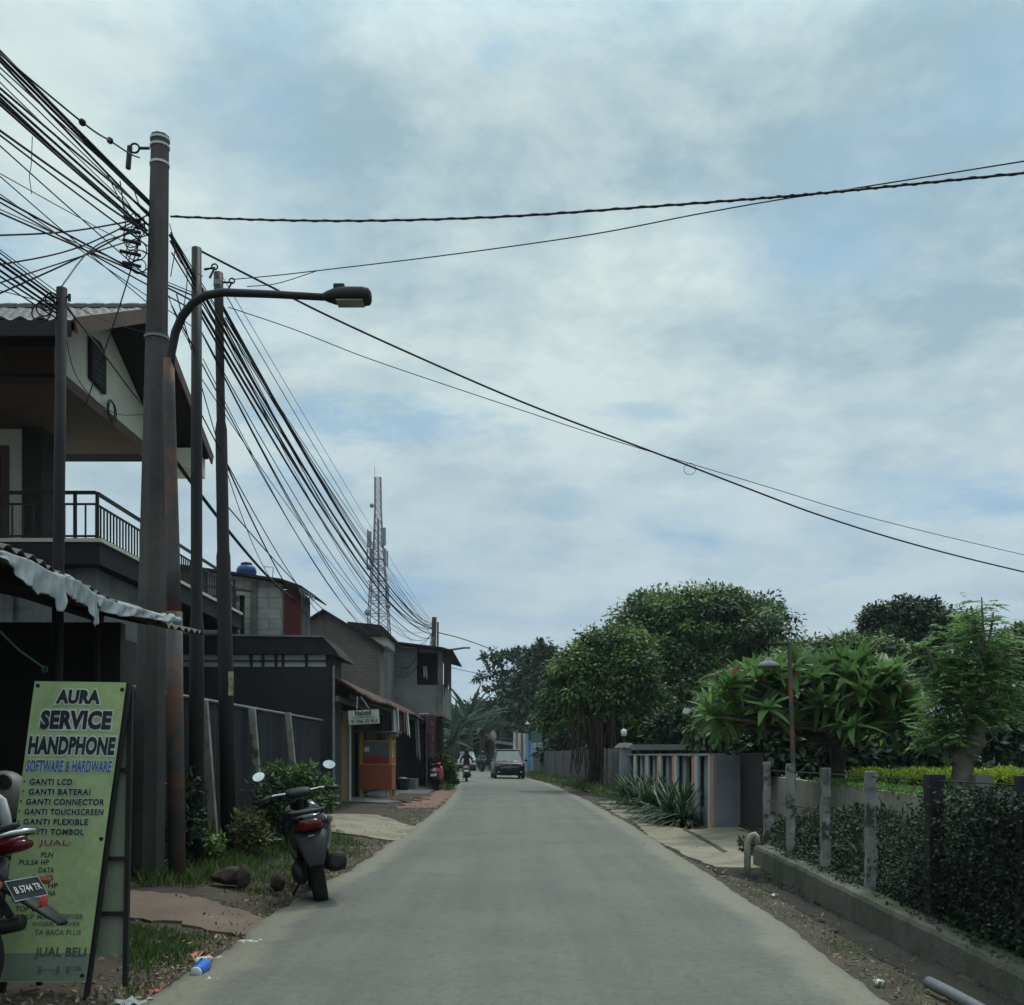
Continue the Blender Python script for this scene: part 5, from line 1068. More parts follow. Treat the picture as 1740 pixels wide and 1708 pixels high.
# yellow dead palm-like fronds below frangipani
# feathery tree (moringa-like) on an old stump
d = 14.6; base = P(1636, 1345, d); base.z = .75
t = thing('feathery_tree', 'airy light green feathery tree sprouting from a thick pollarded stump', 'tree', base); rnd = random.Random(33)
b = MB(); b.tube([base - Vector((.05, 0, .2)), base + Vector((-.02, 0, .25)), P(1638, 1292, d), P(1650, 1270, d)], [.17, .15, .14, .13], 10); b.tube([P(1638, 1300, d), P(1628, 1292, d), P(1620, 1283, d)], [.12, .1, .09], 8); b.tube([P(1642, 1295, d), P(1657, 1262, d), P(1664, 1235, d), P(1660, 1205, d)], [.13, .115, .095, .08], 9)
b.ball(P(1668, 1262, d - .05), (.07, .07, .09), 8, 6); b.build('trunk', m_bark2, t, smooth=True)
stems = []
b = MB()
for (x0_, y0_, x1_, y1_, x2_, y2_, r_) in ((1660, 1210, 1668, 1120, 1650, 1030, .045), (1660, 1210, 1676, 1130, 1688, 1040, .04), (1655, 1225, 1640, 1150, 1612, 1060, .035), (1660, 1215, 1690, 1150, 1716, 1080, .035), (1650, 1235, 1625, 1180, 1580, 1110, .03), (1620, 1285, 1605, 1240, 1580, 1170, .025), (1624, 1285, 1612, 1200, 1605, 1110, .028), (1662, 1215, 1672, 1110, 1668, 1015, .03), (1615, 1290, 1598, 1262, 1575, 1230, .018), (1660, 1220, 1700, 1190, 1722, 1150, .02), (1650, 1240, 1680, 1220, 1700, 1215, .02), (1655, 1230, 1640, 1120, 1640, 1040, .028), (1640, 1240, 1600, 1160, 1568, 1085, .022), (1628, 1288, 1634, 1230, 1645, 1190, .02)):
    dd = rnd.uniform(-.7, .7); pts = [P(x0_, y0_, d), P(x1_, y1_, d + dd * .5), P(x2_, y2_, d + dd)]; b.tube(pts, [r_, r_ * .7, r_ * .3], 6); stems.append(pts)
b.build('stems', m_bark2, t, smooth=True)
C, D_, N_, L_, T = [], [], [], [], []
def frond(c, dv, L, tint, step=.028):
    s = dv.cross(Vector((0, 0, 1)));
    if s.length < .1: s = Vector((1, 0, 0))
    s.normalize(); n = int(L / step)
    for i in range(n):
        f = (i + 1) / n; p = c + dv * (L * f) + Vector((0, 0, -.25 * L * f * f)); w = .9 * math.sin(math.pi * (.12 + .8 * f)) + .2
        for sg_ in (-1, 1):
            C.append(tuple(p)); D_.append(tuple((s * sg_ + dv * .45 + Vector((0, 0, -.15))).normalized())); N_.append((rnd.gauss(0, .3), rnd.gauss(0, .3), 1)); L_.append(.062 * w * rnd.uniform(.8, 1.2)); T.append(tint * .75 + rnd.random() * .25)
for pts in stems:
    m = 25
    for j in range(m):
        f = .22 + .75 * (j + rnd.random()) / m; p = pts[0].lerp(pts[1], f * 2) if f < .5 else pts[1].lerp(pts[2], f * 2 - 1); tb = rnd.random()
        a = rnd.random() * 6.28; dv = Vector((math.cos(a), math.sin(a) * .8, rnd.uniform(-.25, .55))).normalized(); L = rnd.uniform(.25, .52)
        frond(p, dv, L, tb)
        for k in range(3):
            q = p + dv * L * (.25 + .2 * k); e = (dv + Vector((rnd.gauss(0, .9), rnd.gauss(0, .9), rnd.gauss(0, .4)))).normalized(); frond(q, e, L * .55, tb)
L_ = np.array(L_); V, Q = leaves_mesh(np.array(C), np.array(D_), np.array(N_), L_, L_ * .28); fastmesh('crown', V, Q, lf_feather, T, t, base)

# hedge and creepers on the planter wall
t = thing('hedge', 'clipped yellow green hedge row along the raised garden', 'hedge', (7, 16.3, .78))
rg = np.random.default_rng(8); n = 26000; X = rg.uniform(5.55, 11.0, n); Y = 16.6 + rg.normal(0, .22, n) + (X - 5) * -.12; top = 1.13 + .02 * np.sin(X * 9) + .025 * rg.normal(size=n); Z = np.where(rg.random(n) < .55, top - abs(rg.normal(0, .05, n)), rg.uniform(.82, 1.1, n))
Dv = rg.normal(size=(n, 3)) * .6 + np.array([0, -.2, .75]); V, Q = leaves_mesh(np.stack([X, Y, Z], 1), Dv, rg.normal(size=(n, 3)) + [0, -.5, .5], rg.uniform(.04, .085, n), rg.uniform(.008, .016, n)); fastmesh('hedge_leaves', V, Q, lf_hedge, rg.random(n), t, t.location)
MB().prism([(5.6, 16.4, .7), (11, 15.75, .7), (11, 16.0, .7), (5.6, 16.7, .7)], (0, 0, .32)).build('x', lf_vine).name = 'hedge_core'; hc = bpy.data.objects['hedge_core']; hc.parent = t; hc.data.transform(Matrix.Translation(-t.location)); hc.data.attributes.new('tint', 'FLOAT', 'FACE')
def scatter(name, label, n, fx, mat, L, W_, kind='stuff', cat=None, updir=.5, seed=0):
    rg = np.random.default_rng(seed); pos = fx(rg, n); n = len(pos); Dv = rg.normal(size=(n, 3)) * .7 + np.array([0, -.1, updir]); Ls = rg.uniform(L[0], L[1], n); V, Q = leaves_mesh(pos, Dv, rg.normal(size=(n, 3)) * .6 + [0, -.4, .8], Ls, Ls * W_); return tag(fastmesh(name, V, Q, mat, rg.random(n)), label, cat, None, kind)
def wall_creeper(rg, n):
    y = rg.uniform(7.5, 19.5, n); keep = (vnoise(y, 0, 1.2, 2) + .35 * rg.normal(size=n) > -.15); y = y[keep]; x = gwx(y) + rg.uniform(-.05, .5, len(y)); z = .89 + .04 * rg.random(len(y)) + .05 * np.abs(vnoise(y, 1, 2)); return np.stack([x, y, z], 1)
scatter('creeper', 'bright creeper spilling along the top of the planter wall', 8000, wall_creeper, lf_frang, (.035, .075), .32, seed=3, cat='creeper')
def ditch_weeds(rg, n):
    y = 3.2 + 12.0 * rg.random(n) ** 1.35; f = rg.random(n); lo = 3.32; hi = gwx(np.maximum(y, 8)) - .03; x = lo + (hi - lo) * f; h = .12 + .5 * f ** .8 + .17 * vnoise(x, y, 2.2, 4) + .09 * vnoise(x, y, 6.5, 2) + .16 * rg.random(n) ** 3; h = np.minimum(h, .64 + .12 * rg.random(n))
    z = -.05 + h * np.where(rg.random(n) < .6, 1.0, rg.random(n)); return np.stack([x, y, z], 1)
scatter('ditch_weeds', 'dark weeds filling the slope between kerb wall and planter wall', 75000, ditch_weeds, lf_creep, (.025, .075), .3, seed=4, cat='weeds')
def fence_creeper(rg, n):
    y = 3.0 + 6.3 * rg.random(n) ** 1.2; z = .12 + (1.12 + .05 * vnoise(y, 0, 2)) * rg.random(n) ** .8; ok = (z < 1.16 - .95 * sstep(7.6, 9.2, y + .35 * rg.normal(size=n))) ; y, z = y[ok], z[ok]; x = 3.42 + rg.normal(0, .09, len(y)) + .08 * vnoise(y, z * 3, 2); return np.stack([x, y, z], 1)
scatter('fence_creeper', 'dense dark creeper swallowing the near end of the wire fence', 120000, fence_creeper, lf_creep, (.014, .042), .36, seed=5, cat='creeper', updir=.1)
m, nt, bb = new_mat('creeper mat'); bb.inputs['Base Color'].default_value = (.02, .026, .018, 1)
def far_garden(rg, n):
    x = rg.uniform(5.5, 13, n); y = rg.uniform(9, 15.4, n); z = .82 + .05 * rg.random(n); return np.stack([x, y, z], 1)
scatter('garden_ground_cover', 'low green ground cover inside the raised garden', 14000, far_garden, lf_mid, (.03, .07), .3, seed=6, cat='ground cover')
def weed_shoots(rg, n):
    y = 3.4 + 11.5 * rg.random(n); f = rg.random(n); hi = gwx(np.maximum(y, 8)) - .05; x = 3.34 + (hi - 3.34) * f; ok = vnoise(x, y, 1.9, 6) > .1; x, y, f = x[ok], y[ok], f[ok]; return np.stack([x, y, .1 + .45 * f ** .8 + .15 * rg.random(len(x))], 1)
scatter('weed_shoots', 'long pale shoots and grass sticking out of the ditch weeds', 2600, weed_shoots, lf_vine, (.08, .26), .055, seed=23, cat='weeds', updir=.9)
def kerb_growth(rg, n):
    y = 3.2 + 9.6 * rg.random(n); ok = vnoise(y, 1, 1.6, 3) + .5 * rg.normal(size=n) > .25; y = y[ok]; k = rg.random(len(y)); zt = .14 + (y - 9.5) * .024 + .02; up = k < .7
    x = np.where(up, 3.3 - np.abs(rg.normal(0, .07, len(y))), 3.06 - .02 * rg.random(len(y))); z = np.where(up, zt + .03 * rg.random(len(y)), zt - .36 + .12 * rg.random(len(y)) ** 2); return np.stack([x, y, z], 1)
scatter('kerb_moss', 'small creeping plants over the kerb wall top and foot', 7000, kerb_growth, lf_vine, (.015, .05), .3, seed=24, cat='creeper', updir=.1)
# strap leaved lilies by the pillar fence
def strap_plant(c, sc, n, seed):
    rnd = random.Random(seed); V.clear(); Q.clear(); T.clear()
    for j in range(n):
        a = rnd.random() * 6.28; el_ = rnd.uniform(.55, 1.4); dv = Vector((math.cos(a) * math.cos(el_), math.sin(a) * math.cos(el_), math.sin(el_))); big_leaf(c + Vector((rnd.gauss(0, .06), rnd.gauss(0, .06), 0)), dv, Vector((0, 0, 1)) if el_ < 1.2 else Vector((math.cos(a), math.sin(a), .5)), sc * rnd.uniform(.6, 1.05), .028, rnd.uniform(.7, 1.9), rnd.random())
    return np.array([tuple(v) for v in V]), list(Q), list(T)
V, Q, T = [], [], []
for i, (px, py) in enumerate(((1060, 1362), (1078, 1370), (1098, 1376), (1118, 1384), (1140, 1394), (1160, 1398), (1178, 1392), (1092, 1362), (1115, 1368), (1140, 1376), (1162, 1382), (1070, 1356))):
    c = G(px, py, .06); c.x = min(c.x, 3.55); v, q, tt = strap_plant(c, .70, 95, 60 + i)
    lab = ['lily clump nearest the capped gate pillar', 'second lily clump along the road side of the pillar fence', 'lily clump in the road side row before the third dark gap', 'lily clump leaning over the edge of the verge', 'lily clump just before the gate apron', 'lily clump spilling onto the gate apron', 'lily clump tight against the large grey pillar', 'lily clump in the fence side row near the gate pillar', 'lily clump in the fence side row before the salmon strips', 'lily clump in the fence side row at mid length', 'lily clump in the fence side row beside the largest pillar', 'lily clump hidden low at the far end of the row'][i]
    tag(fastmesh('strap_leaf_lily', v, q, lf_strap, tt, smooth=True), lab, 'plant', 'strap leaved lilies by the pillar fence')

# far trees and banana plants at the bend
d = 105
tree('far_tree', 'light open crowned tree with sky showing through, at the road bend', 'tree', (P(850, 1283, d).x, d, 0), [lob(838, 1120, 22, 12, d), lob(862, 1128, 34, 20, d), lob(884, 1122, 30, 18, d), lob(835, 1155, 26, 12, d), lob(875, 1160, 38, 20, d), lob(855, 1185, 40, 22, d)], 3000, .45, .42, lf_far, .2, seed=7, per=22, droop=.3)
d = 98
tree('far_tree', 'dark narrow crowned tree with a pointed tip at the road bend', 'tree', (P(915, 1283, d).x, d, 0), [lob(922, 1102, 9, 12, d), lob(921, 1120, 20, 16, d), lob(905, 1130, 18, 18, d), lob(938, 1128, 14, 20, d), lob(918, 1160, 36, 30, d), lob(930, 1205, 44, 40, d), lob(895, 1200, 40, 40, d)], 9000, .7, .55, lf_vine, .4, seed=8, droop=.4)
d = 120
for i, (px, py, rx, ry, lab) in enumerate(((776, 1250, 34, 40, 'far bushy tree behind the banana plants'), (818, 1240, 48, 48, 'far dark tree behind the middle of the road'), (865, 1240, 42, 44, 'far dark tree above the dark car'), (905, 1255, 36, 44, 'far dark tree over the painted wall'), (748, 1270, 22, 30, 'far bush peeping past the end of the shops'))):
    tree('far_tree', lab, 'tree', (P(px, 1283, d).x, d + i, 0), [lob(px, py, rx, ry, d + i, .6), lob(px + 12, py + 14, rx * .8, ry * .7, d - 2, .6), lob(px - 14, py + 18, rx * .8, ry * .8, d - 1, .6)], 8000, .9, .6, lf_far if i % 2 else lf_vine, .4, seed=70 + i, shell=.2, limbs=False, group='far trees closing the road bend')
for i, (px, d) in enumerate(((752, 150), (800, 142), (850, 136), (895, 130), (935, 124))):
    t = thing('bush', ['low far bush closing the horizon past the shops', 'low far bush closing the horizon over the white car', 'low far bush closing the horizon over the dark hall', 'low far bush closing the horizon behind the painted wall', 'low far bush closing the horizon behind the bell lantern'][i], 'bush', (P(px, 1283, d).x, d, 0), 0, 'low far bushes closing the horizon')
    crown('foliage', [lob(px, 1284, 36, 34, d, .5), lob(px + 18, 1270, 28, 30, d + 1, .5), lob(px - 18, 1276, 26, 28, d + 1, .5)], 7000, .9, .6, lf_vine, t, seed=140 + i, droop=.2, shell=.1)
def banana(px, py_base, py_top, d, label, seed, n=9, dense=1):
    rnd = random.Random(seed); base = P(px, py_base, d); base.z = 0; topz = P(px, py_top, d).z; h = topz * .52; t = thing('banana_plant', label, 'banana plant', base, 0, 'banana plants at the road bend')
    MB().tube([base - Vector((0, 0, .2)), base + Vector((.1, 0, h * .6)), base + Vector((.1, 0, h))], [.28, .24, .16], 9).build('stem', m_bark, t, smooth=True); V.clear(); Q.clear(); T.clear()
    for j in range(n):
        a = j * 2.4 + rnd.random(); el_ = rnd.uniform(.1, 1.4); dv = Vector((math.cos(a) * math.cos(el_), .6 * math.sin(a) * math.cos(el_), math.sin(el_))); big_leaf(base + Vector((.1, 0, h * rnd.uniform(.9, 1.05))), dv, Vector((0, -.3, 1)), (topz - h) * rnd.uniform(.85, 1.1), rnd.uniform(.2, .3), rnd.uniform(.45, 1.0) * math.cos(el_) + .05, rnd.random())
    fastmesh('leaves', np.array([tuple(v) for v in V]), list(Q), lf_banana, list(T), t, base, smooth=True)
for i, a_ in enumerate(((797, 1312, 1160, 92, 'tallest banana plant with an upright leaf against the sky'), (775, 1312, 1180, 88, 'banana plant with long leaves just past the concrete storey'), (818, 1312, 1190, 96, 'banana plant over the white car'), (765, 1312, 1215, 84, 'low banana plant nearest the shop row end'), (835, 1312, 1205, 100, 'banana plant leaning above the dark hall roof'))): banana(*a_, 80 + i, 16)

# left weeds: shrubs
for i, (px, py, rx, ry, d, n, mat, L, lab) in enumerate(((505, 1348, 34, 34, 14.5, 1800, lf_mid, .11, 'leafy green weed bush just behind the black scooter'), (428, 1418, 22, 30, 13.0, 1000, lf_yel, .09, 'thin yellowish shrub beside the stepped black pole'), (462, 1385, 26, 44, 14.0, 1500, lf_vine, .10, 'dark weedy bush at the foot of the sheet fence'), (310, 1400, 18, 70, 11.8, 1500, lf_vine, .10, 'dark climbing weeds between the rusty pole and the black pole'), (352, 1446, 14, 18, 12.2, 400, lf_mid, .10, 'small leafy weed behind the rocks'), (552, 1352, 16, 22, 17, 700, lf_mid, .1, 'small green weed at the garage corner'))):
    c = P(px, py, d); t = thing('weed_bush', lab, 'bush', (c.x, c.y, .08)); lo = [lob(px, py, rx, ry, d, .8), lob(px, py + ry * .7, rx * .9, ry * .5, d, .8)]; rq = random.Random(i + 3); lo += [lob(px + rq.uniform(-1, 1) * rx * 1.1, py + rq.uniform(-1.1, .6) * ry, rx * rq.uniform(.2, .45), ry * rq.uniform(.2, .5), d + rq.uniform(-.3, .3), .8) for _ in range(6)]; crown('foliage', lo, int(n * 1.5), .14, L * .8, mat, t, seed=90 + i, shell=.1, per=12, droop=-.1, wr=.2)
c = G(758, 1336); c = P(764, 1300, 42.5); t = thing('weed_bush', 'green verge bush behind the parked red scooter', 'bush', (c.x, c.y, 0)); crown('foliage', [lob(757, 1303, 11, 15, 42), lob(765, 1322, 9, 16, 42), lob(750, 1296, 12, 10, 42.4)], 2600, .16, .16, lf_mid, t, seed=99, shell=.2)

# grass
def grass(name, label, pts, n, h, seed, mat=None):
    rg = np.random.default_rng(seed); poly = np.array([tuple(G(px, py, .08)[:2]) for px, py in pts]); lo, hi = poly.min(0), poly.max(0); q = rg.uniform(lo, hi, (n * 3, 2)); ins = np.zeros(len(q), bool)
    for i in range(len(poly)):
        a, b_ = poly[i], poly[(i + 1) % len(poly)]; c = ((a[1] > q[:, 1]) != (b_[1] > q[:, 1])) & (q[:, 0] < (b_[0] - a[0]) * (q[:, 1] - a[1]) / (b_[1] - a[1] + 1e-9) + a[0]); ins ^= c
    q = q[ins]; q = q[vnoise(q[:, 0], q[:, 1], 2.6, 5) + .45 * rg.normal(size=len(q)) > -.2]; q = q[rl(q[:, 1]) - q[:, 0] > .30 + .16 * vnoise(q[:, 1], q[:, 0], 2.0, 7) + .1 * rg.normal(size=len(q))][:n]; z = height(q[:, 0], q[:, 1]); n = len(q); base = np.stack([q[:, 0], q[:, 1], z - .01], 1)
    Dv = np.stack([rg.normal(0, .5, n), rg.normal(0, .5, n), np.ones(n)], 1); Ls = rg.uniform(h * .4, h, n); V_, Q_ = leaves_mesh(base, Dv, rg.normal(size=(n, 3)), Ls, np.full(n, .0045) + Ls * .025, .1); return tag(fastmesh(name, V_, Q_, mat or lf_grass, rg.random(n)), label, 'grass', None, 'stuff')
grass('verge_grass', 'green grass tuft patch in front of the cement path', [(215, 1565), (400, 1572), (425, 1598), (352, 1622), (308, 1630), (288, 1690), (215, 1690)], 7500, .085, 1)
grass('verge_grass', 'grass around the rocks and the parked black scooter', [(420, 1440), (480, 1400), (560, 1405), (625, 1430), (600, 1460), (560, 1478), (490, 1540), (420, 1515)], 10000, .10, 2)
grass('verge_grass', 'weedy grass strip under the poles and sheet fence', [(230, 1490), (340, 1470), (420, 1425), (560, 1395), (560, 1410), (430, 1470), (330, 1506), (230, 1510)], 6000, .2, 3)
def rg_strip(rg, n):
    y = 33 + 36 * rg.random(n); x = np.interp(y, [p[1] for p in FP], [p[0] for p in FP]) - rg.random(n) ** 1.4 * .75; h = rg.random(n) * .4 * (1 - .0 * y); z = height(x, y) + h * .6; return np.stack([x, y, z], 1)
scatter('verge_grass', 'rough grass strip at the foot of the ribbed panel wall', 9000, rg_strip, lf_grass, (.12, .3), .1, seed=12, cat='grass', updir=1.2)
def rg_left(rg, n):
    y = 40 + 30 * rg.random(n); x = rl(y) - .1 - rg.random(n) * .9; z = height(x, y) + rg.random(n) * .15; return np.stack([x, y, z], 1)
scatter('verge_grass', 'rough grass on the far verge past the red parked scooter', 4000, rg_left, lf_grass, (.12, .3), .1, seed=13, cat='grass', updir=1.2)
def rg_ditch(rg, n):
    y = 3 + 9 * rg.random(n); x = rr(y) + .12 + rg.random(n) ** 1.5 * .8; ok = vnoise(x, y, 2.1, 9) + .5 * rg.normal(size=n) > .55; x, y = x[ok], y[ok]; return np.stack([x, y, height(x, y)], 1)
scatter('ditch_grass', 'sparse grass sprouting on the dirt beside the ditch', 9000, rg_ditch, lf_grass, (.02, .055), .08, seed=14, cat='grass', updir=1.0)
# leaf litter and pebbles
def litter(rg, n):
    y = 5.2 + 24 * rg.random(n) ** 1.6; s = rg.random(n) < .84; tl = np.abs(rg.normal(.2, .4, n)) * (.6 + .5 * (vnoise(0, y, 1.1, 3) > 0)); x = np.where(s, rl(y) - .02 - tl, rr(y) + .05 + np.abs(rg.normal(.1, .25, n))); return np.stack([x, y, height(x, y) + .006], 1)
scatter('leaf_litter', 'dead leaves and scraps strewn along the road edges', 9000, litter, lf_litter, (.012, .055), .22, seed=15, cat='leaf litter', updir=.05)
def pebbles():
    rg = np.random.default_rng(16); n = 2600; y = 4.8 + 22 * rg.random(n) ** 1.5; s = rg.random(n) < .6; x = np.where(s, rl(y) + .06 - np.abs(rg.normal(0, .45, n)), rr(y) - .05 + np.abs(rg.normal(0, .35, n))); z = height(x, y); r = .006 + .02 * rg.random(n) ** 3
    o = np.array([(1, 0, 0), (0, 1, 0), (-1, 0, 0), (0, -1, 0), (0, 0, .7), (0, 0, -.7)]); f = np.array([(0, 1, 4), (1, 2, 4), (2, 3, 4), (3, 0, 4), (1, 0, 5), (2, 1, 5), (3, 2, 5), (0, 3, 5)])
    Vp = (np.stack([x, y, z], 1)[:, None, :] + o[None] * r[:, None, None] * (1 + .4 * rg.normal(size=(n, 6, 1)))).reshape(-1, 3); Qp = (f[None] + 6 * np.arange(n)[:, None, None]).reshape(-1, 3)
    tag(fastmesh('gravel', Vp, Qp, pm('gravel', (.20, .18, .15), (.11, .10, .085), 9, .95), k=3), 'loose gravel along both road edges', 'gravel', None, 'stuff')
pebbles()

# ------------------------------------------------------------------ vehicles
m_tyre = pm('tyre rubber', (.018, .018, .018), (.026, .025, .024), 6, .9, .3, 60); m_rim = pm('dark rim', (.05, .05, .052), None, 4, .45, 0, metal=.6); m_plastic = pm('black plastic', (.012, .012, .013), (.018, .0175, .018), 5, .6, .1, 60); m_gloss = pm('gloss black', (.012, .012, .014), None, 3, .18, 0, spec=.6)
m_chrome = pm('chrome', (.55, .56, .58), None, 3, .15, 0, metal=1); m_mirror = pm('mirror glass', (.85, .87, .88), None, 1, .03, 0, metal=1); m_redl = pm('red lens', (.11, .008, .008), None, 5, .2, 0); m_redp = pm('red paint', (.30, .018, .015), (.26, .016, .014), 3, .3, 0, spec=.6); m_plate = pm('white plate', (.6, .6, .58), None, 4, .6); m_seat = pm('seat vinyl', (.022, .021, .022), (.03, .028, .028), 6, .6, .2, 50)
m_maroon = pm('maroon paint', (.09, .012, .014), (.07, .01, .012), 3, .3, 0, spec=.6); m_greyp = pm('grey paint', (.20, .19, .165), (.16, .155, .14), 2, .5, 0)
def bake(b, M_):
    b.v = [tuple(M_ @ Vector(v)) for v in b.v]; return b
def wheel(root, y, R_, w=.06):
    wb = MB(); wb.ring((0, y, R_ + .0), R_ - w * .62, (w * .62, w), 'x', 26, 10); o = wb.build('wheel', m_tyre, root, local=True, smooth=True)
    MB().ring((0, y, R_), R_ - w * 1.35, (.02, .035), 'x', 24, 6).build('rim', m_rim, o, local=True, smooth=True)
    s = MB(); s.lathe([(.05, -.05), (.05, .05)], (0, y, R_), 'x', 12)
    for k in range(5): a = k * 2 * math.pi / 5; s.beam((0, y, R_), (0, y + (R_ - w * 1.3) * math.cos(a), R_ + (R_ - w * 1.3) * math.sin(a)), .03, .022, (1, 0, 0))
    s.build('spokes', m_rim, o, local=True); return o
def scooter(name, label, loc, rz, lean, paint, tail='red', plate=None, steer=0.0, stripe=None, group=None):
    root = thing(name, label, 'motor scooter', loc, rz, group); root.rotation_euler = Euler((0, lean, rz), 'XYZ'); R_ = .275
    rw = wheel(root, -.62, R_, .062); fw = wheel(root, .63, R_, .055)
    L = lambda secs, n_, m_, **k: MB().loft(secs, 18).build(n_, m_, root, local=True, smooth=True, **k)
    L([(-.93, 0, .80, .03, .03, 2.2), (-.90, 0, .79, .10, .06, 2.6), (-.78, 0, .745, .165, .12, 2.8), (-.60, 0, .68, .19, .17, 2.8), (-.35, 0, .60, .185, .19, 2.6), (-.12, 0, .52, .155, .19, 2.5), (.05, 0, .44, .12, .16, 2.5), (.12, 0, .40, .08, .1, 2.2)], 'tail_body', paint)
    L([(-.86, 0, .845, .08, .03, 2.5), (-.75, 0, .85, .125, .04, 2.6), (-.45, 0, .825, .135, .05, 2.6), (-.2, 0, .775, .125, .05, 2.6), (.02, 0, .735, .09, .04, 2.4), (.1, 0, .71, .04, .02, 2.2)], 'seat', m_seat)
    L([(.12, 0, .25, .13, .04, 3), (.4, 0, .25, .14, .04, 3)], 'floorboard', m_plastic)
    bake(MB().loft([(0, 0, 0, .13, .03, 2.5), (.18, 0, 0, .17, .05, 2.6), (.40, 0, 0, .205, .06, 2.6), (.56, 0, 0, .19, .06, 2.5), (.66, 0, 0, .12, .04, 2.4)], 18), Matrix.Translation((0, .40, .26)) @ Matrix.Rotation(R(74), 4, 'X')).build('front_shield', paint, root, local=True, smooth=True)
    b = MB(); b.tube([(0, .47, .92), (0, .55, .6), (0, .63, R_)], [.03, .03, .025], 8); b.build('front_fork', m_plastic, root, local=True)
    MB().loft([(.36, 0, .46, .05, .02, 2.4), (.5, 0, .57, .065, .03, 2.5), (.66, 0, .585, .065, .03, 2.5), (.84, 0, .5, .055, .025, 2.4), (.92, 0, .42, .03, .015, 2)], 12).build('front_fender', paint, root, local=True, smooth=True)
    Ms = Matrix.Translation((0, .46, .95)) @ Matrix.Rotation(steer, 4, 'Z')
    bake(MB().loft([(-.09, 0, .03, .08, .03, 2.4), (-.03, 0, .05, .12, .045, 2.8), (.06, 0, .05, .13, .05, 2.8), (.13, 0, .03, .10, .045, 2.3)], 16), Ms).build('handlebar_cowl', m_plastic if stripe else paint, root, local=True, smooth=True)
    hb = bake(MB().tube([(-.36, -.10, .03), (-.22, -.03, .06), (0, 0, .05), (.22, -.03, .06), (.36, -.10, .03)], .014, 8), Ms).build('handlebar', m_chrome, root, local=True, smooth=True)
    for s in (-1, 1):
        bake(MB().tube([(s * .25, -.045, .058), (s * .37, -.105, .028)], .02, 10), Ms).build('grip', m_seat, hb, local=True, smooth=True); bake(MB().tube([(s * .19, .03, .05), (s * .27, .035, .045), (s * .36, -.02, .02)], .008, 6), Ms).build('brake_lever', m_chrome, hb, local=True)
        mo = bake(MB().tube([(s * .17, 0, .06), (s * .22, .0, .16), (s * .30, -.01, .24)], .007, 6), Ms).build('mirror', m_plastic, root, local=True)
        c = Matrix.Translation((s * .33, -.015, .275)) @ Matrix.Rotation(R(-6 * s), 4, 'Z') @ Matrix.Rotation(R(-17), 4, 'X') @ Matrix.Rotation(s * R(22), 4, 'Y')
        bake(MB().lathe([(0, .02), (.062, .014), (.068, 0), (.060, -.006), (0, -.004)], (0, 0, 0), 'y', 20), Ms @ c @ Matrix.Diagonal((1, 1, .74, 1))).build('mirror_back', m_plastic, mo, local=True, smooth=True); bake(MB().lathe([(.0585, -.0075), (0, -.0085)], (0, 0, 0), 'y', 20), Ms @ c @ Matrix.Diagonal((1, 1, .74, 1))).build('mirror_glass', m_mirror, mo, local=True)
    L([(-.955, 0, .765, .035, .02, 2.2), (-.93, 0, .76, .095, .05, 2.5), (-.87, 0, .745, .118, .06, 2.5), (-.85, 0, .74, .1, .05, 2.4)], 'tail_lamp', m_redl if tail == 'red' else m_plate)
    b = MB(); b.tube([(-.14, -.45, .82), (-.15, -.82, .88), (-.1, -.97, .875), (.1, -.97, .875), (.15, -.82, .88), (.14, -.45, .82)], .014, 8); b.build('grab_rail', m_plastic, root, local=True, smooth=True)
    L([(-1.05, 0, .40, .06, .012, 2.5), (-1.01, 0, .48, .09, .03, 2.6), (-.955, 0, .585, .12, .05, 2.6), (-.87, 0, .655, .14, .06, 2.6), (-.7, 0, .65, .12, .05, 2.4)], 'rear_mudguard', m_plastic)
    if plate: MB().obox((0, -1.0, .585), (.24, .008, .10), Matrix.Rotation(R(-22), 3, 'X')).build('licence_plate', plate, root, local=True)
    else: MB().obox((0, -.975, .665), (.05, .008, .012)).build('plate_lamp', m_chrome, root, local=True)
    L([(-.98, .17, .40, .07, .075, 2.4), (-.9, .17, .39, .085, .09, 2.4), (-.5, .16, .34, .075, .075, 2.2), (-.2, .12, .28, .03, .03, 2)], 'exhaust', m_plastic)
    MB().lathe([(0, -1), (.05, -.998), (.05, -.985)], (.17, 0, .40), 'y', 14).build('exhaust_tip', m_rim, root, local=True)
    L([(-.75, -.13, .30, .05, .07, 2.6), (-.4, -.13, .30, .07, .10, 2.6), (-.05, -.11, .30, .06, .09, 2.6)], 'engine_case', m_rim)
    MB().tube([(-.1, -.1, .22), (-.24, -.06, .02)], .012, 6).build('side_stand', m_plastic, root, local=True); MB().tube([(.13, -.25, .24), (.27, -.28, .24)], .014, 6).build('foot_peg', m_plastic, root, local=True)
    b = MB(); b.beam((.12, -.6, .4), (.09, -.7, .72), .03); b.build('shock_absorber', m_chrome, root, local=True)
    if stripe:
        MB().loft([(-.80, .115, .79, .045, .03, 2.3), (-.55, .15, .715, .025, .045, 2.4), (-.3, .155, .64, .012, .05, 2.4), (-.25, .15, .63, .005, .01, 2)], 12).build('side_stripe', stripe, root, local=True, smooth=True)
    return root
gz = lambda x, y: float(height(x, y))
# parked black scooter, seen from behind, leaning on its stand
p = G(527, 1535); s1 = scooter('motor_scooter', 'black scooter parked on the verge with round bright mirrors and dark red tail lamp', (p.x - .09, p.y + .86, gz(p.x - .06, p.y + .5) + .0), R(14), R(-10), m_gloss, steer=R(3), stripe=m_white); s1.scale = (1.14, 1.06, 1.05)
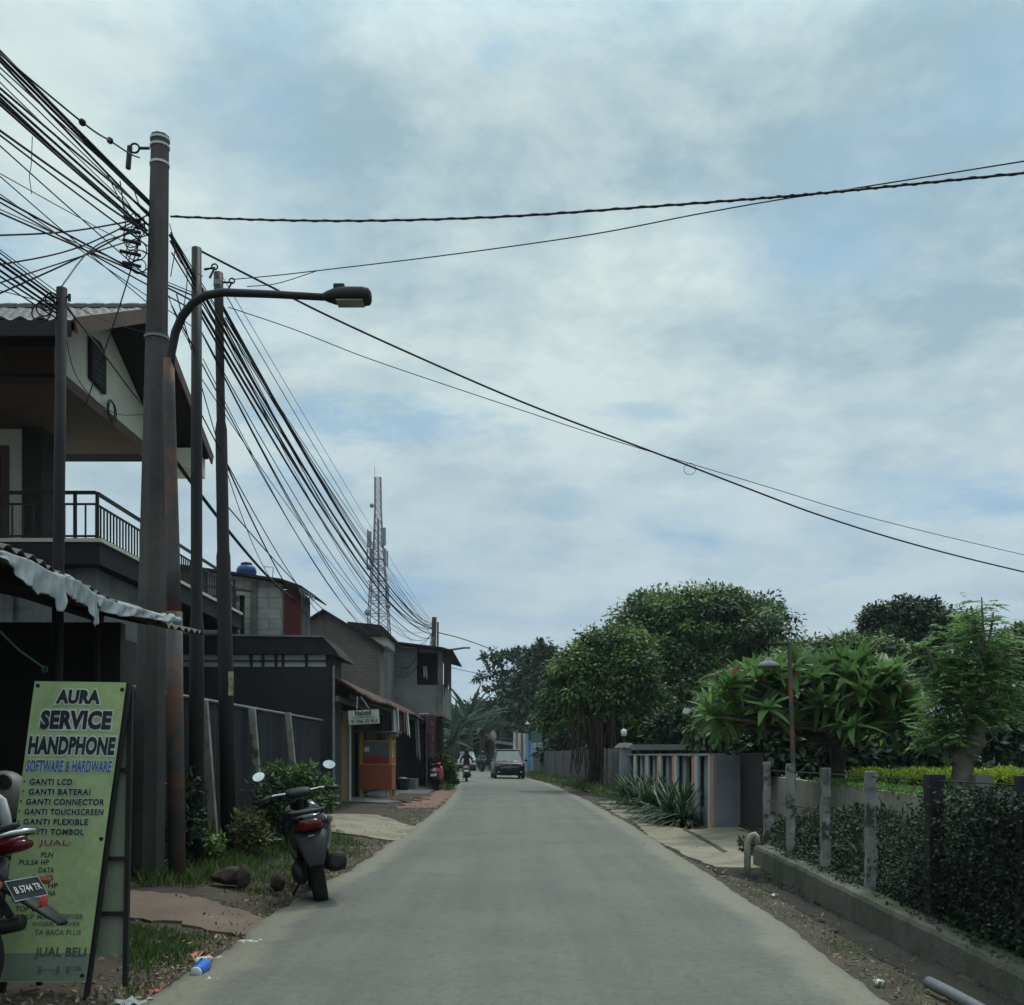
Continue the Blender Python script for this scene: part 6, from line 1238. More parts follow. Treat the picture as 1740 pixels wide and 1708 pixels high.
# round emblem on its front
# red scooter parked by shops
s2 = scooter('motor_scooter', 'red scooter parked on the verge beside the end post of the shops', (-2.88, 40.3, .05), R(-4), R(-6), m_redp, 'white', m_plate)
s3 = scooter('motor_scooter', 'red scooter ridden away down the road by a rider in black', (-2.38, 53.6, .0), R(2), 0, m_redp, 'white', m_plate)
s4 = scooter('motor_scooter', 'dark scooter coming towards the camera beside the white car', (-2.45, 84, .0), R(176), 0, m_plastic, 'red', None)
s5 = scooter('motor_scooter', 'dark scooter ridden far off by the white van', (-6.6, 108, .0), R(10), 0, m_plastic, 'red', m_plate)
# left edge: underbone motorcycle, only its raised tail in the frame
def underbone(label, loc, rz):
    root = thing('motorcycle', label, 'motorcycle', loc, rz); R_ = .30; wheel(root, -.63, R_, .05); wheel(root, .63, R_, .045)
    L = lambda secs, n_, m_: MB().loft(secs, 18).build(n_, m_, root, local=True, smooth=True)
    L([(-1.07, 0, .93, .02, .015, 2.2), (-1.0, 0, .905, .055, .03, 2.5), (-.85, 0, .86, .095, .06, 2.6), (-.6, 0, .78, .12, .09, 2.6), (-.3, 0, .70, .12, .10, 2.5), (-.05, 0, .62, .10, .1, 2.4), (.25, 0, .55, .07, .08, 2.2)], 'tail_body', m_maroon)
    L([(-1.02, 0, 1.0, .03, .015, 2.2), (-.92, 0, .965, .085, .03, 2.5), (-.6, 0, .885, .12, .04, 2.6), (-.25, 0, .81, .12, .045, 2.6), (.1, 0, .76, .09, .04, 2.4), (.2, 0, .75, .04, .02, 2)], 'seat', m_seat)
    MB().tube([(-.12, -.5, .83), (-.125, -.9, .925), (-.10, -1.07, .965), (0, -1.12, .975), (.10, -1.07, .965), (.125, -.9, .925), (.12, -.5, .83)], .016, 8).build('grab_rail', m_chrome, root, local=True, smooth=True)
    L([(-1.10, 0, .90, .03, .02, 2.2), (-1.05, 0, .895, .06, .035, 2.5), (-.96, 0, .87, .08, .035, 2.5)], 'tail_lamp', m_redl)
    b = MB(); b.loft([(-1.30, 0, .49, .04, .012, 2.4), (-1.18, 0, .56, .06, .018, 2.5), (-1.0, 0, .66, .07, .025, 2.5), (-.8, 0, .74, .07, .03, 2.5)], 12); b.build('rear_mudguard', m_plastic, root, local=True, smooth=True)
    pl = MB().obox((0, -1.08, .665), (.25, .006, .11), Matrix.Rotation(R(-32), 3, 'X') @ Matrix.Rotation(R(0), 3, 'Z')).build('licence_plate', m_black, root, local=True)
    MB().obox((0, -1.08, .665), (.262, .004, .122), Matrix.Rotation(R(-32), 3, 'X')).build('plate_frame', m_chrome, pl, local=True)
    V_, F_t = text_verts('B 5744 TR', .02); xs = [v[0] for v in V_]; Mr = Matrix.Translation((0, -1.0845, .667)) @ Matrix.Rotation(R(-32), 4, 'X') @ Matrix.Rotation(R(90), 4, 'X')
    w_ = max(xs); bb_ = MB(); bb_.add([Mr @ Vector(((v[0] / w_ - .5) * .21, (v[1] - .36) * .055, .004)) for v in V_], F_t); bb_.build('lettering', m_white, pl, local=True)
    MB().lathe([(0, 0), (.03, .004), (.03, .012)], (0, -1.19, .60), 'y', 12).build('reflector', pm('red reflector', (.6, .06, .05), None, 3, .3), root, local=True)
    MB().tube([(-.13, -1.02, .70), (-.22, -1.05, .68)], .02, 8).build('indicator', m_or, root, local=True); MB().tube([(.13, -1.02, .70), (.22, -1.05, .68)], .02, 8).build('indicator', m_or, root, local=True)
    L([(-.95, .13, .46, .045, .045, 2.2), (-.5, .13, .36, .045, .045, 2.2), (0, .11, .27, .03, .03, 2)], 'exhaust', m_rim); L([(-.3, 0, .33, .12, .12, 2.5), (.2, 0, .36, .12, .14, 2.5)], 'engine', m_rim)
    for s in (-1, 1): MB().beam((s * .09, -.63, R_), (s * .09, -.1, .4), .03, .05).build('swing_arm', m_plastic, root, local=True); MB().tube([(s * .11, -.6, .34), (s * .11, -.52, .7)], .028, 8).build('shock_absorber', m_chrome, root, local=True)
    L([(-.98, 0, .52, .03, .02, 2.2), (-.9, 0, .60, .05, .03, 2.3), (-.6, 0, .64, .055, .03, 2.3), (-.3, 0, .55, .05, .03, 2.2)], 'inner_fender', m_plastic)
    bake(MB().loft([(0, 0, 0, .1, .03, 2.4), (.3, 0, 0, .17, .05, 2.4), (.55, 0, 0, .1, .04, 2.4)], 14), Matrix.Translation((0, .4, .45)) @ Matrix.Rotation(R(70), 4, 'X')).build('leg_shield', m_maroon, root, local=True, smooth=True)
    MB().tube([(-.34, .35, .98), (0, .45, 1.0), (.34, .35, .98)], .014, 8).build('handlebar', m_chrome, root, local=True); MB().tube([(0, .45, 1.0), (0, .63, R_)], .03, 8).build('front_fork', m_plastic, root, local=True)
    return root
fw_ = R(78); wc = P(-80, 1618, 5.5); fx, fy = -math.sin(fw_), math.cos(fw_)
u1 = underbone('maroon and black motorcycle whose raised tail pokes in beside the green banner', (wc.x + .63 * fx, wc.y + .63 * fy, .03), fw_)
s6 = scooter('motor_scooter', 'dusty grey scooter parked behind the maroon motorcycle', (-3.95, 6.25, .08), R(84), R(-4), m_greyp)
t = thing('helmet', 'dull beige open helmet resting on the grey scooter seat', 'helmet', P(10, 1360, 6.3))
b = MB(); c = P(8, 1352, 6.3); b.ball(c, (.15, .14, .155), 20, 12); b.build('helmet_shell', m_greyp, t, smooth=True); MB().lathe([(0, -.02), (.045, -.015), (.05, 0)], P(24, 1328, 6.3) + Vector((0, -.125, 0)), 'y', 14).build('vent', m_black, t)
b = MB(); b.tube([P(-14, 1350, 6.1), P(2, 1362, 6.1), P(8, 1385, 6.1), P(16, 1425, 6.1)], [.03, .034, .034, .03], 8); tag(b.build('white_pipe', m_white, smooth=True), 'short curved white pipe between the helmet and the motorcycle seat', 'pipe')

def car(name, label, cat, loc, rz, paint, W_=1.74, L_=4.4, H_=1.68, hood=True, dark_low=None, wcol=None):
    """local: +y is the front"""
    root = thing(name, label, cat, loc, rz); w = W_ / 2; f, r = L_ / 2, -L_ / 2; glass = pm('car glass', (.05, .06, .065) if not dark_low else (.46, .5, .51), None, 1, .05, 0, spec=1.0)  # pale variant has the sky's reflection put into the glass colour
    nose = .92 if hood else 1.1
    L = lambda secs, n_, m_, **k: MB().loft(secs, 28).build(n_, m_, root, local=True, smooth=True, **k)
    L([(r, 0, .66, w * .86, .36, 5), (r + .12, 0, .66, w * .96, .42, 5), (r + .6, 0, .66, w, .44, 6), (f - 1.2, 0, .66, w, .43, 6), (f - .5, 0, .63, w * .98, .40, 6), (f - .12, 0, .58, w * .93, .36, 5), (f, 0, .55, w * .82, .30, 4)], 'body', paint)
    b = MB(); tw = w * .76; bw_ = w * .94; zb, zt = 1.0, H_; yf0, yf1, yr0, yr1 = f - 1.05, f - 1.75, r + .15, r + .55
    b.add([(-bw_, yr0, zb), (bw_, yr0, zb), (bw_, yf0, zb), (-bw_, yf0, zb), (-tw, yr1, zt - .06), (tw, yr1, zt - .06), (tw, yf1, zt - .06), (-tw, yf1, zt - .06)], [(3, 2, 1, 0), (4, 5, 6, 7), (0, 1, 5, 4), (1, 2, 6, 5), (2, 3, 7, 6), (3, 0, 4, 7)]); b.build('cabin', paint, root, local=True, bevel=.05)
    L([(yr1 - .08, 0, zt - .06, tw * .9, .03, 3), (yr1 + .2, 0, zt - .05, tw * .99, .05, 3), (yf1 - .2, 0, zt - .05, tw * .99, .05, 3), (yf1 + .08, 0, zt - .07, tw * .92, .03, 3)], 'roof', paint)
    def pane(name_, q):
        c = sum((Vector(v) for v in q), Vector()) / 4; n = (Vector(q[1]) - Vector(q[0])).cross(Vector(q[2]) - Vector(q[1])).normalized(); n = n if n.dot(c - Vector((0, 0, 1.2))) > 0 else -n
        MB().prism([Vector(v) + n * .004 for v in q], n * .012).build(name_, glass, root, local=True)
    I = lambda a, b_, t_: tuple(a[i] + (b_[i] - a[i]) * t_ for i in range(3))
    fl, fr_, tl_, tr2 = (-bw_, yf0, zb), (bw_, yf0, zb), (-tw, yf1, zt - .06), (tw, yf1, zt - .06)
    pane('windscreen', [I(I(fl, fr_, .06), I(tl_, tr2, .06), .06), I(I(fl, fr_, .94), I(tl_, tr2, .94), .06), I(I(fl, fr_, .93), I(tl_, tr2, .93), .92), I(I(fl, fr_, .07), I(tl_, tr2, .07), .92)])
    bl_, br_, ul, ur = (-bw_, yr0, zb), (bw_, yr0, zb), (-tw, yr1, zt - .06), (tw, yr1, zt - .06)
    pane('rear_window', [I(I(bl_, br_, .1), I(ul, ur, .1), .12), I(I(bl_, br_, .9), I(ul, ur, .9), .12), I(I(bl_, br_, .88), I(ul, ur, .88), .9), I(I(bl_, br_, .12), I(ul, ur, .12), .9)])
    for s in (-1, 1):
        for (a0, a1) in ((.10, .34), (.37, .63), (.66, .9)):
            q = [(s * bw_, yr0 + (yf0 - yr0) * a0, zb), (s * bw_, yr0 + (yf0 - yr0) * a1, zb), (s * tw, yr1 + (yf1 - yr1) * a1, zt - .06), (s * tw, yr1 + (yf1 - yr1) * a0, zt - .06)]; pane('side_window', [I(q[0], q[3], .1), I(q[1], q[2], .1), I(q[1], q[2], .88), I(q[0], q[3], .88)])
        for y in (f - .85, r + .85):
            wb = MB(); wb.ring((s * (w - .1), y, .33), .24, (.09, .1), 'x', 24, 8); o = wb.build('wheel', m_tyre, root, local=True, smooth=True); MB().lathe([(.0, .08 * s), (.1, .07 * s), (.2, .085 * s), (.21, .0)], (s * (w - .1), y, .33), 'x', 16).build('rim', m_steel, o, local=True)
        MB().loft([(f - .06, s * w * .62, .78, .20, .055, 2.6), (f - .02, s * w * .62, .78, .17, .045, 2.6), (f + .0, s * w * .60, .78, .12, .03, 2.4)], 12).build('headlight', m_steel, root, local=True, smooth=True)
        MB().ball((s * w * .70, f - .03, .42), (.09, .05, .045), 10, 6).build('fog_light', m_plate, root, local=True, smooth=True)
        MB().obox((s * w * .84, r + .02, .85), (.14, .06, .22)).build('tail_light', m_redl, root, local=True, bevel=.02)
        MB().loft([(yf0 - .28, s * (w + .10), 1.08, .09, .07, 2.6), (yf0 - .18, s * (w + .10), 1.08, .085, .065, 2.6)], 12).build('side_mirror', paint, root, local=True, smooth=True)
    L([(f - .05, 0, .62, w * .60, .13, 5), (f + .012, 0, .62, w * .56, .11, 5)], 'grille', m_gloss); MB().box(-w * .62, w * .62, f - .04, f + .02, .70, .725).build('grille_bar', m_steel, root, local=True)
    MB().ball((0, f + .02, .76), (.06, .015, .04), 10, 6).build('badge', m_steel, root, local=True); MB().box(-.22, .22, f + .013, f + .03, .50, .60).build('licence_plate', m_black if dark_low is None else m_plate, root, local=True); MB().box(-.22, .22, r - .03, r + .02, .55, .66).build('licence_plate', m_plate, root, local=True)
    MB().box(-w * .66, w * .66, f - .06, f - .0, .25, .33).build('bumper_lip', m_plastic if dark_low is None else dark_low, root, local=True, bevel=.02)
    if dark_low: L([(r - .03, 0, .42, w * .9, .18, 5), (r + .2, 0, .42, w * .98, .2, 5)], 'rear_bumper', dark_low)
    for s in (-1, 1): MB().tube([(s * tw * .9, yr1, zt), (s * tw * .9, yr1 + .2, zt + .03), (s * tw * .9, yf1 - .3, zt + .03), (s * tw * .9, yf1, zt - .01)], .018, 6).build('roof_rail', m_steel, root, local=True)
    return root
m_darkcar = pm('dark metallic paint', (.008, .009, .011), None, 3, .35, 0, spec=.25); m_whitecar = pm('silver white paint', (.66, .68, .68), None, 3, .3, 0, spec=.6)
car('car', 'dark people carrier with chrome roof rails driving towards the camera', 'car', (-.27, 61.0, 0), R(184), m_darkcar, W_=1.84, H_=1.74)
car('car', 'silver white people carrier with dark bumper ahead of the red scooter rider', 'car', (-4.15, 90, 0), R(5), m_whitecar, W_=1.82, dark_low=m_plastic)
t = thing('van', 'white box van far off at the road bend beyond the shops', 'van', (-8.1, 124, 0), R(12))
MB().box(-.95, .95, -2.3, 1.2, .55, 2.15).build('cargo_box', m_white, t, local=True, bevel=.08); MB().prism([(-.9, 1.22, .5), (-.9, 2.4, .5), (-.9, 2.4, 1.15), (-.9, 1.9, 1.85), (-.9, 1.22, 1.9)], (1.8, 0, 0)).build('cab', m_white, t, local=True, bevel=.05); MB().box(-.7, .7, -2.33, -2.31, 1.3, 1.95).build('rear_window', m_gloss, t, local=True); MB().box(-.95, .95, -2.36, -2.3, .4, .6).build('rear_bumper', m_plastic, t, local=True)
for s in (-1, 1):
    for y in (-1.4, 1.6): MB().ring((s * .82, y, .35), .26, (.09, .1), 'x', 20, 8).build('wheel', m_tyre, t, local=True, smooth=True)

# ------------------------------------------------------------------ riders
m_skin = pm('skin', (.22, .115, .07), None, 3, .6); m_hair = pm('dark hair', (.012, .011, .011), None, 3, .6)
def rider(label, loc, rz, top, sleeve, legs, head, headmat, helmet_label=None):
    """seated figure, feet on the floorboard, hands on the grips; local +y forward"""
    J = {'pel': ((0, -.28, .86), .15), 'spi': ((0, -.26, 1.05), .15), 'che': ((0, -.22, 1.24), .16), 'nek': ((0, -.19, 1.41), .06), 'hea': ((0, -.16, 1.52), .09), 'hed': ((0, -.155, 1.62), .085)}
    E = [('pel', 'spi'), ('spi', 'che'), ('che', 'nek'), ('nek', 'hea'), ('hea', 'hed')]
    for s, k in ((-1, 'l'), (1, 'r')):
        J.update({k + 'sh': ((s * .19, -.2, 1.34), .075), k + 'el': ((s * .31, -.02, 1.12), .055), k + 'wr': ((s * .33, .26, 1.0), .042), k + 'ha': ((s * .335, .36, .985), .045), k + 'hi': ((s * .10, -.25, .84), .11), k + 'kn': ((s * .17, .16, .82), .085), k + 'an': ((s * .13, .18, .38), .055), k + 'to': ((s * .13, .34, .315), .05)})
        E += [('che', k + 'sh'), (k + 'sh', k + 'el'), (k + 'el', k + 'wr'), (k + 'wr', k + 'ha'), ('pel', k + 'hi'), (k + 'hi', k + 'kn'), (k + 'kn', k + 'an'), (k + 'an', k + 'to')]
    ks = list(J); me = bpy.data.meshes.new('skel'); me.from_pydata([J[k][0] for k in ks], [(ks.index(a), ks.index(b)) for a, b in E], []); o = bpy.data.objects.new('skel', me); COL.objects.link(o)
    sk = o.modifiers.new('skin', 'SKIN'); sk.use_smooth_shade = True; o.modifiers.new('sub', 'SUBSURF').levels = 1; o.modifiers['sub'].render_levels = 1
    for i, k in enumerate(ks): r_ = J[k][1]; me.skin_vertices[0].data[i].radius = (r_, r_ * (.75 if k in ('pel', 'spi', 'che') else 1)); 
    me.skin_vertices[0].data[0].use_root = True
    bpy.context.view_layer.update(); ev = o.evaluated_get(bpy.context.evaluated_depsgraph_get()); m2 = bpy.data.meshes.new_from_object(ev); bpy.data.objects.remove(o)
    root = bpy.data.objects.new('person', m2); COL.objects.link(root); root.location = loc; root.rotation_euler = (0, 0, rz); tag(root, label, 'person')
    m2.materials.clear()
    for m_ in (top, sleeve, legs, m_skin): m2.materials.append(m_)
    for p_ in m2.polygons:
        c = p_.center; p_.use_smooth = True
        p_.material_index = 3 if (c.z > 1.42 and abs(c.x) < .12) or (c.y > .3 and c.z > .9) else (2 if c.z < .88 else (1 if abs(c.x) > .2 else 0))
    b = MB(); c0 = (0, -.165, 1.585)
    if head == 'hood': b.ball((0, -.185, 1.57), (.125, .135, .165), 16, 10); b.loft([(-.32, 0, 1.36, .10, .10, 2.2), (-.22, 0, 1.40, .17, .08, 2.2), (-.12, 0, 1.40, .15, .07, 2.2)], 14)
    else: b.ball((0, -.17, 1.60), (.135, .15, .145), 16, 10)
    b.build('headscarf' if head == 'hood' else 'helmet', headmat, root, local=True, smooth=True)
    for s in (-.035, .035): MB().ball((s, -.07, 1.56), (.012, .01, .008), 8, 6).build('eye', m_hair, root, local=True)
    return root
m_blk = pm('black cloth', (.014, .014, .018), (.02, .02, .024), 4, .9); m_redc = pm('red sleeve', (.34, .05, .035), None, 4, .8); m_bluec = pm('blue grey jacket', (.09, .13, .17), (.07, .1, .14), 4, .8)
rider('rider in black headscarf and jacket with red sleeves, riding a red scooter', (-2.38, 53.6, 0), R(2), m_blk, m_redc, m_blk, 'hood', m_blk)
rider('rider in a blue grey jacket coming towards the camera beside the white car', (-2.45, 84, 0), R(176), m_bluec, m_bluec, m_blk, 'helmet', m_gloss)
rider('rider in dark clothes far off near the white van', (-6.6, 108, 0), R(10), m_blk, m_blk, m_blk, 'helmet', m_gloss)

# ------------------------------------------------------------------ stones and rubbish
m_stone = pm('dark stone', (.085, .065, .05), (.042, .035, .03), 7, .95, 1.0, 24)
def rock(label, c, r_, seed):
    rg = np.random.default_rng(seed); bm = bmesh.new(); q = rg.normal(size=(34, 3)); q = unit(q) * (.82 + .3 * rg.random((34, 1))); q[:, 2] = np.maximum(q[:, 2], -.75)
    for v in q: bm.verts.new((v[0] * r_[0] if hasattr(r_, '__len__') else v[0] * r_, v[1] * r_[1], v[2] * r_[2]))
    h = bmesh.ops.convex_hull(bm, input=bm.verts); bmesh.ops.delete(bm, geom=[g_ for g_ in h['geom_interior'] if isinstance(g_, bmesh.types.BMVert)], context='VERTS')
    me = bpy.data.meshes.new('rock'); bm.to_mesh(me); bm.free(); me.materials.append(m_stone); o = bpy.data.objects.new('rock', me); COL.objects.link(o); o.location = c; q_ = o.modifiers.new('bevel', 'BEVEL'); q_.width = min(r_) * .12; q_.segments = 2
    tag(o, label, 'rock', 'brown rocks at the pole feet')
c = G(385, 1506, .05); rock('large flat brown rock in front of the stepped black pole', (c.x + .0, c.y + .1, .14), (.22, .16, .12), 1); c = G(410, 1510, .05); rock('upright brown rock at the end of the large flat rock', (c.x - .0, c.y + .1, .15), (.09, .10, .14), 4)
c = G(468, 1512, .05); rock('squat brown stone close to the black scooter wheel', (c.x, c.y + .1, .10), (.08, .08, .10), 6)
c = G(332, 1650, .03); c.z = gz(c.x, c.y) + .004; t = thing('bottle', 'blue plastic bottle with white base lying at the road edge', 'bottle', c); m_bb = pm('blue bottle', (.02, .12, .50), (.03, .15, .55), 4, .3)
Mb = Matrix.Translation(c + Vector((0, 0, .046))) @ Matrix.Rotation(R(-4), 4, 'Z') @ Matrix.Rotation(R(7), 4, 'X') @ Matrix.Scale(1.3, 4)
bake(MB().lathe([(0, 0), (.026, .0), (.03, .006), (.03, .012)], (0, 0, 0), 'y', 16), Mb).build('bottle_base', m_white, t, smooth=True); bake(MB().lathe([(.031, .012), (.033, .03), (.033, .12), (.03, .14), (.014, .17)], (0, 0, 0), 'y', 16), Mb).build('bottle_body', m_bb, t, smooth=True); bake(MB().lathe([(.014, .17), (.016, .172), (.016, .2), (0, .2)], (0, 0, 0), 'y', 12), Mb).build('bottle_cap', pm('orange cap', (.5, .16, .08), None), t)
def scrap(label, px, py, w, h, mat, seed, cat='litter'):
    c = G(px, py, .04); c.z = gz(c.x, c.y) + .02; rnd = random.Random(seed); b = MB()
    b.grid(lambda u, v: (c.x + (u - .5) * w + .02 * math.sin(v * 7 + seed), c.y + (v - .5) * h + .02 * math.sin(u * 9 + seed), c.z + .018 * math.sin(u * 13 + seed) * math.cos(v * 9) + .02 * rnd.random()), 7, 6); tag(b.build('litter', mat, smooth=True, solid=.002), label, cat)
scrap('crumpled off white scrap at the ragged road edge', 425, 1592, .17, .12, m_halo, 1); scrap('salmon coloured wrapper above the blue bottle', 335, 1612, .07, .16, m_orange, 2); scrap('small pink scrap near the sign stand feet', 267, 1672, .045, .1, pm('pink scrap', (.5, .15, .13), None), 3); scrap('pale torn plastic beside the blue bottle', 357, 1618, .16, .08, m_halo, 4); scrap('white plastic cup scrap on the rocks', 372, 1462, .13, .1, m_white, 5); scrap('grey white plastic sheet beside the rusty pole foot', 327, 1478, .18, .2, m_tarp, 6); scrap('grey rubble of plastic near the sign feet', 226, 1690, .2, .12, m_tarp, 7); scrap('thin pale scrap by the road edge past the bottle', 362, 1655, .07, .05, m_halo, 8); scrap('white scrap on the dirt verge by the ditch', 1315, 1510, .06, .04, m_white, 9); scrap('pale stick piece standing in the dirt near the loose pipe', 1494, 1658, .03, .05, m_halo, 10)
for i, (px, py, r_, lab) in enumerate(((1390, 1552, .05, 'flat stone on the dirt verge before the ditch'), (1413, 1568, .045, 'stone lying nearest the ditch shadow'), (700, 1428, .05, 'stone at the corner of the shop apron'), (645, 1345, .04, 'stone under the food cart'))): c = G(px, py); c.z = gz(c.x, c.y) + .01; rock(lab, c, (r_ * 1.6, r_, r_ * .5), i + 20)

# ------------------------------------------------------------------ cables
def cr(pts, per=8):
    pts = [Vector(p) for p in pts]; pts = [pts[0] * 2 - pts[1]] + pts + [pts[-1] * 2 - pts[-2]]; out = []
    for i in range(1, len(pts) - 2):
        a, b_, c, d_ = pts[i - 1:i + 3]
        for k in range(per):
            t_ = k / per; out.append(.5 * ((2 * b_) + (c - a) * t_ + (2 * a - 5 * b_ + 4 * c - d_) * t_ * t_ + (3 * b_ - a - 3 * c + d_) * t_ ** 3))
    return out + [pts[-2]]
def cable(pts, r_, label, group=None, smooth=True, cat='cable'):
    b = MB(); b.tube(cr(pts) if smooth else pts, r_, 6); return tag(b.build('overhead_cable', m_cable, smooth=True), label, cat, group)
GB = 'cables from the tall concrete pole back along the street'
def back_cable(y0, y1, r_, label=GB and 'black overhead cable running from the tall concrete pole back along the street', X0=-3.95, X1=-3.92, ya=11.0, px1=258, k=.0035, grp=GB):
    """crosses the left picture edge at height y0 and meets the pole at y1"""
    B_ = P(px1, y1, ya); d0 = -X0 / 870 * F; Z0 = EYE + (HY - y0) / F * d0; dY = d0 - ya; s = (Z0 - B_.z - k * dY * dY) / dY
    pts = [Vector((B_.x + (X0 - B_.x) * (y - ya) / dY, y, B_.z + s * (y - ya) + k * (y - ya) ** 2)) for y in np.linspace(ya, -14, 26)]
    cable(pts, r_, label, grp, False)
rnd = random.Random(5)
for y0, y1, r_ in ((88, 345, .016), (98, 352, .013), (104, 372, .011), (150, 362, .010), (160, 385, .012), (172, 392, .013), (178, 398, .010), (125, 368, .006), (140, 380, .005), (222, 402, .010), (230, 418, .008), (248, 470, .006), (115, 340, .006), (166, 405, .008), (295, 432, .004), (300, 520, .005)): back_cable(y0, y1, r_, X0=-3.95 - rnd.random() * .25, px1=255 + rnd.uniform(-6, 3))
G2 = 'cables from the stepped black poles back along the street'
for y0, y1, r_ in ((336, 515, .010), (344, 530, .008), (362, 505, .009), (330, 560, .005), (356, 500, .005)): back_cable(y0, y1, r_, 'black overhead cable passing the tall concrete pole to the black steel poles', X0=-4.5 - rnd.random() * .2, ya=12.0, px1=334, grp=G2)
G3 = 'cables gathered at the short dark pole by the awning'
for y0, y1, r_ in ((440, 512, .010), (448, 520, .012), (460, 530, .010), (470, 536, .008), (430, 508, .006), (480, 545, .006), (494, 520, .004), (425, 500, .004)): back_cable(y0, y1, r_, 'black cable gathered at the short dark pole by the awning', X0=-4.05 - rnd.random() * .15, ya=8.8, px1=102, k=.006, grp=G3)
# cables from the left fanning up to the tall pole
for i, (a_, m_, c_, r_) in enumerate((((-60, 402, 9), (110, 394, 10), (245, 372, 10.9), .009), ((-60, 460, 9), (120, 425, 10), (250, 366, 10.9), .008), ((-60, 525, 9), (130, 440, 10), (245, 380, 10.9), .009), ((-60, 500, 9), (150, 432, 10), (250, 400, 10.9), .007), ((98, 495, 8.8), (160, 420, 10), (235, 392, 10.9), .007))):
    cable([P(*a_), P(*m_), P(*c_)], r_, 'service cable rising from the houses to the tall concrete pole', 'service cables rising to the tall concrete pole')
cable([P(102, 508, 8.8), P(180, 545, 10), P(245, 565, 11)], .004, 'thin slack wire between the short dark pole and the tall pole'); cable([P(240, 400, 10.9), P(200, 530, 11), P(145, 690, 11.3)], .007, 'single drop cable slanting from the tall pole down to the gable wall'); cable([P(112, 520, 8.8), P(175, 600, 12), P(240, 685, 14), P(300, 740, 15)], .011, 'thick cable slanting across the cream gable wall'); cable([P(105, 530, 8.8), P(130, 640, 9.2), P(190, 700, 10), P(245, 705, 11)], .004, 'loose thin wire looping across the gable wall')
cable([P(-20, 75, 7.6), P(140, 208, 8.5), P(188, 240, 9.4), P(222, 262, 10.4), P(237, 268, 11)], .008, 'joint studded cable ending at the bracket by the pole top'); 
for px, py, d_ in ((140, 208, 8.5), (187, 239, 9.4)): tag(MB().ball(P(px, py, d_), (.03, .035, .028), 10, 7).build('cable_joint', m_cable, smooth=True), ['round cable joint farther from the pole top', 'round cable joint nearer the pole top'][px > 150], 'cable joint')
for i, (x, y, x2, y2, x3, y3) in enumerate(((204, 308, 210, 350, 214, 392), (226, 318, 238, 350, 254, 366), (180, 292, 204, 340, 228, 376), (196, 318, 222, 352, 246, 400))): cable([P(x, y, 10.3), P(x2, y2, 10.6), P(x3, y3, 10.9)], .006, 'short drop loop hanging among the cables at the tall pole', 'drop loops at the tall pole')
cable([P(55, 232, 8), P(53, 280, 8), P(50, 300, 8), P(54, 330, 8)], .003, 'frayed wire end dangling beneath the cable bundle')
# down drops along the poles
for i, (x, y, x2, y2, x3, y3, d_) in enumerate(((288, 380, 297, 420, 290, 470, 10.8), (300, 430, 318, 470, 306, 560, 11.0), (285, 500, 300, 540, 330, 600, 11.2), (290, 410, 310, 450, 345, 470, 11.5))): cable([P(x, y, d_), P(x2, y2, d_), P(x3, y3, d_)], .005, 'loose cable tail curling between the poles', 'loose cable tails between the poles')
# from the poles away to the far pole
G4 = 'cables sagging from the near poles to the far pole'
def away(a_, sag, b_, r_, label='black overhead cable sagging away from the near poles to the far pole', grp=G4):
    A_, B_ = P(*a_), P(*b_); pts = [A_.lerp(B_, f) - Vector((0, 0, sag * 4 * f * (1 - f))) for f in np.linspace(0, 1, 30)]; cable(pts, r_, label, grp, False)
far = lambda: (735 + rnd.uniform(-2, 3), rnd.uniform(1060, 1085), 52)
for (x, y, d_, sag, r_) in ((378, 520, 13.3, .75, .020), (378, 524, 13.3, .9, .014), (383, 540, 13.3, .5, .010), (379, 545, 13.3, .35, .009), (380, 550, 13.3, 1.2, .010), (338, 520, 12, .9, .020), (338, 530, 12, 1.1, .014), (340, 560, 12, 1.5, .008), (338, 480, 12, .3, .007), (290, 400, 11, 1.0, .022), (290, 410, 11, 1.3, .014), (292, 430, 11, .8, .009), (290, 395, 11, .5, .007), (386, 505, 13.3, .2, .007), (345, 570, 12, 2.1, .010), (292, 520, 11, 2.3, .009), (378, 470, 13.3, .15, .005), (379, 560, 13.3, 1.6, .006), (380, 600, 13.3, 1.3, .006), (340, 640, 12, 1.4, .006)): away((x, y, d_), sag, far(), r_)
for i, (x, y, d_, sag, b_, r_, lab) in enumerate(((296, 780, 11.2, .15, (500, 1020, 26), .024, 'thick cable dropping past the eave to the block house'), (340, 700, 12, .3, (560, 1060, 31), .009, 'thin cable dropping to the raw brick gable roof'), (385, 790, 13.3, .5, (560, 1075, 32), .012, 'cable leaving the stepped pole low to the brick gable'), (386, 860, 13.3, .4, (640, 1090, 40), .009, 'cable running low to the concrete storey roof'), (300, 500, 11, .7, (480, 1000, 26), .007, 'slim cable falling to the tattered block house eave'), (380, 640, 13.3, .6, (655, 1080, 40), .009, 'cable reaching the dark roof before the phone mast'), (375, 530, 13.3, .5, (700, 1090, 43), .007, 'cable reaching the jutting concrete storey'), (345, 610, 12, .5, (620, 1062, 38), .006, 'fine cable reaching the low dark roof'))): away((x, y, d_), sag, b_, r_, lab, None)
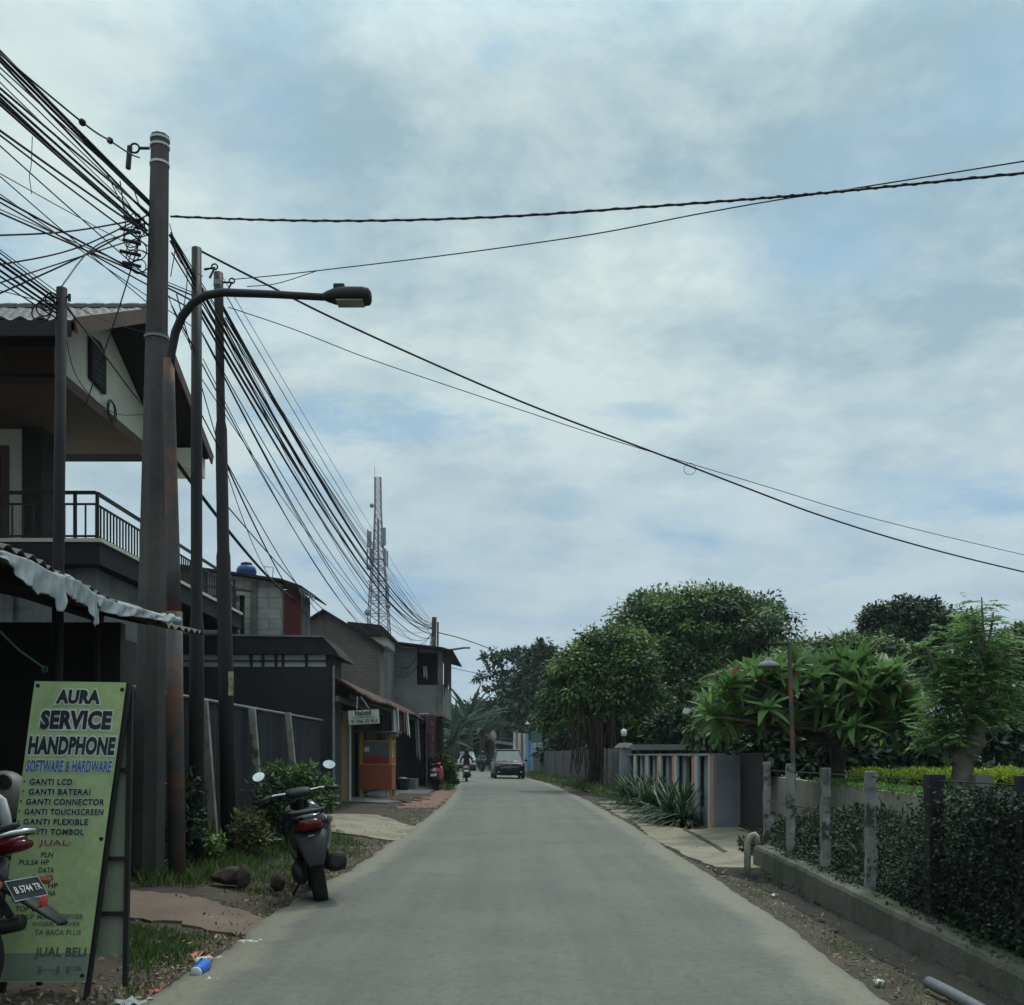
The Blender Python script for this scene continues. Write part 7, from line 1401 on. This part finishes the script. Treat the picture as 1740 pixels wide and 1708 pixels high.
# across the road
def plan_cable(pa, pb, img, r_, label, twist=False):
    pa, pb = Vector(pa), Vector(pb); pts = []
    for px, py in img:
        m_ = (px - CX) / F; dd = pb - pa; t_ = (m_ * pa.y - pa.x) / (dd.x - m_ * dd.y); q = pa + dd * t_; pts.append(Vector((q.x, q.y, EYE - (py - HY) / F * q.y)))
    cable(pts, r_, label)
    if twist:
        c = cr(pts, 60); b = MB(); b.tube([p + Vector((0, math.cos(i * .5) * r_ * .8, math.sin(i * .5) * r_ * .8)) for i, p in enumerate(c)], r_ * .75, 5); b.build('twisted_strand', m_cable, bpy.data.objects[[o.name for o in bpy.data.objects if o.get('label') == label][0]])
plan_cable((-3.67, 11), (6, 7.6), [(290, 368), (460, 374), (640, 375), (860, 368), (1080, 353), (1280, 338), (1400, 328), (1540, 314), (1740, 294), (2050, 262), (2600, 200), (3300, 120)], .010, 'thick twisted cable crossing high above the road', True)
plan_cable((-3.8, 13.3), (6, 7.0), [(395, 475), (470, 468), (540, 460), (700, 441), (860, 420), (1020, 396), (1180, 365), (1320, 340), (1440, 322), (1740, 274), (2050, 225), (2600, 140), (3300, 30)], .006, 'thin wire crossing the road beneath the twisted cable')
plan_cable((-4.2, 13), (-2.5, 12.3), [(420, 487), (470, 482), (540, 460)], .005, 'short wire joining the thin crossing wire near the lamp arm')
plan_cable((-3.7, 12), (11, 20), [(338, 425), (450, 482), (550, 533), (700, 602), (870, 676), (1000, 727), (1120, 772), (1260, 826), (1400, 878), (1560, 927), (1740, 972), (2000, 1030)], .013, 'long cable descending across the road to the far garden')
plan_cable((-3.6, 13.3), (11, 21), [(388, 522), (500, 560), (620, 607), (760, 655), (880, 695), (1010, 738), (1130, 775), (1300, 826), (1480, 880), (1740, 943), (2000, 1000)], .006, 'thinner wire descending just above the long crossing cable')
b = MB(); c = P(1172, 797, 15.6); b.ring(c, .09, (.004, .004), 'y', 18, 5); tag(b.build('wire_loop', m_cable), 'small wire loop hanging on the long crossing cable', 'wire loop')
cable([P(745, 1075, 52), P(790, 1087, 56), P(850, 1110, 66), P(910, 1140, 85), P(950, 1160, 110)], .025, 'cable leaving the far pole towards the bend trees'); cable([P(760, 1133, 60), P(800, 1142, 70), P(840, 1150, 85)], .02, 'thin wire behind the concrete storey towards the bend trees')
for i in range(7):
    a_ = P(736 + rnd.uniform(-3, 3), 1070 + rnd.uniform(0, 20), 51.5); e = P(rnd.uniform(650, 725), rnd.uniform(1092, 1120), 41 if i % 2 else 44); m_ = a_.lerp(e, .5) - Vector((0, 0, rnd.uniform(.3, 1.2))); cable([a_, m_, e], .012, 'tangled service wire slung from the far pole over the concrete storey', 'tangled wires at the concrete storey')
for i, (x, y, x2, y2, x3, y3) in enumerate(((640, 1120, 690, 1135, 715, 1105), (650, 1140, 690, 1150, 724, 1112))): cable([P(x, y, 40.8), P(x2, y2, 40.6), P(x3, y3, 40.5)], .012, 'slack wire drooping across the concrete storey wall', 'slack wires on the concrete storey wall')
for b_ in list(bpy.data.meshes):
    if b_.users == 0: bpy.data.meshes.remove(b_)

# ------------------------------------------------------------------ hazy air
m = bpy.data.materials.new('hazy air'); m.use_nodes = True; nt = m.node_tree; nt.nodes.clear()
ho = nt.nodes.new('ShaderNodeOutputMaterial'); hv = nt.nodes.new('ShaderNodeVolumePrincipled'); hv.inputs['Density'].default_value = HAZE; hv.inputs['Color'].default_value = (.80, .88, .97, 1); hv.inputs['Anisotropy'].default_value = .2
nt.links.new(hv.outputs[0], ho.inputs['Volume'])
if HAZE: MB().box(-430, 430, -90, 530, -2.0, 50).build('haze', m, kind='stuff')['label'] = 'thin bluish haze filling the air along the street'
